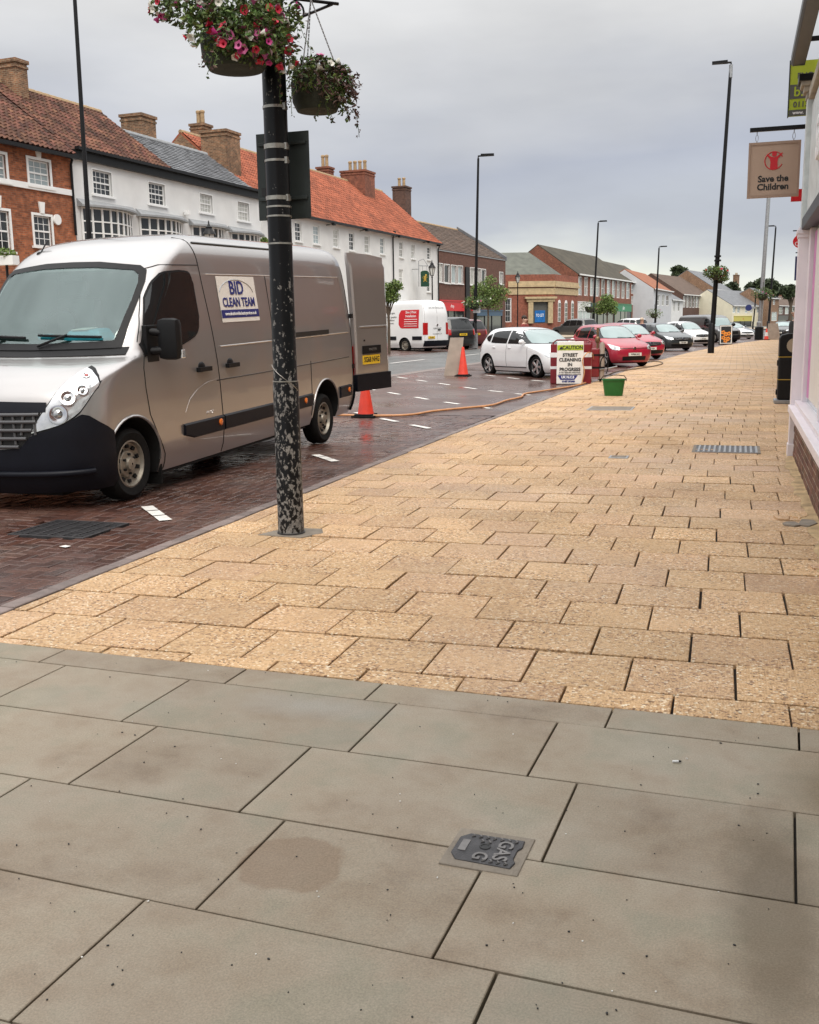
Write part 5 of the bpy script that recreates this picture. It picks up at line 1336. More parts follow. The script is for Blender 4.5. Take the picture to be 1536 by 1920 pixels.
patch(full, [(-0.62, 0.885, 0.965), (0, 0.885, 0.98), (0.62, 0.885, 0.965)], MAT['bumper_plastic'], vroot, 'bonnet_strip', 0.012, 30, 3)
for z, e in ((0.60, 0.35), (0.67, 0.43), (0.74, 0.49), (0.81, 0.53), (0.87, 0.56)):
    one('grille_bar', lambda mb: mb.tube([full(lerp(-e, e, k/24), z)+Vector((0, -0.02, 0)) for k in range(25)], 0.016, 6), MAT['grille_grey'], vroot, smooth=60)
for k in range(-5, 6):
    th = k*0.10
    one('grille_link', lambda mb: mb.tube([full(th+(0.02 if k % 2 else -0.02), 0.62 if abs(k) < 4 else 0.7)+Vector((0, -0.015, 0)), full(th, 0.87)+Vector((0, -0.015, 0))], 0.012, 6), MAT['grille_grey'], vroot)
one('badge', lambda mb: mb.prism([(0, 0.10), (0.065, 0), (0, -0.10), (-0.065, 0)], lambda a, b_, d: (a, d, 0.94+b_), 0.0, 0.08), MAT['chrome'], vroot)
plate(vroot, (-0.06, -0.03, 0.47), 'SG68 NHG', 0.50, 0.11, 'plate_white')
# side mouldings, seams, handles
def moulding(l0, l1, z0, z1, name='side_moulding'):
    n = max(2, int((l1-l0)*6)); mb = MB()
    def sec(l, s0, s1): 
        a, c = sd(l, s0), sd(l, s1); return [a+Vector((-0.01, 0, 0)), a+Vector((0.028, 0, 0.02)), c+Vector((0.028, 0, -0.02)), c+Vector((-0.01, 0, 0))]
    secs = [sec(lerp(l0, l1, i/n), z0+(0.05 if i == 0 and l0 < 1.9 else 0), z1) for i in range(n+1)]
    vs_ = [p for s_ in secs for p in s_]; fs = []
    for i in range(n):
        for k in range(4): fs.append((i*4+k, i*4+(k+1) % 4, (i+1)*4+(k+1) % 4, (i+1)*4+k))
    fs += [(0, 1, 2, 3), (n*4+3, n*4+2, n*4+1, n*4)]; mb.add(vs_, fs); return mb.build(name, MAT['bumper_plastic'], vroot, smooth=30)
for a, c in ((1.74, 2.55), (2.58, 3.93), (3.96, 4.98), (5.95, 6.36)): moulding(a, c, 0.42, 0.595)
for l, z in ((2.46, 0.525), (4.72, 0.52), (6.25, 0.52)):
    p = sd(l, z); one('side_marker', lambda mb: mb.lathe([(0.036, 0.02), (0.036, 0.036), (0.028, 0.042), (0.004, 0.044)], p, 12, axis='X'), MAT['amber_lens'], vroot, smooth=40)
gapm = MAT['ink_black']
for pts in ([(1.15, 1.31), (1.115, 1.18), (1.12, 1.0), (1.16, 0.75), (1.30, 0.5), (1.39, 0.35), (1.40, 0.20)], [(2.36, 2.42), (2.41, 2.2), (2.44, 1.91), (2.50, 1.36), (2.55, 0.9), (2.59, 0.19)], [(1.15, 1.42), (1.30, 1.66), (1.46, 1.88), (1.62, 2.09), (1.75, 2.13), (2.40, 2.14)],
            [(3.95, 2.05), (3.95, 0.22)], [(4.99, 1.0), (4.99, 0.30)], [(2.48, 0.96), (3.9, 0.96), (6.35, 0.97)], [(6.42, 2.3), (6.46, 1.9), (6.475, 1.2), (6.475, 0.6)]):
    seam(sd, pts, 0.006, gapm, vroot)
seam(sd, [(2.45, 2.365), (3.2, 2.365), (4.4, 2.365)], 0.014, gapm, vroot, 'roof_gutter')
# pressed panels: recess edges stand 8 mm off the skin
hi = MAT['paint_champagne']
for pts, r_ in (([(2.62, 1.305), (3.93, 1.305)], 0.009), ([(3.98, 1.305), (6.38, 1.31)], 0.009), ([(2.54, 2.05), (3.9, 2.055), (6.25, 2.06)], 0.006), ([(6.25, 2.06), (6.33, 1.9), (6.37, 1.7), (6.38, 1.35)], 0.005),
                ([(1.80, 0.70), (1.90, 0.82), (2.05, 0.90), (2.25, 0.955), (2.52, 0.98)], 0.002)): seam(sd, pts, r_, hi, vroot, 'body_crease')
one('sliding_door_rail', lambda mb: mb.box(0.965, 0.995, 4.2, 5.66, 1.32, 1.375), MAT['ink_black'], vroot)
for l in (2.20, 2.82):
    p = sd(l, 1.10)
    one('door_handle', lambda mb: (mb.box(p.x-0.005, p.x+0.045, l-0.125, l+0.125, 1.075, 1.12), mb.ball((p.x, l-0.02, 1.125), 0.02, 0.07, 0.05)), MAT['black_plastic'], vroot, smooth=40)
# wheel-arch lips and sill
for wy, zz in ((0.86, 0.31), (5.47, 0.27)):
    for f_ in (sd, sdl):
        pts = []
        for k in range(19):
            a = PI*k/18; l = wy+0.462*math.cos(a); z = zz+0.462*math.sin(a); pts.append(f_(l, z))
        one('arch_lip', lambda mb: mb.tube(pts, 0.014, 6), hi if wy > 1 else MAT['paint_champagne'], vroot, smooth=60)
one('mudflap', lambda mb: mb.box(0.62, 0.96, 1.33, 1.36, 0.06, 0.4), MAT['rubber'], vroot)
one('underfloor', lambda mb: (mb.box(-0.6, 0.6, 0.3, 6.3, 0.13, 0.32), mb.box(-0.92, 0.92, 1.4, 4.9, 0.15, 0.3)), MAT['underbody'], vroot)  # van floor, set low and wide to deepen the shade beneath
one('roof_aerial', lambda mb: (mb.ball((-0.62, 1.93, 2.285), 0.03, 0.06, 0.03), mb.tube([(-0.62, 1.93, 2.30), (-0.62, 2.05, 2.42)], 0.008, 6)), MAT['black_plastic'], vroot)
for wy in WY:
    zc_ = 0.333-RAKE*(wy-0.86)
    for sgn in (-1, 1): wheel(vroot, sgn*0.855, wy, zc_, 0.333, 0.225, 'steel', sgn)
# rear: bumper, lamp, painted load-space shade, closed far door, open near door
patch(V.rear(), [(-0.9, 0.30, 0.60), (0, 0.30, 0.60), (0.9, 0.30, 0.60)], MAT['bumper_plastic'], vroot, 'rear_bumper', 0.05, 20, 4, flip=True)
patch(V.rcorner(1), [(0.5, 0.70, 1.10), (1.0, 0.70, 1.12), (1.5, 0.70, 1.10)], MAT['red_lens'], vroot, 'rear_lamp', 0.02, 10, 4, flip=True)
patch(V.rcorner(1), [(0.5, 0.22, 0.60), (1.0, 0.22, 0.60), (1.53, 0.22, 0.60)], MAT['bumper_plastic'], vroot, 'bumper_corner', 0.03, 10, 4, flip=True)
patch(V.rear(), [(-0.02, 0.66, 2.20), (0.4, 0.66, 2.2), (0.80, 0.66, 2.1)], MAT['ink_black'], vroot, 'load_space_shade', 0.006, 16, 8, flip=True)  # flat black sheet on the body, standing in for shade inside the load bay
# open door: hinge at the rear corner, swung out and back
DW = 0.80
def door_sect(z):                   # slight barrel like the body
    return V.w(min(z, 2.3))-0.985
hinge = Vector((0.985, 6.56, 0)); phi = R(72)     # measured from +x towards +y
dx = Vector((math.cos(phi), math.sin(phi), 0)); dn = Vector((dx.y, -dx.x, 0))   # dn looks to the front: the outer skin
def door_pt(u, z, d): 
    lean = -(0.985-V.w(min(z, 2.3)))*0.6
    return hinge+dx*(u+lean*(1 if u < 0.4 else 0.5))+dn*d+Vector((0, 0, z))
def dr_(mb):
    zs = [0.52, 0.60, 0.9, 1.2, 1.5, 1.8, 2.0, 2.2, 2.32, 2.40]; us = [0.02, 0.05, 0.2, 0.4, 0.6, DW-0.04, DW]
    g = {}
    vs_ = []; fs = []
    for side_ in (0, 1):
        for i, u in enumerate(us):
            for j, z in enumerate(zs):
                edge = (i in (0, len(us)-1)) or (j in (0, len(zs)-1))
                bulge = 0.035 - (0.02 if edge else 0) - (0.03 if z > 2.3 else 0)
                g[(side_, i, j)] = len(vs_); vs_.append(door_pt(u, z-(0.06*(u/DW)**2 if z > 2.3 else 0), bulge if side_ == 0 else -0.05))
    nu_, nz = len(us), len(zs)
    for i in range(nu_-1):
        for j in range(nz-1):
            fs.append((g[0, i, j], g[0, i+1, j], g[0, i+1, j+1], g[0, i, j+1])); fs.append((g[1, i, j], g[1, i, j+1], g[1, i+1, j+1], g[1, i+1, j]))
    for i in range(nu_-1):
        fs.append((g[0, i, 0], g[1, i, 0], g[1, i+1, 0], g[0, i+1, 0])); fs.append((g[0, i, nz-1], g[0, i+1, nz-1], g[1, i+1, nz-1], g[1, i, nz-1]))
    for j in range(nz-1):
        fs.append((g[0, 0, j], g[0, 0, j+1], g[1, 0, j+1], g[1, 0, j])); fs.append((g[0, nu_-1, j], g[1, nu_-1, j], g[1, nu_-1, j+1], g[0, nu_-1, j+1]))
    mb.add(vs_, fs)
door = one('rear_door', dr_, MAT['paint_champagne'], vroot, smooth=25)
door['label'] = 'open rear door with a yellow number plate'
def dbox(name, u0, u1, z0, z1, d0, d1, m, **kw):
    return one(name, lambda mb: mb.hexa([door_pt(u0, z0, d0), door_pt(u1, z0, d0), door_pt(u1, z0, d1), door_pt(u0, z0, d1)], [door_pt(u0, z1, d0), door_pt(u1, z1, d0), door_pt(u1, z1, d1), door_pt(u0, z1, d1)]), MAT[m], door, **kw)
dbox('lower_trim', 0.0, DW+0.01, 0.46, 0.70, -0.05, 0.055, 'bumper_plastic')
dbox('handle_panel', 0.16, 0.58, 0.985, 1.10, 0.03, 0.056, 'black_plastic')
pl_ = dbox('number_plate', 0.16, 0.56, 0.835, 0.965, 0.03, 0.046, 'plate_yellow')
text('SG68 NHG', 0.105, MAT['ink_black'], pl_, frame(door_pt(0.36, 0.90, 0.048), dx, (0, 0, 1)), 0.001, sx=0.72, bold=0.002)
text('MASTER', 0.05, MAT['galv'], door, frame(door_pt(0.38, 1.045, 0.058), dx, (0, 0, 1)), 0.001)
one('door_crease', lambda mb: mb.tube([door_pt(0.12, 1.37, 0.036), door_pt(0.75, 1.37, 0.036)], 0.012, 6), MAT['paint_champagne'], door)
one('door_crease', lambda mb: mb.tube([door_pt(0.12, 2.03, 0.030), door_pt(0.17, 2.05, 0.030), door_pt(0.70, 2.05, 0.030)], 0.006, 6), MAT['paint_champagne'], door)
dbox('door_lock', 0.20, 0.225, 1.165, 1.19, 0.03, 0.045, 'ink_black')
one('hinge', lambda mb: (mb.box(0.93, 1.01, 6.46, 6.54, 1.50, 1.56), mb.box(0.93, 1.01, 6.46, 6.54, 0.8, 0.86)), MAT['black_plastic'], vroot)
# sign on the side
def body_frame(l, z, lift):
    p = sd(l, z); ex = (sd(l+0.05, z)-sd(l-0.05, z)).normalized(); ey = (sd(l, z+0.05)-sd(l, z-0.05)).normalized()
    m = frame(p, ex, ey); return m @ Matrix.Translation((0, 0, lift))
vs_sign = patch(sd, [(2.74, 1.55, 2.035), (3.15, 1.55, 2.035), (3.64, 1.55, 2.035)], MAT['vinyl_white'], vroot, 'side_sign', 0.006, 8, 4)
patch(sd, [(2.745, 1.595, 1.68), (3.635, 1.595, 1.68)], MAT['ink_navy'], vs_sign, 'blue_band', 0.009, 8, 2)
text('BID', 0.20, MAT['ink_navy'], vs_sign, body_frame(3.17, 1.905, 0.011), 0.001, bold=0.004, sx=1.1)
text('CLEAN TEAM', 0.135, MAT['ink_navy'], vs_sign, body_frame(3.19, 1.755, 0.011), 0.001, bold=0.003, sx=0.95)
text('www.uknationwidecleaningservices.co.uk', 0.052, MAT['ink_white'], vs_sign, body_frame(3.19, 1.637, 0.013), 0.001, bold=0.001, sx=0.86)
one('swirl', lambda mb: mb.tube([sd(3.17+0.40*math.cos(a), 1.84+0.16*math.sin(a))+Vector((0.006, 0, 0)) for a in [R(10+k*10) for k in range(17)]], 0.006, 5), MAT['galv'], vs_sign)
text('dCi 125', 0.05, MAT['chrome'], vroot, body_frame(2.30, 0.645, 0.003), 0.002)

# ------------------------------------------------------------------ cars
HATCH = dict(lf=[(0.16, 0.10), (0.25, 0.03), (0.40, 0.0), (0.55, 0.01), (0.66, 0.06), (0.72, 0.14), (0.78, 0.30), (0.86, 0.62), (0.92, 0.90), (0.955, 1.05), (1.05, 1.22), (1.2, 1.46), (1.33, 1.72), (1.39, 1.95), (1.43, 2.2), (1.455, 2.5)],
             lr=[(0.16, 3.92), (0.3, 4.0), (0.55, 4.02), (0.8, 4.0), (0.95, 3.95), (1.1, 3.86), (1.3, 3.72), (1.39, 3.6), (1.43, 3.4), (1.455, 3.1)],
             w=[(0.16, 0.78), (0.28, 0.84), (0.5, 0.873), (0.75, 0.87), (0.9, 0.852), (0.96, 0.835), (1.1, 0.775), (1.25, 0.705), (1.34, 0.645), (1.40, 0.57), (1.435, 0.46), (1.455, 0.3)],
             cf=[(0.16, 0.45), (0.6, 0.50), (0.9, 0.50), (1.1, 0.42), (1.4, 0.35)], cr=[(0.16, 0.30), (0.9, 0.34), (1.4, 0.30)])
LOW = dict(lf=[(0.14, 0.10), (0.22, 0.03), (0.36, 0.0), (0.52, 0.02), (0.62, 0.08), (0.68, 0.20), (0.74, 0.48), (0.82, 0.95), (0.88, 1.25), (0.92, 1.38), (1.05, 1.66), (1.2, 2.0), (1.29, 2.3), (1.33, 2.6), (1.35, 2.85)],
           lr=[(0.14, 4.5), (0.3, 4.62), (0.6, 4.66), (0.85, 4.62), (0.95, 4.4), (1.1, 4.05), (1.25, 3.6), (1.33, 3.2), (1.35, 3.0)],
           w=[(0.14, 0.82), (0.26, 0.89), (0.5, 0.925), (0.72, 0.915), (0.88, 0.885), (1.0, 0.80), (1.15, 0.72), (1.27, 0.62), (1.32, 0.5), (1.35, 0.32)],
           cf=[(0.14, 0.5), (0.6, 0.58), (0.9, 0.55), (1.3, 0.4)], cr=[(0.14, 0.35), (0.9, 0.4), (1.3, 0.35)])
SUV = dict(lf=[(0.2, 0.10), (0.32, 0.02), (0.5, 0.0), (0.8, 0.02), (0.95, 0.08), (1.02, 0.3), (1.10, 0.9), (1.15, 1.15), (1.3, 1.35), (1.55, 1.7), (1.7, 2.0), (1.76, 2.4), (1.79, 2.7)],
           lr=[(0.2, 4.6), (0.4, 4.72), (0.7, 4.75), (1.0, 4.72), (1.15, 4.68), (1.5, 4.5), (1.68, 4.40), (1.76, 4.2), (1.79, 3.8)],
           w=[(0.2, 0.86), (0.35, 0.94), (0.6, 0.98), (1.0, 0.97), (1.12, 0.95), (1.35, 0.87), (1.6, 0.79), (1.7, 0.72), (1.76, 0.58), (1.79, 0.35)],
           cf=[(0.2, 0.45), (1.0, 0.45), (1.7, 0.4)], cr=[(0.2, 0.30), (1.0, 0.32), (1.7, 0.3)])
def lev(a, b, n=34): 
    return [a+(b-a)*(1-(1-i/(n-1))**1.35) for i in range(n)]
def car(name, label, kind, paint_, near_pt, heading, corner='FR', sc=(1, 1, 1), style='alloy', plate_txt=None, face='', z=0.0, group=None, cat='car', side_glass=True, arch_black=False, roofcol=None):
    """near_pt: ground point under the named front wheel ('FR','FL') or rear wheel ('RR','RL')"""
    T = dict(hatch=HATCH, low=LOW, suv=SUV)[kind]; v = Veh(sc=sc, **T)
    wf, wr, wr_, tr, wd = dict(hatch=(0.80, 3.36, 0.315, 0.745, 0.20), low=(0.86, 3.70, 0.335, 0.80, 0.22), suv=(0.90, 3.80, 0.375, 0.83, 0.25))[kind]
    sx, sy, sz = sc; wf *= sy; wr *= sy; wr_ *= sz; tr *= sx
    rz = R(heading)+PI/2            # heading: direction of the nose, degrees from +x
    off = Vector((-tr if corner[1] == 'R' else tr, wf if corner[0] == 'F' else wr, 0))
    # looking along -y with x to the ... : nose -y, so vehicle's right is -x
    Rz = Matrix.Rotation(rz, 4, 'Z'); o = Vector((near_pt[0], near_pt[1], z))-(Rz @ off)
    root = empty(name, o, rz, label, cat, group)
    P = MAT[paint_]
    body = v.body(lev(T['w'][0][0], T['w'][-1][0]), NF=12, NS=12, NR=8).build('body', [P, MAT['underbody']], None, smooth=30)
    cut = []
    for wy in (wf, wr):
        for sgn in (-1, 1):
            q = MB(); a_ = wr_*1.16
            pl = [(a_*math.cos(t), a_*math.sin(t)) for t in [PI*i/14 for i in range(15)]]+[(-a_, -0.5), (a_, -0.5)]
            q.prism(pl, lambda a, b_, d: (d, wy+a, wr_+b_), sgn*(tr-wd*0.8), sgn*(tr+0.5), 1); cut.append(cutter(q, [P, MAT['underbody']]))
    boolean(body, cut); body.parent = root
    for wy in (wf, wr):
        for sgn in (-1, 1): wheel(root, sgn*(tr+0.0), wy, wr_, wr_, wd, style, sgn)
    G = MAT['car_glass']
    sl, fr_, rr_ = v.side(1), v.front(), v.rear(); slm = v.side(-1)
    if kind == 'hatch':
        A = [[(1.18, 0.965, 0.985), (1.35, 0.965, 1.10), (1.6, 0.965, 1.24), (1.85, 0.967, 1.33), (2.25, 0.97, 1.355), (2.27, 0.97, 1.355)], [(2.33, 0.972, 1.355), (2.8, 0.98, 1.345), (3.05, 0.985, 1.325), (3.2, 1.0, 1.28)], [(3.26, 1.01, 1.26), (3.42, 1.05, 1.22), (3.52, 1.12, 1.17)]]
        S_ = [(-0.60, 0.985, 1.26), (-0.5, 0.975, 1.33), (-0.3, 0.97, 1.36), (0, 0.967, 1.37), (0.3, 0.97, 1.36), (0.5, 0.975, 1.33), (0.60, 0.985, 1.26)]
        S_ = [(-0.66, 0.99, 1.10)]+S_+[(0.66, 0.99, 1.10)]
        Rr = [(-0.55, 1.02, 1.25), (-0.3, 1.0, 1.33), (0.3, 1.0, 1.33), (0.55, 1.02, 1.25)]
    elif kind == 'low':
        A = [[(1.55, 0.915, 0.93), (1.8, 0.92, 1.08), (2.1, 0.92, 1.19), (2.5, 0.925, 1.25), (2.75, 0.93, 1.255)], [(2.8, 0.93, 1.255), (3.3, 0.94, 1.22), (3.7, 0.955, 1.12), (3.95, 0.97, 1.02)]]
        S_ = [(-0.68, 0.94, 1.05), (-0.55, 0.93, 1.22), (0, 0.925, 1.27), (0.55, 0.93, 1.22), (0.68, 0.94, 1.05)]
        Rr = [(-0.5, 0.99, 1.2), (0, 0.98, 1.27), (0.5, 0.99, 1.2)]
    else:
        A = [[(1.5, 1.14, 1.2), (1.8, 1.14, 1.48), (2.1, 1.14, 1.62), (2.6, 1.145, 1.65)], [(2.68, 1.145, 1.65), (3.55, 1.15, 1.64)], [(3.63, 1.15, 1.64), (4.2, 1.18, 1.58), (4.35, 1.22, 1.52)]]
        S_ = [(-0.75, 1.19, 1.50), (-0.5, 1.17, 1.66), (0, 1.165, 1.69), (0.5, 1.17, 1.66), (0.75, 1.19, 1.50)]
        Rr = [(-0.80, 1.15, 1.5), (-0.62, 1.13, 1.63), (0, 1.12, 1.67), (0.62, 1.13, 1.63), (0.80, 1.15, 1.5)]
    for cols in A:
        patch(sl, cols, G, root, 'side_window', 0.006, 14, 5); patch(slm, cols, G, root, 'side_window', 0.006, 14, 5, flip=True)
    patch(fr_, [(a*1.05, b_-0.02, c+0.02) for a, b_, c in S_], MAT['black_plastic'], root, 'screen_seal', 0.003, 20, 6)
    patch(fr_, S_, MAT['screen_glass_sky_tint'], root, 'windscreen', 0.008, 20, 6)
    patch(rr_, Rr, G, root, 'rear_window', 0.008, 16, 5, flip=True)
    # front face
    zb = dict(hatch=0.58, low=0.55, suv=0.85)[kind]; cr_, cl_ = v.corner(1), v.corner(-1)
    zt = dict(hatch=0.73, low=0.655, suv=0.97)[kind]
    for f_, fl in ((cr_, False), (cl_, True)):
        h_ = patch(f_, [(0.62, zb+0.01, zt-0.05), (0.85, zb, zt-0.01), (1.1, zb+0.02, zt+0.035), (1.28, zb+0.08, zt+0.06)], MAT['lamp_lens'], root, 'headlight', 0.008, 12, 5, flip=fl)
        patch(f_, [(0.80, zb+0.025, zt-0.035), (0.98, zb+0.03, zt-0.01)], MAT['lamp_bowl'], h_, 'lamp_unit', 0.012, 6, 3, flip=fl)
    def fullc(th, z_): 
        p = cr_(abs(th), z_); return Vector((p.x if th >= 0 else -p.x, p.y, p.z))
    if face == 'lowbar':           # body-coloured nose with badge, black lower intake
        seam(fullc, [(-0.62, zb+0.05), (0.62, zb+0.05)], 0.012, MAT['ink_black'], root, 'nose_slot')
        patch(fullc, [(-0.5, 0.23, 0.36), (0, 0.23, 0.37), (0.5, 0.23, 0.36)], MAT['black_plastic'], root, 'lower_intake', 0.006, 16, 3)
    else:
        patch(fullc, [(-0.55, zb-0.02, zt-0.06), (0, zb-0.06, zt-0.04), (0.55, zb-0.02, zt-0.06)], MAT['black_plastic'], root, 'grille', 0.006, 16, 4)
        patch(fullc, [(-0.8, 0.24, 0.36), (0, 0.22, 0.38), (0.8, 0.24, 0.36)], MAT['black_plastic'], root, 'lower_intake', 0.006, 16, 3)
        for k in (1, 2): seam(fullc, [(-0.5, zb-0.03+k*0.045), (0.5, zb-0.03+k*0.045)], 0.007, MAT['chrome'], root, 'grille_bar')
    p = fullc(0.0001, zb+0.05); one('badge', lambda mb: (mb.lathe([(0.055*sx, -0.035), (0.055*sx, -0.01)], p, 16, axis='Y'), mb.lathe([(0.04*sx, -0.042), (0.04*sx, -0.034)], p, 16, axis='Y')), MAT['chrome'], root, smooth=30)
    p = fullc(0.0001, dict(hatch=0.43, low=0.40, suv=0.6)[kind]); plate(root, (0, p.y-0.025, p.z), plate_txt or 'YX17 KLM', 0.50, 0.11, 'plate_white')
    p = rr_(0.0, dict(hatch=0.62, low=0.62, suv=0.83)[kind]); plate(root, (0, p.y+0.02, p.z), plate_txt or 'YX17 KLM', 0.50, 0.12, 'plate_yellow', facing=1)
    for f_, fl in ((v.rcorner(1), True), (v.rcorner(-1), False)):
        a, c = dict(hatch=(0.70, 0.95), low=(0.68, 0.80), suv=(0.80, 1.12))[kind]
        patch(f_, [(0.8, a, c-0.02), (1.15, a, c), (1.42, a+0.02, c)], MAT['red_lens'], root, 'tail_lamp', 0.008, 8, 4, flip=fl)
    # mirrors, handles, seams, sills
    lm = dict(hatch=1.42, low=1.75, suv=1.72)[kind]; zm = dict(hatch=0.99, low=0.95, suv=1.18)[kind]
    for sgn, f_ in ((1, sl), (-1, slm)):
        q = f_(lm, zm); mirror(root, q, q+Vector((sgn*0.13, -0.02, 0.035)), 1.0, P if not roofcol else MAT['black_plastic'])
        d1, d2 = dict(hatch=(2.30, 3.20), low=(2.78, 3.55), suv=(2.64, 3.58))[kind]; d0 = dict(hatch=1.22, low=1.45, suv=1.45)[kind]
        zt2 = dict(hatch=0.955, low=0.9, suv=1.13)[kind]
        seam(f_, [(d0, zt2-0.05), (d0-0.02, 0.6), (d0+0.05, 0.30)], 0.005, gapm, root); seam(f_, [(d1, zt2), (d1+0.02, 0.6), (d1, 0.30)], 0.005, gapm, root)
        seam(f_, [(d0+0.05, 0.28), (d2-0.2, 0.28)], 0.016, MAT['black_plastic'], root, 'sill_trim')
        for l in (d1-0.16, d2-0.22):
            q = f_(l, zt2-0.10); one('door_handle', lambda mb: mb.ball(q+Vector((sgn*0.01, 0, 0)), 0.018, 0.09, 0.018, 8, 6), P, root, smooth=60)
        if arch_black:
            for wy in (wf, wr):
                pts = [f_((wy+wr_*1.2*math.cos(PI*k/14))/sy, (wr_+wr_*1.2*math.sin(PI*k/14))/sz) for k in range(15)]
                one('arch_moulding', lambda mb: mb.tube(pts, 0.03, 6), MAT['black_plastic'], root, smooth=60)
    q = fr_(0.3, S_[0][1]-0.005); one('wiper', lambda mb: mb.tube([fr_(0.45, S_[3][1]+0.005)+Vector((0, -0.015, 0.01)), fr_(-0.15, S_[3][1]+0.02)+Vector((0, -0.015, 0.01))], 0.009, 5), MAT['black_plastic'], root)
    one('underfloor', lambda mb: mb.box(-tr*0.85, tr*0.85, wf-0.3, wr+0.3, 0.12, 0.25), MAT['underbody'], root)
    return root
car('white_hatchback', 'white five-door hatchback with dark spoked alloys behind the caution sign', 'hatch', 'paint_white', (-5.48, 29.42), -44, 'FR', (1.0, 1.0, 1.0), 'alloy', 'YH18 ZRT')
car('small_red_car', 'small bright red car with round badge and plate WX66 AHJ', 'hatch', 'paint_red', (-4.39, 36.7), -55, 'FR', (0.94, 0.90, 1.03), 'alloy_s', 'WX66 AHJ', 'lowbar')
car('red_supermini', 'red car with a dark grille parked between the small red and dark grey cars', 'hatch', 'paint_red', (-3.30, 45.0), -55, 'FL', (0.98, 1.0, 1.06), 'alloy_s', 'NL15 ORX')
car('dark_grey_hatchback', 'dark slate grey hatchback beside the red cars', 'hatch', 'paint_slate', (-3.85, 57.0), -52, 'FR', (1.0, 1.0, 1.03), 'alloy_s', 'YC65 HMA')
car('white_city_car', 'white city car with black wheel-arch trim behind the black lamp column', 'hatch', 'paint_white', (-1.95, 68.5), -52, 'FL', (0.95, 0.92, 1.08), 'alloy_s', 'NX19 BJU', arch_black=True, roofcol=1)
car('white_coupe', 'low white coupe with a black grille near the grey post', 'low', 'paint_white', (0.9, 92.5), -52, 'FL', (1, 1, 1), 'alloy_s', 'OO67 SLN')
car('blue_grey_saloon', 'blue-grey saloon parked behind the white coupe', 'low', 'paint_bluegrey', (1.1, 102.5), -52, 'FL', (1, 1, 1.05), 'alloy_s')
car('black_saloon', 'black car with pale windscreen parked facing the end of the pavement', 'low', 'paint_black', (2.9, 100.0), -100, 'FR', (1, 1, 1.08), 'alloy_s')
car('black_estate', 'black off-roader seen from behind beside the white signwritten van', 'suv', 'paint_black', (-15.6, 54.6), 140, 'RL', (1, 1, 1), 'alloy_s', 'YK19 VNB', z=0.22)
car('maroon_off_roader', 'dark maroon estate parked beyond the black off-roader', 'suv', 'paint_maroon', (-15.3, 62.0), 140, 'RR', (1, 1, 0.95), 'alloy_s', z=0.22)
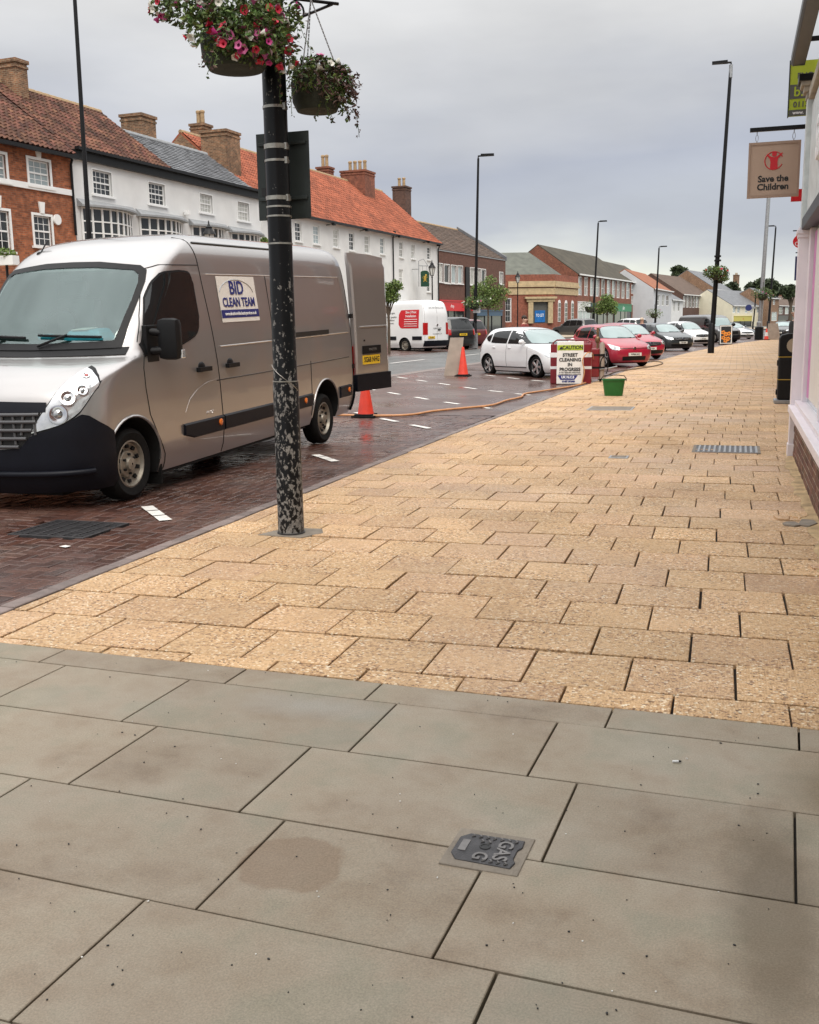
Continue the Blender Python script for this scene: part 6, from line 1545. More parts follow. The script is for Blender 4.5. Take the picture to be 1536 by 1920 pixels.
# ------------------------------------------------------------------ other vans
def panel_van(name, label, paint_, near_pt, heading, corner, sc, z=0.0, front=True, plate_txt='YJ16 ABX', flat_grey=False):
    v = Veh(lf=[(0.2, 0.10), (0.4, 0.0), (0.8, 0.02), (0.98, 0.08), (1.06, 0.2), (1.18, 0.55), (1.28, 0.85), (1.34, 0.97), (1.7, 1.25), (2.0, 1.5), (2.1, 1.62), (2.25, 1.9), (2.33, 2.3), (2.36, 2.8)],
            lr=[(0.2, 5.5), (0.5, 5.6), (1.6, 5.6), (2.1, 5.5), (2.28, 5.4), (2.36, 5.1)], w=[(0.2, 0.90), (0.45, 0.98), (1.0, 0.985), (1.4, 0.965), (2.0, 0.90), (2.18, 0.86), (2.27, 0.78), (2.33, 0.6), (2.36, 0.35)],
            cf=[(0.2, 0.55), (1.1, 0.55), (2.2, 0.4)], cr=[(0.2, 0.10), (2.2, 0.13), (2.36, 0.2)], nf=2.5, nr=2.6, sc=sc)
    sx, sy, sz = sc; wf, wr, wr_, tr, wd = 0.95*sy, 4.35*sy, 0.345, 0.86*sx, 0.22
    rz = R(heading)+PI/2; off = Vector((-tr if corner[1] == 'R' else tr, wf if corner[0] == 'F' else wr, 0))
    o = Vector((near_pt[0], near_pt[1], z))-(Matrix.Rotation(rz, 4, 'Z') @ off)
    root = empty(name, o, rz, label, 'van'); P = MAT[paint_]
    body = v.body(lev(0.2, 2.36, 36), NF=12, NS=12, NR=8).build('body', [P, MAT['underbody']], None, smooth=30); cut = []
    for wy in (wf, wr):
        for sgn in (-1, 1):
            q = MB(); a_ = wr_*1.2
            pl = [(a_*math.cos(t), a_*math.sin(t)) for t in [PI*i/14 for i in range(15)]]+[(-a_, -0.5), (a_, -0.5)]
            q.prism(pl, lambda a, b_, d: (d, wy+a, wr_+b_), sgn*(tr-wd*0.8), sgn*(tr+0.5), 1); cut.append(cutter(q, [P, MAT['underbody']]))
            wheel(root, sgn*tr, wy, wr_, wr_, wd, 'steel', sgn)
    boolean(body, cut); body.parent = root
    fr_, rr_ = v.front(), v.rear()
    patch(fr_, [(-0.80, 1.37, 1.75), (-0.7, 1.36, 2.03), (0, 1.35, 2.08), (0.7, 1.36, 2.03), (0.80, 1.37, 1.75)], MAT['screen_glass_sky_tint'], root, 'windscreen', 0.008, 20, 6)
    for sgn in (1, -1):
        f_ = v.side(sgn); fl = sgn < 0
        patch(f_, [(1.35, 1.36, 1.5), (1.6, 1.36, 1.85), (1.8, 1.37, 2.0), (2.2, 1.40, 2.02)], MAT['car_glass'], root, 'side_window', 0.008, 14, 5, flip=fl)
        patch(f_, [(2.6, 0.55, 0.72), (3.85, 0.55, 0.72)], MAT['bumper_plastic'], root, 'side_moulding', 0.02, 8, 2, flip=fl); patch(f_, [(4.85, 0.55, 0.72), (5.45, 0.55, 0.72)], MAT['bumper_plastic'], root, 'side_moulding', 0.02, 8, 2, flip=fl)
        q = f_(1.5, 1.42); mirror(root, q, q+Vector((sgn*0.2, -0.02, 0.05)), 1.7, MAT['black_plastic'])
        seam(f_, [(2.32, 2.1), (2.36, 1.3), (2.36, 0.3)], 0.006, gapm, root)
        patch(v.corner(sgn), [(0.75, 0.80, 0.95), (1.0, 0.80, 1.05), (1.25, 0.9, 1.08)], MAT['lamp_lens'], root, 'headlight', 0.008, 10, 4, flip=fl)
        patch(v.rcorner(sgn), [(0.7, 0.78, 1.32), (1.1, 0.78, 1.32), (1.5, 0.78, 1.32)], MAT['red_lens'], root, 'tail_lamp', 0.01, 8, 4, flip=not fl)
    fb = lambda x, z_: fr_(x, z_)
    patch(fb, [(-0.9, 0.22, 0.62), (0, 0.22, 0.60), (0.9, 0.22, 0.62)], MAT['bumper_plastic'], root, 'front_bumper', 0.015, 20, 4); patch(fb, [(-0.5, 0.72, 0.95), (0, 0.70, 0.96), (0.5, 0.72, 0.95)], MAT['black_plastic'], root, 'grille', 0.008, 12, 3)
    patch(rr_, [(-0.95, 0.28, 0.52), (0, 0.28, 0.52), (0.95, 0.28, 0.52)], MAT['bumper_plastic'], root, 'rear_bumper', 0.06, 12, 3, flip=True)
    seam(rr_, [(0.0, 0.55), (0.0, 2.2)], 0.006, gapm, root, 'door_gap'); seam(rr_, [(-0.86, 2.05), (-0.9, 1.2), (-0.9, 0.56)], 0.005, gapm, root, 'door_gap'); seam(rr_, [(0.86, 2.05), (0.9, 1.2), (0.9, 0.56)], 0.005, gapm, root, 'door_gap')
    p = rr_(0.45, 0.66); plate(root, (0.45*sx, p.y+0.02, p.z), plate_txt, 0.5, 0.12, 'plate_yellow', facing=1)
    p = rr_(0.0, 1.22); one('badge', lambda mb: mb.lathe([(0.06, -0.01), (0.06, 0.03)], p, 14, axis='Y'), MAT['chrome'], root)
    p = rr_(-0.15, 1.0); one('door_handle', lambda mb: mb.box(p.x-0.09, p.x+0.09, p.y, p.y+0.04, p.z-0.03, p.z+0.03), MAT['ink_black'], root)
    one('underfloor', lambda mb: mb.box(-0.75, 0.75, 0.5, 5.2*sy, 0.14, 0.3), MAT['underbody'], root)
    return root, v
sv, v = panel_van('signwritten_white_van', 'white high-roof van with a red printed panel parked across the road', 'paint_white', (-16.35, 50.6), 155, 'RL', (1.0, 1.12, 1.12), z=0.22)
f_ = v.side(1)
pn = patch(f_, [(4.0, 1.25, 1.72), (4.12, 1.10, 1.90), (4.25, 1.08, 1.91), (5.25, 1.08, 1.91)], MAT['ink_red'], sv, 'printed_panel', 0.008, 14, 4)
def vf(l, z, lift=0.012):
    p = f_(l, z); return frame(p, (f_(l+0.05, z)-f_(l-0.05, z)), (f_(l, z+0.05)-f_(l, z-0.05))) @ Matrix.Translation((0, 0, lift))
text('Sign | Print', 0.17, MAT['ink_white'], pn, vf(4.75, 1.80), 0.001, bold=0.003); text('Installation', 0.17, MAT['ink_white'], pn, vf(4.75, 1.63), 0.001, bold=0.003)
for k in range(4): one('print_line', lambda mb: mb.tube([f_(4.35, 1.48-0.1*k)+Vector((0.012, 0, 0)), f_(5.15, 1.48-0.1*k)+Vector((0.012, 0, 0))], 0.014, 4), MAT['ink_white'], pn)
for k, z in enumerate((1.78, 1.6, 1.46, 1.32)): text(('Shop signs', 'Vehicle graphics', 'Exhibition', 'Banners')[k], 0.13, MAT['ink_black'], sv, vf(3.5, z), 0.001)
rr_ = v.rear()
def vr(x, z, lift=0.014):
    p = rr_(x, z); return frame(p+Vector((0, lift, 0)), (-1, 0, 0), (0, 0.03, 1))
text('SIGN | PRINT | INSTALLATION', 0.085, MAT['board_grey'], sv, vr(0, 1.98), 0.001); text('01609 770077', 0.11, MAT['board_grey'], sv, vr(0, 1.06), 0.001); text('www.signprint.co.uk', 0.085, MAT['board_grey'], sv, vr(0, 0.82), 0.001)
panel_van('dark_grey_van', 'dark grey panel van nose-out behind the white city car', 'paint_grey', (-0.25, 79.5), -52, 'FL', (0.98, 1.0, 0.86))
for nm, lb, pnt, pt in (('silver_estate', 'silver car roof showing beyond the red cars by the shops', 'paint_grey', (-14.0, 95)), ('white_estate', 'white car parked by the green shop across the road', 'paint_white', (-10.5, 108))):
    car(nm, lb, 'suv', pnt, pt, 140, 'RL', (1, 1, 1), 'alloy_s', z=0.2)
# ================================================================== RIGHT-HAND SHOPS
shop = empty('charity_shop', (0.72, 0, 0), 0, 'charity shop front with pale pink pilaster and brick stall riser', 'shop')
def sb(name, x0, x1, y0, y1, z0, z1, m, parent=None, **kw):
    return one(name, lambda mb: mb.box(x0-0.72, x1-0.72, y0, y1, z0, z1), MAT[m], parent or shop, **kw)
sb('wall', 0.80, 7.0, -9.0, 13.15, 2.5, 9.0, 'brick_red'); sb('end_wall', 0.70, 7.0, 12.46, 13.15, -0.05, 2.5, 'brick_red')
for y in (-6, -2.5, 1.0, 4.5, 8.0):
    for z in (5.0,):
        w_ = sb('window', 0.765, 0.80, y, y+1.3, z, z+1.8, 'white_paint'); sb('pane', 0.755, 0.764, y+0.1, y+1.2, z+0.1, z+1.7, 'pane_dark', w_)
pil = sb('pilaster', 0.598, 0.72, 12.25, 12.44, 0.0, 2.42, 'shop_paint', bevel=0.006)
sb('pilaster_foot', 0.588, 0.73, 12.235, 12.45, 0.0, 0.14, 'shop_paint', pil, bevel=0.006)
for k, (z0, z1, e) in enumerate(((2.42, 2.46, 0.018), (2.46, 2.50, 0.032), (2.50, 2.53, 0.012))): sb('capital', 0.606-e, 0.74, 12.25-e, 12.44+e, z0, z1, 'shop_paint', pil, bevel=0.004)
sb('upper_pilaster', 0.612, 0.72, 12.26, 12.43, 2.53, 3.87, 'shop_paint_grey', bevel=0.006)
def cons(mb):
    for k, (z0, z1, e) in enumerate(((3.87, 3.93, 0.0), (3.93, 3.99, 0.03), (3.99, 4.04, 0.06))): mb.box(0.60-e-0.72, 0.08, 12.25-e*0.7, 12.44+e*0.7, z0, z1)
mk('stone_grey', (0.40, 0.36, 0.29), 0.8, var=0.2, scale=6)
one('console', cons, MAT['stone_grey'], shop, bevel=0.008); sb('console_cap', 0.515, 0.80, 12.19, 12.50, 4.04, 4.11, 'black_paint', bevel=0.006)
sb('fascia', 0.665, 0.78, -3, 12.26, 2.62, 3.80, 'shop_paint_grey'); sb('fascia_cornice', 0.62, 0.80, -3, 12.20, 3.84, 3.95, 'stone_grey', bevel=0.01); sb('fascia_base', 0.62, 0.80, -3, 12.26, 2.50, 2.62, 'black_paint', bevel=0.006)
lt = text('Save the Children', 0.55, MAT['ink_white'], shop, frame((0.655-0.72, 8.9, 3.2), (0, -1, 0), (0, 0, 1)), 0.02, bold=0.012)
sb('sill', 0.575, 0.745, -3, 12.32, 0.505, 0.585, 'shop_paint', bevel=0.008)
sb('sill_board', 0.64, 0.80, -3, 12.25, 0.586, 0.64, 'shop_paint', bevel=0.004)
for y in (11.98, 9.6, 7.2, 4.8, 2.4, 0.0): sb('mullion', 0.70, 0.78, y, y+0.10 if y < 11 else 12.25, 0.64, 2.5, 'shop_paint', bevel=0.006)
for y0, y1 in ((-0.0+0.1, 2.4), (2.5, 4.8), (4.9, 7.2), (7.3, 9.6), (9.7, 11.98)):
    sb('pane', 0.755, 0.765, y0, y1, 0.64, 2.5, 'pane_pale')
sb('window_poster', 0.742, 0.748, 11.62, 11.95, 0.70, 2.45, 'pink_poster'); sb('window_blind', 0.742, 0.748, 9.8, 11.6, 0.70, 2.45, 'vinyl_white')
sb('interior', 0.90, 0.95, -3, 12.2, 0.0, 2.5, 'cab_grey')
sb('stall_riser', 0.653, 0.90, -3, 12.24, -0.05, 0.505, 'mortar')
bm1 = None
for r_ in range(7):
    for k in range(26):
        y = 12.235-0.235*k-(0.1175 if r_ % 2 else 0); l = 0.222
        if y-l < 6.6: continue
        y1 = min(y, 12.235)
        if bm1 is None or y1 != y: mb = MB(); mb.box(-0.05, 0.004, -min(l, y1-(y-l)), 0, -0.029, 0.029); me = mb.mesh('brick', MAT['brick_single'], bevel=0.004)
        if y1 == y:
            if bm1 is None: bm1 = me
            me = bm1
        put('brick', me, shop, (0.672+0.028+random.uniform(-0.002, 0.002)-0.72-0.002, y1, 0.036+0.071*r_))
# trough light over the fascia
tl = empty('trough_light', (0.42, 9.0, 4.17), 0, 'long dark trough light on brackets above the charity shop fascia', 'light')
one('housing', lambda mb: mb.prism([(0.0, 0.02), (0.0, 0.10), (0.03, 0.14), (0.13, 0.13), (0.14, 0.0), (0.02, 0.0)], lambda a, b_, d: (a, d, b_), -4.0, 3.1), MAT['sign_back'], tl)
one('lens', lambda mb: mb.box(0.025, 0.135, -3.9, 3.0, -0.004, 0.004), MAT['board_grey'], tl)
for y in (1.0, 2.4, -1.2): one('bracket', lambda mb: mb.box(0.12, 0.40, y-0.02, y+0.02, 0.07, 0.11), MAT['black_paint'], tl)
# hanging sign
hsn = empty('hanging_charity_sign', (0.0, 12.9, 0), 0, 'square tan hanging sign reading Save the Children with a red figure', 'sign')
one('panel', lambda mb: mb.box(0.06, 0.575, -0.016, 0.016, 2.96, 3.515), MAT['sign_tan'], hsn)
def fr3(mb):
    mb.box(0.035, 0.06, -0.025, 0.025, 2.93, 3.545); mb.box(0.575, 0.60, -0.025, 0.025, 2.93, 3.545); mb.box(0.06, 0.575, -0.025, 0.025, 2.93, 2.96); mb.box(0.06, 0.575, -0.025, 0.025, 3.515, 3.545)
mk('sign_tan_dark', (0.36, 0.25, 0.185), 0.5, var=0.05)
one('frame', fr3, MAT['sign_tan_dark'], hsn)
text('Save the', 0.098, MAT['ink_black'], hsn, frame((0.315, -0.018, 3.135), (1, 0, 0), (0, 0, 1)), 0.001, bold=0.003)
text('Children', 0.098, MAT['ink_black'], hsn, frame((0.315, -0.018, 3.045), (1, 0, 0), (0, 0, 1)), 0.001, bold=0.003)
cx, cz = 0.315, 3.335
def ring(mb):
    pts = [(cx+0.098*math.cos(a), -0.018, cz+0.098*math.sin(a)) for a in [R(-25-12*k) for k in range(27)]]; mb.tube(pts, 0.0055, 6)
em = one('emblem_ring', ring, MAT['ink_red'], hsn)
one('emblem_figure', lambda mb: (mb.lathe([(0.027, -0.021), (0.027, -0.016)], (cx+0.003, 0, cz+0.072), 16, axis='Y'),
    mb.prism([(-0.040, -0.092), (0.045, -0.092), (0.040, -0.03), (0.044, 0.02), (0.085, 0.066), (0.094, 0.08), (0.086, 0.085), (0.03, 0.045), (0.0, 0.038), (-0.03, 0.045), (-0.074, 0.075), (-0.082, 0.066), (-0.045, 0.02), (-0.036, -0.02)], lambda a, b_, d: (cx+a, d, cz+b_), -0.021, -0.016)), MAT['ink_red'], hsn)
one('bracket_bar', lambda mb: mb.box(0.04, 0.74, -0.02, 0.02, 3.665, 3.71), MAT['black_paint'], hsn)
for x in (0.12, 0.52): one('hanger', lambda mb: (mb.tube([(x, 0, 3.67), (x, 0, 3.63)], 0.005, 6), mb.tube([(x+0.014*math.sin(a), 0, 3.595+0.036*math.cos(a)) for a in [2*PI*k/14 for k in range(14)]], 0.0035, 5, closed=True), mb.tube([(x, 0, 3.56), (x, 0, 3.54)], 0.005, 6)), MAT['galv'], hsn)
# letting board
ab = empty('letting_board', (0.455, 13.1, 3.84), 0, 'lime green and grey letting agent board projecting above the hanging sign', 'sign')
one('panel', lambda mb: mb.box(0, 0.45, -0.012, 0.012, 0.0, 0.60), MAT['lime'], ab)
one('grey_band', lambda mb: mb.box(0.004, 0.446, -0.016, 0.016, 0.19, 0.345), MAT['board_grey'], ab); one('foot_band', lambda mb: mb.box(0.004, 0.446, -0.016, 0.016, 0.004, 0.07), MAT['board_grey'], ab)
one('edge', lambda mb: mb.box(-0.012, 0.0, -0.02, 0.02, -0.01, 0.61), MAT['sign_back'], ab); one('post', lambda mb: mb.box(0.30, 0.36, -0.05, 0.05, -0.3, 0.7), MAT['white_paint'], ab)
for s_, z, sz, m_ in (('ENQ', 0.435, 0.085, 'board_grey'), ('b.', 0.262, 0.15, 'lime'), ('0113', 0.125, 0.085, 'board_grey'), ('www.', 0.037, 0.05, 'ink_white')):
    text(s_, sz, MAT[m_], ab, frame((0.045 if s_ != 'ENQ' else 0.075, -0.018, z), (1, 0, 0), (0, 0, 1)), 0.001, align='LEFT', bold=0.002)
# next shops along
nb = empty('brick_shop_row', (2.05, 13.2, 0), 0, 'brick shop row set back beyond the charity shop', 'building')
one('wall', lambda mb: mb.box(0, 7, 0, 20.5, -0.05, 8.5), MAT['brick_red'], nb)
for k in range(5):
    w_ = one('window', lambda mb: mb.box(-0.03, 0.02, 1.5+k*4, 2.8+k*4, 4.6, 6.3), MAT['white_paint'], nb); one('pane', lambda mb: mb.box(-0.04, -0.031, 1.6+k*4, 2.7+k*4, 4.7, 6.2), MAT['pane_dark'], w_)
    w_ = one('shop_front', lambda mb: mb.box(-0.03, 0.02, 0.6+k*4, 4.0+k*4, 0.3, 2.9), MAT['board_grey'], nb); one('pane', lambda mb: mb.box(-0.04, -0.031, 0.8+k*4, 3.8+k*4, 0.7, 2.4), MAT['pane_dark'], w_)
nb2 = empty('far_shop_row', (2.6, 35, 0), R(-3.4), 'plain brick shop row continuing beyond the post office sign', 'building')
one('wall', lambda mb: mb.box(0, 7, 0, 52, -0.05, 7.5), MAT['brick_tan'], nb2)
for k in range(12):
    w_ = one('window', lambda mb: mb.box(-0.03, 0.02, 1.5+k*4, 2.8+k*4, 4.3, 5.9), MAT['white_paint'], nb2); one('pane', lambda mb: mb.box(-0.04, -0.031, 1.6+k*4, 2.7+k*4, 4.4, 5.8), MAT['pane_dark'], w_)
    w_ = one('shop_front', lambda mb: mb.box(-0.03, 0.02, 0.6+k*4, 4.0+k*4, 0.3, 2.9), MAT['shop_blue'], nb2); one('pane', lambda mb: mb.box(-0.04, -0.031, 0.8+k*4, 3.8+k*4, 0.7, 2.4), MAT['pane_dark'], w_)
c = at_y(1507, 452, 30)
po = empty('post_office_sign', (c.x, 30, c.z), 0, 'red oval POST OFFICE sign on a bracket beyond the pilaster', 'sign')
one('oval', lambda mb: mb.prism([(0.27*math.cos(2*PI*k/24), 0.20*math.sin(2*PI*k/24)) for k in range(24)], lambda a, b_, d: (a, d, b_), -0.03, 0.03), MAT['shop_red'], po)
text('POST', 0.15, MAT['ink_white'], po, frame((0.02, -0.032, 0.07), (1, 0, 0), (0, 0, 1)), 0.001, bold=0.002); text('OFFICE', 0.15, MAT['ink_white'], po, frame((0.02, -0.032, -0.07), (1, 0, 0), (0, 0, 1)), 0.001, bold=0.002)
one('bracket', lambda mb: (mb.tube([(-0.28, 0, 0.28), (0.55, 0, 0.28)], 0.015, 6), mb.tube([(-0.1, 0, 0.15), (-0.1, 0, 0.28)], 0.01, 6), mb.tube([(0.15, 0, 0.15), (0.15, 0, 0.28)], 0.01, 6)), MAT['black_paint'], po)
bs = empty('navy_hanging_sign', (1.415, 30.4, 2.6), 0, 'navy blue hanging sign with white letters below the post office sign', 'sign')
one('panel', lambda mb: mb.box(0, 0.34, -0.03, 0.03, 0, 0.64), MAT['sign_navy'], bs); one('bracket', lambda mb: mb.tube([(0, 0, 0.74), (0.65, 0, 0.74)], 0.015, 6), MAT['black_paint'], bs)
one('hanger', lambda mb: mb.tube([(0.17, 0, 0.62), (0.17, 0, 0.74)], 0.012, 6), MAT['black_paint'], bs)
for k, ch in enumerate('WCN'): text(ch, 0.2, MAT['ink_white'], bs, frame((0.17, -0.032, 0.53-0.21*k), (1, 0, 0), (0, 0, 1)), 0.001, bold=0.004)
c = at_y(1483, 378, 15.5)
rs = empty('red_projecting_sign', (c.x, 15.5, c.z), 0, 'small plain red sign showing just below the hanging charity sign', 'sign')
one('panel', lambda mb: mb.box(0, 1.0, -0.03, 0.03, 0, 0.16), MAT['shop_red'], rs); one('bracket', lambda mb: mb.box(0.95, 1.45, -0.02, 0.02, 0.06, 0.10), MAT['black_paint'], rs)
# litter bin
lb = empty('litter_bin', (0.99, 20.35, 0), 0, 'black litter bin with gold bands and a round opening beside the shop', 'bin')
one('plinth', lambda mb: mb.box(-0.30, 0.26, -0.27, 0.25, 0, 0.07), MAT['galv'], lb, bevel=0.01)
one('body', lambda mb: mb.box(-0.25, 0.25, -0.24, 0.24, 0.07, 0.86), MAT['black_plastic'], lb, bevel=0.04)
one('hood', lambda mb: mb.prism([(-0.25, 0.86), (0.25, 0.86), (0.25, 1.29), (-0.10, 1.29), (-0.22, 1.26), (-0.25, 1.20)], lambda a, b_, d: (a, d, b_), -0.24, 0.24), MAT['black_plastic'], lb, bevel=0.02)
for z in (0.855, 0.44): one('gold_band', lambda mb: mb.box(-0.255, 0.255, -0.245, 0.245, z, z+0.014), MAT['gold'], lb)
one('opening', lambda mb: mb.prism([(0.0+0.125*math.cos(2*PI*k/20), 1.07+0.13*math.sin(2*PI*k/20)) for k in range(20)], lambda a, b_, d: (a, d, b_), -0.246, -0.2), MAT['far_slabs'], lb)
for z in (0.7, 0.16): one('latch', lambda mb: mb.box(-0.275, -0.25, -0.15, -0.05, z, z+0.1), MAT['black_plastic'], lb)

# ================================================================== FOLIAGE
def leaf_cloud(mb, blobs, n, size, m=0, shell=0.55, droop=0.0, asp=1.6):
    tot = sum(b_[3]*b_[4]*b_[5] for b_ in blobs)
    for bx, by, bz, rx, ry, rz in blobs:
        k = int(n*rx*ry*rz/tot)
        for _ in range(k):
            v = Vector((random.gauss(0, 1), random.gauss(0, 1), random.gauss(0, 1))).normalized(); r_ = shell+(1.04-shell)*random.random()**0.6
            p = Vector((bx+v.x*rx*r_, by+v.y*ry*r_, bz+v.z*rz*r_))
            s_ = size*random.uniform(0.55, 1.3)
            d = Vector((v.x+random.gauss(0, 0.7), v.y+random.gauss(0, 0.7), v.z*0.5+random.gauss(0, 0.6)-droop)).normalized()
            side_ = d.cross(Vector((random.gauss(0, 1), random.gauss(0, 1), random.gauss(0, 1)))).normalized(); nn = d.cross(side_)
            a = p-d*s_*asp/2; e = p+d*s_*asp/2-nn*s_*0.25
            mb.add([a, p+side_*s_*0.45+nn*s_*0.12, e, p-side_*s_*0.45+nn*s_*0.12], [(0, 1, 2), (0, 2, 3)], m)
FL = {}
def flower_mesh(mat):
    if mat in FL: return FL[mat]
    mb = MB(); n = 15; rim = []
    for k in range(n):
        a = 2*PI*k/n; r_ = 0.030*(1+0.10*math.cos(5*a)); rim.append((r_*math.cos(a), r_*math.sin(a), 0.004*math.cos(5*a)+0.004))
    mid = [(0.013*math.cos(2*PI*k/n), 0.013*math.sin(2*PI*k/n), -0.003) for k in range(n)]; thr = [(0.006*math.cos(2*PI*k/n), 0.006*math.sin(2*PI*k/n), -0.018) for k in range(n)]; base = [(0.004*math.cos(2*PI*k/n), 0.004*math.sin(2*PI*k/n), -0.04) for k in range(n)]
    mb.add(rim+mid, [(k, (k+1) % n, n+(k+1) % n, n+k) for k in range(n)], 0); mb.add(mid+thr, [(k, (k+1) % n, n+(k+1) % n, n+k) for k in range(n)], 1); mb.add(rim+base, [(k, n+k, n+(k+1) % n, (k+1) % n) for k in range(n)], 0)
    FL[mat] = mb.mesh('flower', [MAT[mat], MAT['petal_throat'] if mat == 'petal_pink' else MAT[mat]], smooth=60, recalc=False); return FL[mat]
def flower(parent, p, d, mat, s_=1.0):
    o = put('flower', flower_mesh(mat), parent, p); o.rotation_euler = d.to_track_quat('Z', 'Y').to_euler(); o.scale = (s_, s_, s_)
    return o
RV = Vector((0.909, 0.418, 0)); NV = Vector((-0.418, 0.909, 0)); POLEV = Vector((POLE[0], POLE[1], 0))
# ------------------------------------------------------------------ the near column
col = empty('flaking_lamp_column', POLEV, 0, 'black lamp column with flaking paint carrying two flower baskets', 'lamp column')
one('shaft', lambda mb: mb.lathe([(0.101, -0.02), (0.098, 0.0), (0.0955, 1.12), (0.088, 1.16), (0.084, 3.0), (0.080, 5.6), (0.05, 5.62)], seg=40), MAT['pole_flaking'], col, smooth=40)
one('base_collar', lambda mb: mb.lathe([(0.106, 0.0), (0.106, 0.014), (0.098, 0.016)], seg=32), MAT['cast_iron'], col, smooth=40)
one('mortar_patch', lambda mb: slab_geo(mb, [(-0.22, -0.12), (0.14, -0.14), (0.24, 0.05), (0.17, 0.2), (-0.12, 0.18)], 0.0045, -0.01, 0.002), MAT['concrete'], col)
for z, h, r_ in ((3.06, 0.018, 0.0855), (2.795, 0.032, 0.087), (2.70, 0.016, 0.086), (2.445, 0.028, 0.0875), (2.385, 0.012, 0.087), (2.32, 0.012, 0.0872), (2.13, 0.012, 0.0876), (1.148, 0.008, 0.094)):
    one('strap', lambda mb: mb.lathe([(r_-0.003, z-h/2), (r_+0.003, z-h/2), (r_+0.003, z+h/2), (r_-0.003, z+h/2)], seg=32), MAT['strap'], col, smooth=40)
    if h > 0.015:
        q = -NV*0.088*0.6+RV*0.06
        one('buckle', lambda mb: mb.box(q.x-0.016, q.x+0.016, q.y-0.016, q.y+0.016, z-0.022, z+0.022), MAT['strap'], col)
one('loose_wire', lambda mb: mb.tube([(0.097*math.cos(a), 0.097*math.sin(a), 1.27-0.016*k) for k, a in enumerate([R(215+k*12) for k in range(13)])], 0.0025, 5), MAT['strap'], col)
one('access_door', lambda mb: mb.lathe([(0.0975, 0.35), (0.0985, 0.36), (0.0985, 0.95), (0.0975, 0.96)], seg=6), MAT['pole_flaking'], col) if False else None
def brk(mb):
    for d, zt in ((RV*0.9+NV*0.5, 3.80), (-RV*0.55-NV*0.75, 3.92)):
        d = d.normalized(); L_ = 0.55; up = Vector((0, 0, 1))
        mb.tube([d*0.08+up*zt, d*L_+up*(zt+0.03)], 0.012, 6)
        mb.tube([d*0.08+up*(zt-0.28), d*0.25+up*(zt-0.10), d*(L_-0.05)+up*(zt+0.02)], 0.010, 6)
        pts = [d*(0.2+0.06*math.cos(a))+up*(zt-0.07+0.06*math.sin(a)) for a in [2*PI*k/14 for k in range(14)]]; mb.tube(pts, 0.008, 5, closed=True)
one('basket_bracket', brk, MAT['black_paint'], col)
one('lantern_arm', lambda mb: (mb.tube([(0, 0, 5.5), (0, 0, 6.0), (0.25, 0, 6.25), (0.7, 0, 6.3)], 0.04, 8), mb.box(0.55, 1.1, -0.12, 0.12, 6.24, 6.36)), MAT['black_paint'], col)
def basket(name, label, c, blobs, bowl_r, bowl_z0, bowl_z1, nl, fls, purple=0, chain_to=None, nfl=0, seedk=1, bias=None):
    root = empty(name, c, 0, label, 'flower basket')
    one('bowl', lambda mb: mb.lathe([(bowl_r*0.55, bowl_z0), (bowl_r*0.78, bowl_z0+0.005), (bowl_r*0.95, lerp(bowl_z0, bowl_z1, 0.35)), (bowl_r, bowl_z1), (bowl_r*0.93, bowl_z1), (bowl_r*0.85, bowl_z1-0.04)], seg=24), MAT['basket_liner'], root, smooth=50)
    fo = MB(); leaf_cloud(fo, blobs, nl, 0.026, 0, 0.45, 0.15)
    if purple: leaf_cloud(fo, [(b_[0]+0.05, b_[1], b_[2]-0.03, b_[3], b_[4], b_[5]) for b_ in blobs], purple, 0.02, 1, 0.6, 0.2, 2.2)
    # trailing stems
    for k in range(16):
        a = random.random()*2*PI; b_ = random.choice(blobs); p = Vector((b_[0]+b_[3]*0.9*math.cos(a), b_[1]+b_[4]*0.9*math.sin(a), b_[2]-b_[5]*0.2)); L_ = random.uniform(0.08, 0.26); pts = [p]
        for i in range(5): p = p+Vector((random.gauss(0, 0.012)+0.012*math.cos(a), random.gauss(0, 0.012)+0.012*math.sin(a), -L_/5)); pts.append(p)
        fo.tube(pts, 0.002, 4, 0)
        for q in pts[1:]:
            for _ in range(3): leaf_cloud(fo, [(q.x, q.y, q.z, 0.02, 0.02, 0.02)], 1, 0.018, random.choice([0, 1]))
    tag(fo.build('foliage', [MAT['leaf_basket'], MAT['leaf_purple']], root, recalc=False), kind='stuff')
    for k in range(nfl):
        b_ = random.choice(blobs); v = Vector((random.gauss(0, 1), random.gauss(0, 1), random.gauss(0, 0.8))).normalized()
        if bias is not None and v.dot(bias) < -0.2: v = -v
        p = Vector((b_[0]+v.x*b_[3]*1.03, b_[1]+v.y*b_[4]*1.03, b_[2]+v.z*b_[5]*1.03)); d = (v+Vector((random.gauss(0, 0.25), random.gauss(0, 0.25), random.gauss(0, 0.25)))).normalized()
        flower(root, p, d, random.choice(fls), random.uniform(0.65, 1.05))
    if chain_to:
        for a in (0.3, 2.4, 4.5):
            s_ = Vector((bowl_r*math.cos(a), bowl_r*math.sin(a), bowl_z1)); e = Vector(chain_to)
            one('chain', lambda mb: [mb.tube([s_.lerp(e, (i+0.1)/24), s_.lerp(e, (i+0.95)/24)], 0.005, 5) for i in range(24)] and None, MAT['galv'], root)['kind'] = 'stuff'
    return root
cL = POLEV-RV*0.25-NV*0.26
def bo(r_, n_, z, a, c): return (RV.x*r_+NV.x*n_, RV.y*r_+NV.y*n_, z, a, a, c)
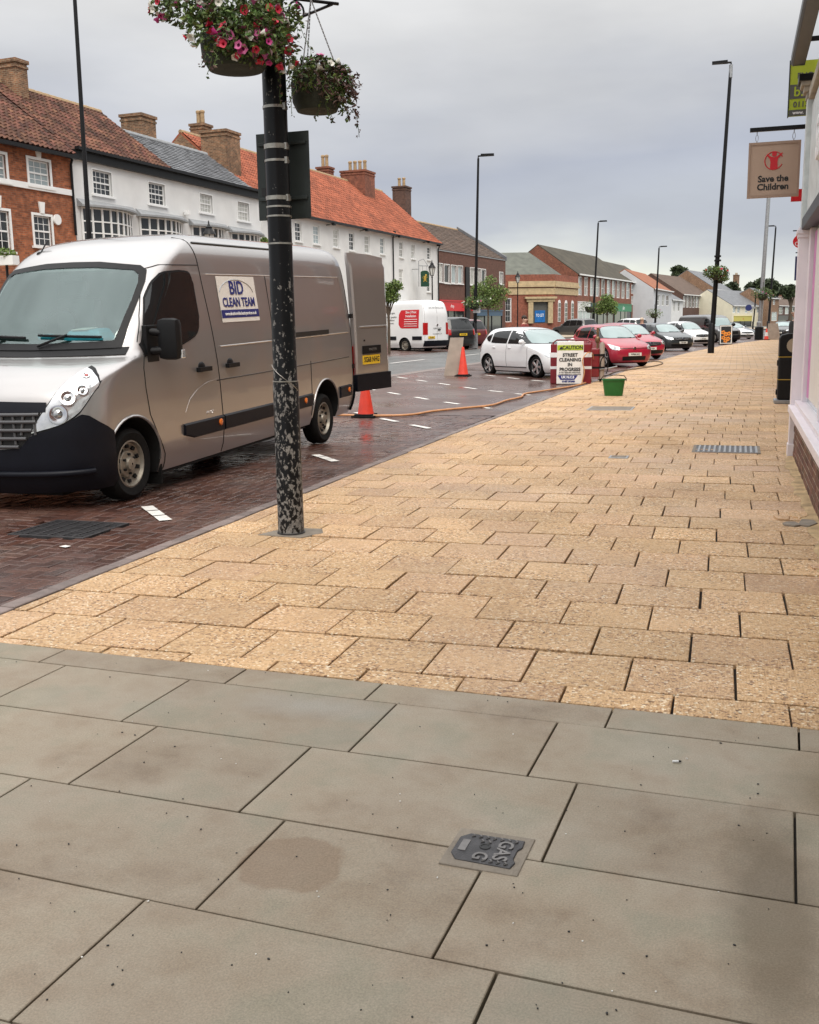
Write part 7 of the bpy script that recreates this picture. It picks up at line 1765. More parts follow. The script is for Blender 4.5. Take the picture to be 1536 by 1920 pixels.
basket('petunia_basket', 'big hanging basket of red pink and white petunias in front of the column', (cL.x, cL.y, 0),
       [bo(0, 0, 3.62, 0.32, 0.18), bo(0.10, -0.12, 3.46, 0.27, 0.17), bo(-0.28, 0, 3.64, 0.24, 0.12), bo(0.26, 0, 3.56, 0.20, 0.16), bo(0.32, -0.05, 3.34, 0.10, 0.12), bo(0.06, -0.2, 3.36, 0.19, 0.12), bo(0.22, -0.16, 3.38, 0.16, 0.14), bo(-0.14, -0.2, 3.46, 0.19, 0.14), bo(-0.02, -0.22, 3.36, 0.16, 0.11), bo(-0.45, 0.0, 3.62, 0.10, 0.08)],
       0.235, 3.24, 3.46, 4600, ['petal_white', 'petal_white', 'petal_pink', 'petal_pink', 'petal_red', 'petal_red', 'petal_magenta'], 350, (RV.x*-0.1, RV.y*-0.1, 3.95), 78, bias=-NV)
cR = POLEV+RV*0.30+NV*0.14
basket('faded_basket', 'sparser hanging basket of purplish leaves behind the column', (cR.x, cR.y, 0),
       [bo(0, 0, 3.33, 0.20, 0.11), bo(0.14, -0.04, 3.27, 0.13, 0.12), bo(0.20, -0.05, 3.13, 0.06, 0.15), bo(-0.05, -0.16, 3.26, 0.13, 0.10), bo(0.1, -0.16, 3.20, 0.09, 0.10)], 0.185, 3.06, 3.26, 1200, ['petal_white', 'petal_pink'], 900, (RV.x*-0.02, RV.y*-0.02, 3.82), 6, bias=-NV)
# sign seen from behind
a = at_y(480, 252, 7.06); b_ = at_y(584, 409, 7.06)
sbk = empty('sign_seen_from_behind', (a.x, 7.06, 0), 0, 'dark plain back of a traffic sign strapped to the flaking column', 'sign')
W_ = b_.x-a.x
one('panel', lambda mb: mb.box(0, W_, -0.004, 0.004, b_.z, a.z), MAT['sign_back'], sbk, bevel=0.003)
for z in (lerp(b_.z, a.z, 0.87), lerp(b_.z, a.z, 0.24)): one('channel', lambda mb: (mb.box(0.02, W_-0.02, -0.024, -0.0035, z-0.012, z+0.012)), MAT['sign_back'], sbk, bevel=0.003)
one('maker_label', lambda mb: mb.box(0.03, 0.085, -0.007, -0.0035, lerp(b_.z, a.z, 0.28), lerp(b_.z, a.z, 0.38)), MAT['ink_black'], sbk)

# ================================================================== TALL LAMP COLUMNS
def tall_lamp(name, label, base, top, r0, r1, m, arm=None, zb=0.0, basket_px=None, head=True, cat='lamp column', bands=()):
    root = empty(name, (base.x, base.y, zb), 0, label, cat); t = Vector((top.x-base.x, 0, top.z-zb)); mat = MAT[m]
    one('shaft', lambda mb: mb.lathe([(r0, -0.1), (r0, 1.4), (r0*0.8, 1.45)], seg=14), mat, root, smooth=40)
    one('upper_shaft', lambda mb: mb.tube([t*(1.4/t.length), t*0.5, t], [r0*0.78, (r0*0.75+r1)/2, r1], 12), mat, root, smooth=40)
    if head:
        d = Vector(arm)
        hd = one('lamp_head', lambda mb: (mb.tube([t-Vector((0, 0, 0.05)), t+Vector((0, 0, 0.12)), t+d*0.35+Vector((0, 0, 0.14))], 0.05, 8), mb.hexa(*[[(t.x+d.x*l+s_*0.14*d.y, t.y+d.y*l-s_*0.14*d.x, t.z+zz) for l, s_ in ((0.15, -1), (0.85, -0.7), (0.85, 0.7), (0.15, 1))] for zz in (0.10, 0.22)])), mat, root)
    return root, t
def mini_basket(label, p, r_, n=260, fls=('petal_white', 'petal_pink')):
    root = empty('flower_basket', (p.x, p.y, 0), 0, label, 'flower basket')
    one('bowl', lambda mb: mb.lathe([(r_*0.2, p.z-r_*0.7), (r_*0.42, p.z-r_*0.5), (r_*0.5, p.z-r_*0.1), (r_*0.4, p.z-r_*0.1)], seg=14), MAT['basket_liner'], root, smooth=50)
    fo = MB(); leaf_cloud(fo, [(0, 0, p.z, r_*1.05, r_*1.05, r_*0.55), (r_*0.5, 0, p.z-0.25*r_, r_*0.6, r_*0.6, r_*0.55), (-r_*0.5, 0, p.z-0.15*r_, r_*0.6, r_*0.6, r_*0.55)], int(n*1.9), 0.075, 0, 0.3, 0.1)
    tag(fo.build('foliage', [MAT['leaf_basket']], root, recalc=False), kind='stuff')
    for k in range(6):
        v = Vector((random.gauss(0, 1), -abs(random.gauss(0, 1)), random.gauss(0, 0.6))).normalized(); flower(root, Vector((v.x*r_*1.1, v.y*r_, p.z+v.z*r_*0.5)), v, random.choice(fls), 1.5)
    one('hanger', lambda mb: mb.tube([(0, 0, p.z+r_*0.2), (0, 0, p.z+r_*1.0)], 0.02, 5), MAT['black_paint'], root)
    return root
def at_same_y(px, py, y): return at_y(px, py, y)
b0 = at_y(176, 600, 28); tall_lamp('lamp_column', 'tall black lamp column rising behind the silver van', Vector((b0.x, 28, 0)), at_y(136, -70, 28), 0.11, 0.055, 'black_paint', (1, 0, 0), zg(b0.x, 28))
b0 = at_y(890, 600, 56); zb = zg(b0.x, 56); r2, t2_ = tall_lamp('lamp_column', 'black lamp column across the road with a white notice and flower basket', Vector((b0.x, 56, 0)), at_y(897, 297, 56), 0.13, 0.06, 'black_paint', (1, 0.1, 0), zb)
p1 = at_y(894, 577, 55.8)
one('notice', lambda mb: (mb.box(p1.x-b0.x-0.2, p1.x-b0.x+0.2, -0.22, -0.19, p1.z-zb-0.28, p1.z-zb+0.22)), MAT['ink_white'], r2); one('notice_header', lambda mb: mb.box(p1.x-b0.x-0.2, p1.x-b0.x+0.2, -0.225, -0.188, p1.z-zb+0.12, p1.z-zb+0.24), MAT['yellow_line'], r2)
one('grey_cabinet', lambda mb: mb.box(-0.22, 0.22, -0.4, -0.15, 0.02, 0.85), MAT['galv'], r2)
mini_basket('flower basket of white petunias on the column with the white notice', at_y(889, 566, 55.6), 0.62)
mini_basket('pale flower basket on the far side of the column with the notice', at_y(906, 563, 56.6), 0.5)
b0 = Vector((-1.23, 52.4, 0)); r3, t3_ = tall_lamp('lamp_column', 'very tall black lamp column standing on the buff pavement', b0, at_y(1371, 122, 52.4), 0.155, 0.075, 'black_paint', (-1, 0, 0))
one('grey_neck', lambda mb: mb.lathe([(0.085, t3_.z-0.55), (0.085, t3_.z+0.02)], (t3_.x, 0, 0), 10), MAT['galv'], r3)
for py in (480, 488): 
    q = at_y(1346, py, 52.4); one('collar', lambda mb: mb.lathe([(0.16, q.z-0.05), (0.16, q.z+0.03)], (q.x-b0.x, 0, 0), 10), MAT['black_paint'], r3)
mini_basket('dark leafy flower basket on the very tall column on the buff pavement', at_y(1343, 509, 52.0), 0.55, 420, ('petal_red', 'petal_pink'))
mini_basket('small flower basket behind the very tall column on the buff pavement', at_y(1350, 520, 53.0), 0.4, 200)
b0 = at_y(1111, 612, 105); r4, t4_ = tall_lamp('lamp_column', 'slim black lamp column by the long brick terrace', Vector((b0.x, 105, 0)), at_y(1122, 418, 105), 0.16, 0.08, 'black_paint', (1, 0, 0), 0.15); mini_basket('flower basket on the slim column by the long brick terrace', at_y(1106, 573, 104.6), 1.0)
b0 = at_y(1228, 612, 118); tall_lamp('lamp_column', 'slim black lamp column in front of the three-storey brick terrace', Vector((b0.x, 118, 0)), at_y(1236, 465, 118), 0.16, 0.08, 'black_paint', (1, 0, 0), 0.1); mini_basket('flower basket on the slim column by the three-storey terrace', at_y(1227, 586, 117.6), 0.9)
b0 = Vector((1.63, 88.0, 0)); r6, t6_ = tall_lamp('grey_mast', 'thick grey galvanised mast with a black foot at the far pavement', b0, at_y(1447, 290, 88), 0.22, 0.14, 'galv', None, head=False, cat='mast')
one('black_foot', lambda mb: mb.lathe([(0.34, 0), (0.34, 1.0), (0.26, 1.05)], seg=14), MAT['black_paint'], r6); mini_basket('flower basket on the thick grey mast', at_y(1431, 549, 87.7), 0.85, 300)
b0 = at_y(1441, 608, 120); tall_lamp('lamp_column', 'black lamp column with a square head beyond the grey mast', Vector((b0.x, 120, 0)), at_y(1455, 426, 120), 0.17, 0.08, 'black_paint', (-1, 0, 0))
b0 = at_y(1412, 612, 125); tall_lamp('blue_sign_post', 'thin black post with a round blue sign before the cream pub', Vector((b0.x, 125, 0)), at_y(1418, 548, 125), 0.10, 0.07, 'black_paint', None, head=False, cat='sign post')
c = at_y(1404, 577, 124.5); dsk = empty('blue_sign', (c.x, 124.5, c.z), 0, 'round blue road sign before the cream pub', 'sign'); one('disc', lambda mb: mb.lathe([(0.36, -0.03), (0.36, 0.03)], seg=20, axis='Y'), MAT['sign_navy'], dsk); one('clamp', lambda mb: mb.box(0.2, 0.75, 0.03, 0.08, -0.1, 0.1), MAT['galv'], dsk)
# lanterns
def lantern(label, px, py_top, x_plane, hgt_px):
    d = ray(px, 600); k = x_plane/d.x; y = d.y*k; z0 = zg(x_plane, y)+0.1; p = at_y(px, py_top, y); zt = p.z-z0; sc = hgt_px
    root = empty('street_lantern', (p.x, y, z0), 0, label, 'street lamp', 'victorian style lanterns')
    one('post', lambda mb: mb.lathe([(0.14, -0.05), (0.14, 0.5), (0.08, 0.7), (0.055, 0.8), (0.045, zt-1.25), (0.07, zt-1.2), (0.03, zt-1.1)], seg=12), MAT['black_paint'], root, smooth=40)
    ln = one('lantern_glass', lambda mb: mb.lathe([(0.11, zt-1.05), (0.23, zt-0.55)], seg=6), MAT['lantern_glass'], root)
    one('lantern_frame', lambda mb: [mb.tube([(0.115*math.cos(a), 0.115*math.sin(a), zt-1.06), (0.24*math.cos(a), 0.24*math.sin(a), zt-0.54)], 0.016, 5) for a in [PI/3*k for k in range(6)]]+[mb.lathe([(0.13, zt-1.1), (0.10, zt-1.04)], seg=6)] and None, MAT['black_paint'], ln)
    one('lantern_roof', lambda mb: mb.lathe([(0.27, zt-0.55), (0.25, zt-0.5), (0.12, zt-0.32), (0.13, zt-0.26), (0.06, zt-0.2), (0.025, zt-0.1), (0.03, zt-0.06), (0.005, zt)], seg=12), MAT['black_paint'], root, smooth=30)
lantern('black lantern poking above the silver van roof', 391, 413, -20.3, 1); lantern('black lantern on a post outside the white inn', 810, 487, -20.6, 1); lantern('black lantern on a post outside the corner bank', 971, 508, -20.0, 1)

# ================================================================== STREET THINGS
def cone(label, p, h, s_=1.0, sleeve=False):
    root = empty('traffic_cone', (p.x, p.y, p.z), random.uniform(-0.3, 0.3), label, 'traffic cone')
    one('foot', lambda mb: (mb.box(-0.19*s_, 0.19*s_, -0.19*s_, 0.19*s_, 0, 0.035), mb.box(-0.15*s_, 0.15*s_, -0.15*s_, 0.15*s_, 0.035, 0.06)), MAT['rubber'], root, bevel=0.008)
    one('body', lambda mb: mb.lathe([(0.135*s_, 0.06), (0.13*s_, 0.08), (0.035*s_, h-0.03), (0.028*s_, h)], seg=20), MAT['cone_red'], root, smooth=40)
    if sleeve: one('sleeve', lambda mb: mb.lathe([(0.107*s_, h*0.35), (0.066*s_, h*0.68)], seg=20), MAT['cone_sleeve'], root, smooth=40)
    return root
cone('orange traffic cone beneath the open rear door of the silver van', Vector((-6.07, 16.46, 0)), 0.75, 1.05)
cone('orange traffic cone with a grey board leaning behind it', Vector((-7.72, 29.35, zg(-7.7, 29))), 0.86, 1.15)
c = gp(1437, 637.5); cone('orange and white traffic cone near the grey mast', Vector((c.x, c.y, 0)), 0.9, 1.3, True)
lbd = empty('leaning_board', (-8.1, 29.55, zg(-8.1, 29.5)), R(14), 'blank grey-brown board leaning behind a traffic cone', 'board')
one('board', lambda mb: mb.hexa([(-0.26, -0.12, 0), (0.24, -0.12, 0), (0.24, -0.09, 0), (-0.26, -0.09, 0)], [(-0.06, 0.05, 1.12), (0.34, 0.05, 1.12), (0.34, 0.08, 1.12), (-0.06, 0.08, 1.12)]), MAT['brown_tin'], lbd)
one('prop_leg', lambda mb: mb.tube([(0.1, 0.08, 1.05), (0.05, 0.45, 0.0)], 0.02, 6), MAT['black_plastic'], lbd)
# caution sign and barrier
def swh(x0, x1, y, dz=0):
    return None
cs = empty('caution_sign', (-4.02, 25.9, 0), R(4), 'white CAUTION STREET CLEANING IN PROGRESS board propped by the kerb', 'sign')
t_ = 0.07
def tp(x, z, d=0.0): return (x, d+z*0.10-0.02, z+0.03)
one('board', lambda mb: mb.hexa([tp(-0.335, 0), tp(0.335, 0), tp(0.335, 0, 0.03), tp(-0.335, 0, 0.03)], [tp(-0.335, 1.06), tp(0.335, 1.06), tp(0.335, 1.06, 0.03), tp(-0.335, 1.06, 0.03)]), MAT['vinyl_white'], cs, bevel=0.012)
def plq(name, x0, x1, z0, z1, m, d=-0.004): return one(name, lambda mb: mb.hexa([tp(x0, z0, d), tp(x1, z0, d), tp(x1, z0, 0.001), tp(x0, z0, 0.001)], [tp(x0, z1, d), tp(x1, z1, d), tp(x1, z1, 0.001), tp(x0, z1, 0.001)]), MAT[m], cs)
plq('lime_header', -0.325, 0.325, 0.84, 0.97, 'lime'); one('blue_footer', lambda mb: mb.hexa([tp(-0.23, 0.10, -0.004), tp(0.12, 0.10, -0.004), tp(0.12, 0.10, 0.001), tp(-0.23, 0.10, 0.001)], [tp(-0.31, 0.215, -0.004), tp(0.20, 0.215, -0.004), tp(0.20, 0.215, 0.001), tp(-0.31, 0.215, 0.001)]), MAT['ink_navy'], cs)
ydir = Vector((0, 0.10, 1))
def ct_(s_, x, z, sz, m='ink_black', sx=1.0, bold=0.004): return text(s_, sz, MAT[m], cs, frame(Vector(tp(x, z, -0.008)), (1, 0, 0), ydir), 0.001, bold=bold, sx=sx)
ct_('CAUTION', 0.06, 0.905, 0.125, sx=0.92); ct_('STREET', 0, 0.72, 0.115); ct_('CLEANING', 0, 0.60, 0.115, sx=0.98); ct_('IN', 0, 0.48, 0.115); ct_('PROGRESS', 0, 0.36, 0.115, sx=0.98)
ct_('IF YOU REQUIRE ASSISTANCE', 0, 0.285, 0.04, bold=0.001); ct_('PLEASE APPROACH OPERATIVE', 0, 0.235, 0.04, bold=0.001); ct_('UK N.C.S', -0.05, 0.165, 0.08, 'ink_white'); ct_('01427 872900', -0.03, 0.06, 0.055, 'ink_navy')
one('warning_triangle', lambda mb: mb.prism([(-0.28, 0.86), (-0.18, 0.86), (-0.23, 0.95)], lambda a, b__, d: tp(a, b__, d), -0.008, 0.0), MAT['ink_black'], cs)
one('prop', lambda mb: (mb.tube([tp(-0.25, 0.95, 0.04), (-0.25, 0.45, 0.0)], 0.012, 6), mb.tube([tp(0.25, 0.95, 0.04), (0.25, 0.45, 0.0)], 0.012, 6)), MAT['galv'], cs)
rb = empty('red_barrier', (-4.05, 26.45, 0), R(-2), 'red plastic folding barrier with white reflective bands behind the caution sign', 'barrier')
for x0, x1 in ((-0.56, -0.36), (0.30, 0.50)):
    lg = one('panel', lambda mb: mb.box(x0, x1, -0.05, 0.05, 0.0, 1.02), MAT['barrier_red'], rb, bevel=0.025)
    for z in (0.38, 0.68): one('reflective_band', lambda mb: mb.box(x0-0.002, x1+0.002, -0.053, 0.053, z, z+0.07 if z < 0.5 else z+0.12), MAT['ink_white'], lg)
one('top_rail', lambda mb: mb.tube([(-0.50, 0, 0.9), (-0.50, 0, 1.05), (-0.40, 0, 1.12), (0.40, 0, 1.12), (0.5, 0, 1.05), (0.5, 0, 0.9)], 0.02, 8), MAT['barrier_red'], rb, smooth=50)
one('foot_bar', lambda mb: mb.box(-0.55, 0.5, -0.04, 0.04, 0.04, 0.12), MAT['rubber'], rb)
pw = empty('pressure_washer', (-3.63, 27.4, 0), R(8), 'red pressure washer with upright handle and hose reel beside the caution sign', 'pressure washer')
one('tank', lambda mb: mb.box(-0.16, 0.16, -0.13, 0.13, 0.12, 0.88), MAT['barrier_red'], pw, bevel=0.04)
one('side_tube', lambda mb: mb.lathe([(0.07, 0.08), (0.07, 0.98), (0.03, 1.04)], (0.22, -0.05, 0), 14), MAT['brown_tin'], pw, smooth=40)
for z in (0.35, 0.68): one('strap', lambda mb: mb.box(-0.165, 0.30, -0.135, 0.135, z, z+0.05), MAT['rubber'], pw)
one('handle', lambda mb: (mb.tube([(0.10, 0, 0.85), (0.10, 0, 1.32)], 0.03, 8), mb.ball((0.10, 0, 1.10), 0.07, 0.06, 0.10), mb.box(0.07, 0.13, -0.03, 0.03, 1.28, 1.42)), MAT['brass'], pw, smooth=40)
for s_ in (-1, 1): one('wheel', lambda mb: mb.lathe([(0.12, -0.03), (0.12, 0.03)], (s_*0.19, 0.10, 0.12), 16, axis='X'), MAT['rubber'], pw, smooth=40)
one('hose_loop', lambda mb: mb.tube([(0.28+0.10*math.cos(a), -0.12, 0.42+0.24*math.sin(a)) for a in [R(-60+k*15) for k in range(18)]], 0.014, 6), MAT['black_plastic'], pw, smooth=60)
one('lance', lambda mb: mb.tube([(0.16, -0.15, 0.33), (0.45, -0.1, 0.36), (0.62, 0.0, 0.40)], 0.016, 6), MAT['galv'], pw)
def smooth_path(pts, n=6):
    out = []
    for i in range(len(pts)-1):
        p0, p1, p2, p3 = [Vector(pts[min(max(k, 0), len(pts)-1)]) for k in (i-1, i, i+1, i+2)]
        for k in range(n):
            t = k/n; out.append(0.5*((2*p1)+(-p0+p2)*t+(2*p0-5*p1+4*p2-p3)*t*t+(-p0+3*p1-3*p2+p3)*t**3))
    out.append(Vector(pts[-1])); return out
def hose(label, pts, r_, m):
    P_ = [(x, y, zg(x, y)+r_+0.006) for x, y in pts]
    return tag(one('hose', lambda mb: mb.tube(smooth_path(P_), r_, 7), MAT[m], smooth=60), label, 'hose')
hose('orange hose snaking from the silver van to the caution sign', [(-7.2, 16.1), (-6.6, 16.30), (-5.75, 16.45), (-5.32, 16.72), (-5.15, 17.45), (-4.77, 18.18), (-4.42, 18.9), (-4.40, 20.1), (-4.30, 21.1), (-4.42, 22.15), (-4.20, 23.1), (-3.86, 24.6), (-3.72, 25.6), (-3.68, 26.6), (-3.66, 27.25)], 0.022, 'hose')
one_h = tag(one('hose', lambda mb: mb.tube(smooth_path([(-3.70, 25.78, 0.03), (-3.64, 25.80, 0.35), (-3.70, 25.86, 0.62), (-3.60, 26.05, 0.80), (-3.58, 26.8, 0.75), (-3.60, 27.25, 0.6)]), 0.014, 6), MAT['hose'], smooth=60), 'orange hose looping up over the right edge of the caution sign', 'hose')
hose('thin brown hose looping on the pavement by the small red car', [(-3.60, 28.2), (-3.62, 30.5), (-3.60, 32.7), (-3.22, 34.5), (-2.80, 36.6), (-2.62, 39.0), (-2.85, 40.8), (-3.3, 41.2), (-3.5, 40.2)], 0.018, 'brass')
# bucket
bk = empty('green_bucket', (-2.49, 22.1, 0), R(10), 'dark green oblong plastic bucket on the buff slabs', 'bucket')
def bkt(mb):
    rings = [(0.19, 0.12, 0.0), (0.235, 0.155, 0.33), (0.255, 0.175, 0.33), (0.255, 0.175, 0.355), (0.228, 0.148, 0.355), (0.185, 0.115, 0.02)]
    vs_ = []; n = 24
    for a, b__, z in rings:
        for k in range(n):
            th = 2*PI*k/n; c_, s_ = math.cos(th), math.sin(th); q = 0.45
            vs_.append((a*math.copysign(abs(c_)**q, c_), b__*math.copysign(abs(s_)**q, s_), z))
    fs = [tuple(range(n))[::-1], tuple(5*n+k for k in range(n))]
    for i in range(5):
        for k in range(n): fs.append((i*n+k, i*n+(k+1) % n, (i+1)*n+(k+1) % n, (i+1)*n+k))
    mb.add(vs_, fs)
one('tub', bkt, MAT['bucket_green'], bk, smooth=35)
one('handle', lambda mb: mb.tube([(-0.265, 0, 0.31), (-0.262, 0, 0.36), (-0.22, 0, 0.42), (-0.1, 0, 0.435), (0.1, 0, 0.435), (0.22, 0, 0.42), (0.262, 0, 0.36), (0.265, 0, 0.31)], 0.009, 6), MAT['black_plastic'], bk, smooth=60)
# A-board
c = gp(1361, 646); abd = empty('flower_poster_board', (c.x, c.y, 0), R(6), 'black framed pavement board with an orange flower poster', 'sign')
one('frame', lambda mb: mb.hexa([(-0.40, 0, 0.0), (0.40, 0, 0), (0.40, 0.06, 0), (-0.40, 0.06, 0)], [(-0.40, 0.14, 1.28), (0.40, 0.14, 1.28), (0.40, 0.20, 1.28), (-0.40, 0.20, 1.28)]), MAT['black_paint'], abd, bevel=0.02)
def ap(x, z, d): return (x, d+z*0.109, z)
def apq(name, x0, x1, z0, z1, m, d): return one(name, lambda mb: mb.hexa([ap(x0, z0, d), ap(x1, z0, d), ap(x1, z0, 0), ap(x0, z0, 0)], [ap(x0, z1, d), ap(x1, z1, d), ap(x1, z1, 0), ap(x0, z1, 0)]), MAT[m], abd)
apq('rim', -0.38, 0.38, 0.06, 1.25, 'vinyl_white', -0.006); apq('poster', -0.32, 0.32, 0.12, 1.19, 'ink_black', -0.012)
mk('petal_orange', (0.75, 0.24, 0.02), 0.6, var=0.2)
for k, (x, z) in enumerate(((-0.16, 0.45), (0.14, 0.38), (0.0, 0.68), (-0.18, 0.8), (0.18, 0.72), (-0.02, 0.25))):
    one('printed_flower', lambda mb: [mb.prism([(x+0.09*math.cos(a)+0.07*math.cos(t), z+0.09*math.sin(a)+0.05*math.sin(t)) for t in [2*PI*q/8 for q in range(8)]], lambda u_, v_, d: ap(u_, v_, d), -0.016-0.0003*j, -0.011) for j, a in enumerate([2*PI*q/5 for q in range(5)])] and None, MAT['petal_orange'], abd)
one('back_leaf', lambda mb: mb.hexa([(-0.40, 0.62, 0.0), (0.40, 0.62, 0), (0.40, 0.66, 0), (-0.40, 0.66, 0)], [(-0.40, 0.20, 1.26), (0.40, 0.20, 1.26), (0.40, 0.24, 1.26), (-0.40, 0.24, 1.26)]), MAT['black_paint'], abd)
# beige barrier by the far cone
c = gp(1449, 637); fb_ = empty('beige_sign_back', (c.x, c.y, 0), 0.2, 'plain beige sign board standing beside the striped traffic cone', 'board'); one('board', lambda mb: mb.hexa([(-0.5, 0, 0), (0.6, 0, 0), (0.6, 0.05, 0), (-0.5, 0.05, 0)], [(-0.35, 0.2, 1.3), (0.4, 0.2, 1.3), (0.4, 0.25, 1.3), (-0.35, 0.25, 1.3)]), MAT['brown_tin'], fb_); one('leg', lambda mb: mb.tube([(0, 0.2, 1.2), (0, 0.7, 0)], 0.03, 6), MAT['black_paint'], fb_)

# ================================================================== TREES
def tree(name, label, base, h, crown, n, leaf, tr=0.06, mat='leaf_tree', zb=0.0):
    root = empty(name, (base[0], base[1], zb), 0, label, 'tree')
    def tk(mb):
        mb.tube([(0, 0, -0.1), (0.03, 0, h*0.4), (0, 0.02, h*0.7), (0.02, 0, h*0.9)], [tr*1.3, tr, tr*0.7, tr*0.25], 8)
        for b__ in crown:
            mb.tube([(0.02, 0.01, h*0.5), (b__[0]*0.5, b__[1]*0.5, lerp(h*0.55, b__[2], 0.5)), (b__[0], b__[1], b__[2])], [tr*0.5, tr*0.35, tr*0.12], 6)
    one('trunk', tk, MAT['bark'], root, smooth=60)
    fo = MB(); leaf_cloud(fo, crown, n, leaf, 0, 0.25, 0.1)
    tag(fo.build('crown', MAT[mat], root, recalc=False), kind='stuff'); return root
def crown_px(y, base, items, zb):
    out = []
    for px, py, r_ in items:
        p = at_y(px, py, y); k = r_*p.length/FPX; out.append((p.x-base.x, random.uniform(-0.3, 0.3)*k, p.z-zb, k, k, k*0.75))
    return out
def street_tree(label, px, y, items, n, leaf, hpx):
    p = at_y(px, 600, y); zb = zg(p.x, y)+0.1; cr = crown_px(y, p, items, zb); tree('street_tree', label, (p.x, y), max(b__[2] for b__ in cr), cr, n, leaf, 0.07, zb=zb)
street_tree('small green tree in front of the white inn beside the van door', 728, 46, [(722, 545, 20), (740, 535, 14), (712, 530, 12), (735, 556, 16), (712, 556, 14), (750, 538, 8)], 2200, 0.085, 0)
street_tree('fluffy pale green tree in front of the brown brick block', 915, 74, [(905, 545, 22), (925, 555, 20), (935, 540, 12), (900, 565, 16), (928, 572, 14), (945, 560, 8), (920, 525, 12), (950, 546, 9), (893, 540, 10)], 3200, 0.10, 0)
street_tree('round green tree in front of the long brick terrace', 1138, 110, [(1132, 575, 16), (1146, 572, 13), (1138, 560, 12), (1125, 583, 9), (1150, 583, 9), (1118, 578, 7)], 2400, 0.14, 0)
street_tree('leafy sprig of a tree between the two white buildings', 495, 36, [(497, 452, 7), (492, 460, 6), (499, 462, 5)], 260, 0.1, 0)
def far_tree(label, y, items, n, leaf):
    p = at_y(sum(i[0] for i in items)/len(items), 600, y); cr = crown_px(y, p, items, 0.0); tree('background_tree', label, (p.x, y), max(b__[2] for b__ in cr), cr, n, leaf, 0.35, 'leaf_far')
far_tree('dark slim tree tops behind the dark brick terrace roof', 260, [(1265, 505, 6), (1272, 503, 7), (1283, 507, 6), (1268, 515, 8), (1280, 516, 7)], 900, 0.55)
far_tree('dark tree showing beside the tall stone house gable', 250, [(1366, 540, 9), (1374, 536, 9), (1380, 545, 8)], 700, 0.55)
far_tree('big dark tree behind the cream pub', 240, [(1412, 540, 13), (1428, 534, 14), (1443, 535, 14), (1455, 544, 13), (1422, 548, 14), (1440, 549, 14)], 2200, 0.7)
far_tree('mid green tree to the right of the big dark tree', 230, [(1473, 543, 10), (1484, 541, 9), (1492, 548, 9), (1478, 552, 10)], 1000, 0.6)
c = at_y(10, 468, 26); sh = empty('window_plant', (c.x, 26, c.z-0.1), 0, 'green plant showing above the van bonnet by the brick house', 'plant')
fo = MB(); leaf_cloud(fo, [(0, 0, 0, 0.28, 0.28, 0.14)], 220, 0.07); tag(fo.build('foliage', MAT['leaf_tree'], sh, recalc=False), kind='stuff'); one('planter', lambda mb: mb.box(-0.35, 0.35, -0.15, 0.15, -0.35, -0.08), MAT['white_paint'], sh); one('post', lambda mb: mb.tube([(0, 0, -c.z), (0, 0, -0.3)], 0.04, 8), MAT['black_paint'], sh)

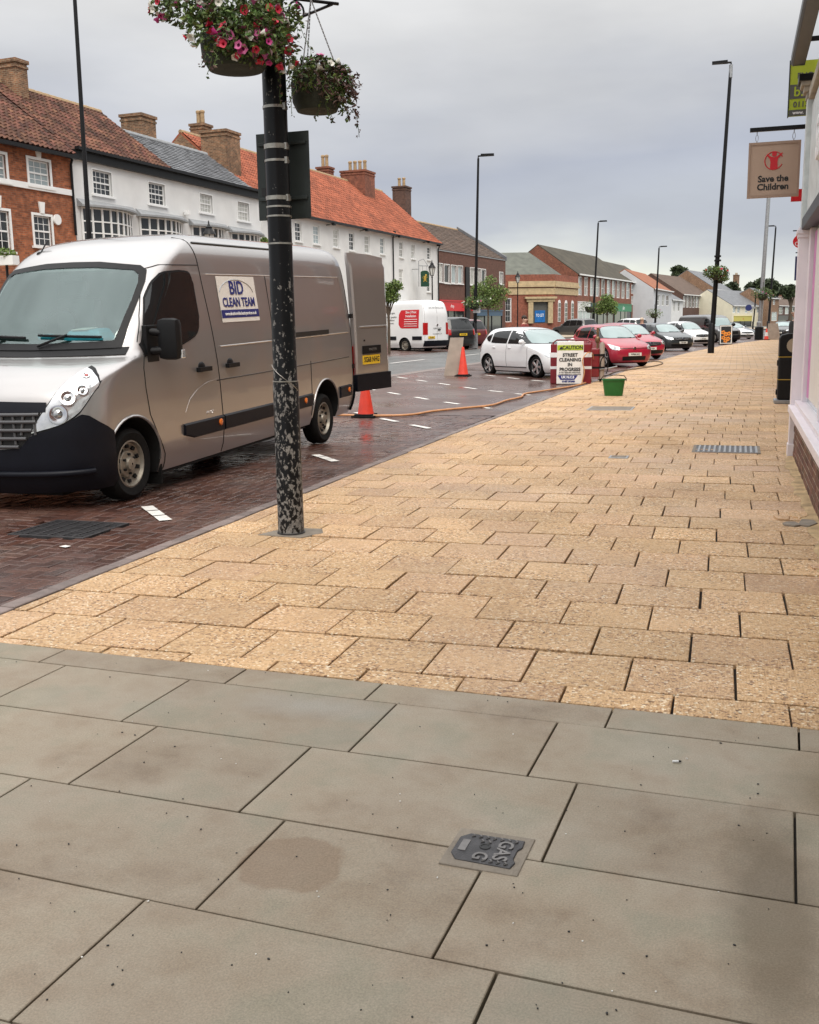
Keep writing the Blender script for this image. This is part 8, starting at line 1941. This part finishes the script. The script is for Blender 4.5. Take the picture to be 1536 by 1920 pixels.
# ================================================================== PEOPLE
def person(label, x, y, z, hd, h, top, hair, legs='cloth_navy'):
    s_ = h/1.75; root = empty('person', (x, y, z), hd, label, 'person')
    J = {'pel': (0, 0, 0.95), 'wst': (0, 0.01, 1.10), 'chs': (0, 0.0, 1.32), 'nek': (0, 0.01, 1.50), 'hd0': (0, -0.01, 1.58), 'hd1': (0, -0.015, 1.68),
         'sl': (0.17, 0, 1.42), 'el': (0.23, 0.03, 1.14), 'wl': (0.21, -0.08, 0.90), 'hl': (0.20, -0.11, 0.82), 'sr': (-0.17, 0, 1.42), 'er': (-0.23, 0.03, 1.14), 'wr': (-0.21, -0.06, 0.90), 'hr': (-0.20, -0.09, 0.82),
         'hpl': (0.09, 0, 0.92), 'kl': (0.10, -0.04, 0.50), 'al': (0.10, 0.03, 0.09), 'tl': (0.10, -0.13, 0.04), 'hpr': (-0.09, 0, 0.92), 'kr': (-0.10, 0.03, 0.50), 'ar': (-0.10, 0.12, 0.09), 'tr': (-0.11, -0.03, 0.04)}
    E_ = [('pel', 'wst'), ('wst', 'chs'), ('chs', 'nek'), ('nek', 'hd0'), ('hd0', 'hd1'), ('chs', 'sl'), ('sl', 'el'), ('el', 'wl'), ('wl', 'hl'), ('chs', 'sr'), ('sr', 'er'), ('er', 'wr'), ('wr', 'hr'), ('pel', 'hpl'), ('hpl', 'kl'), ('kl', 'al'), ('al', 'tl'), ('pel', 'hpr'), ('hpr', 'kr'), ('kr', 'ar'), ('ar', 'tr')]
    rad = dict(pel=(.15, .11), wst=(.14, .10), chs=(.17, .115), nek=(.055, .055), hd0=(.085, .095), hd1=(.08, .095), sl=(.07, .07), el=(.048, .048), wl=(.034, .034), hl=(.04, .025), hpl=(.09, .09), kl=(.06, .06), al=(.045, .045), tl=(.045, .03))
    names = list(J); me = bpy.data.meshes.new('body'); me.from_pydata([Vector(J[n])*s_ for n in names], [(names.index(a), names.index(b__)) for a, b__ in E_], [])
    o = put('body', me, None); md = o.modifiers.new('s', 'SKIN'); sub = o.modifiers.new('u', 'SUBSURF'); sub.levels = 2
    for i, n in enumerate(names):
        k = n if n in rad else n[:-1]+'l'; o.data.skin_vertices[0].data[i].radius = (rad[k][0]*s_, rad[k][1]*s_)
    o.data.skin_vertices[0].data[0].use_root = True
    dg = bpy.context.evaluated_depsgraph_get(); dg.update(); m2 = bpy.data.meshes.new_from_object(o.evaluated_get(dg)); o.modifiers.clear(); o.data = m2; o.parent = root
    for m_ in ('skin', top, legs, 'cloth_black'): m2.materials.append(MAT[m_])
    for p in m2.polygons:
        zc_ = p.center.z/s_; p.use_smooth = True
        p.material_index = 0 if zc_ > 1.47 or (zc_ < 0.90 and abs(p.center.x) > 0.17*s_ and zc_ > 0.7) else 1 if zc_ > 0.93 or abs(p.center.x) > 0.17*s_ else 2 if zc_ > 0.11 else 3
    one('hair', lambda mb: mb.ball((0, 0.02*s_, 1.70*s_), 0.092*s_, 0.108*s_, 0.085*s_, 14, 9), MAT[hair], root, smooth=60)
    one('nose', lambda mb: mb.ball((0, -0.118*s_, 1.625*s_), 0.014*s_, 0.022*s_, 0.022*s_, 8, 6), MAT['skin'], root, smooth=60)
    for sx in (-1, 1):
        one('eye', lambda mb: mb.ball((sx*0.034*s_, -0.098*s_, 1.655*s_), 0.012*s_, 0.008*s_, 0.007*s_, 8, 6), MAT['ink_black'], root); one('ear', lambda mb: mb.ball((sx*0.088*s_, 0.0, 1.635*s_), 0.012*s_, 0.025*s_, 0.035*s_, 8, 6), MAT['skin'], root, smooth=60)
    one('mouth', lambda mb: mb.ball((0, -0.105*s_, 1.575*s_), 0.022*s_, 0.008*s_, 0.006*s_, 8, 5), MAT['cloth_red'], root)
    return root
p = at_y(984, 600, 37.5); person('dark haired person in a red top walking beyond the white hatchback', p.x, 37.5, zg(p.x, 37.5), R(70), 1.78, 'cloth_red', 'hair_dark')
p = at_y(1204, 600, 51.5); person('pale haired person standing between the red car and dark grey car', p.x, 51.5, zg(p.x, 51.5), R(150), 1.74, 'cloth_navy', 'hair_pale')
p = at_y(1495, 600, 22.6); person('person in black standing behind the litter bin by the shop', p.x, 22.6, 0, R(-60), 1.80, 'cloth_black', 'hair_dark', 'cloth_black')

# groups for repeats
for o in list(bpy.data.objects):
    if o.parent is None and 'label' in o and 'group' not in o:
        n = o.name.split('.')[0]; c_ = o.get('category', '')
        g = {'lamp_column': 'tall lamp columns along the street', 'flower_basket': 'flower baskets on the lamp columns', 'traffic_cone': 'traffic cones', 'street_tree': 'small street trees', 'background_tree': 'trees beyond the roofs', 'person': 'people in the street', 'hose': 'cleaning hoses'}.get(n)
        if c_ == 'car': g = 'cars parked along the street'
        if g: o['group'] = g
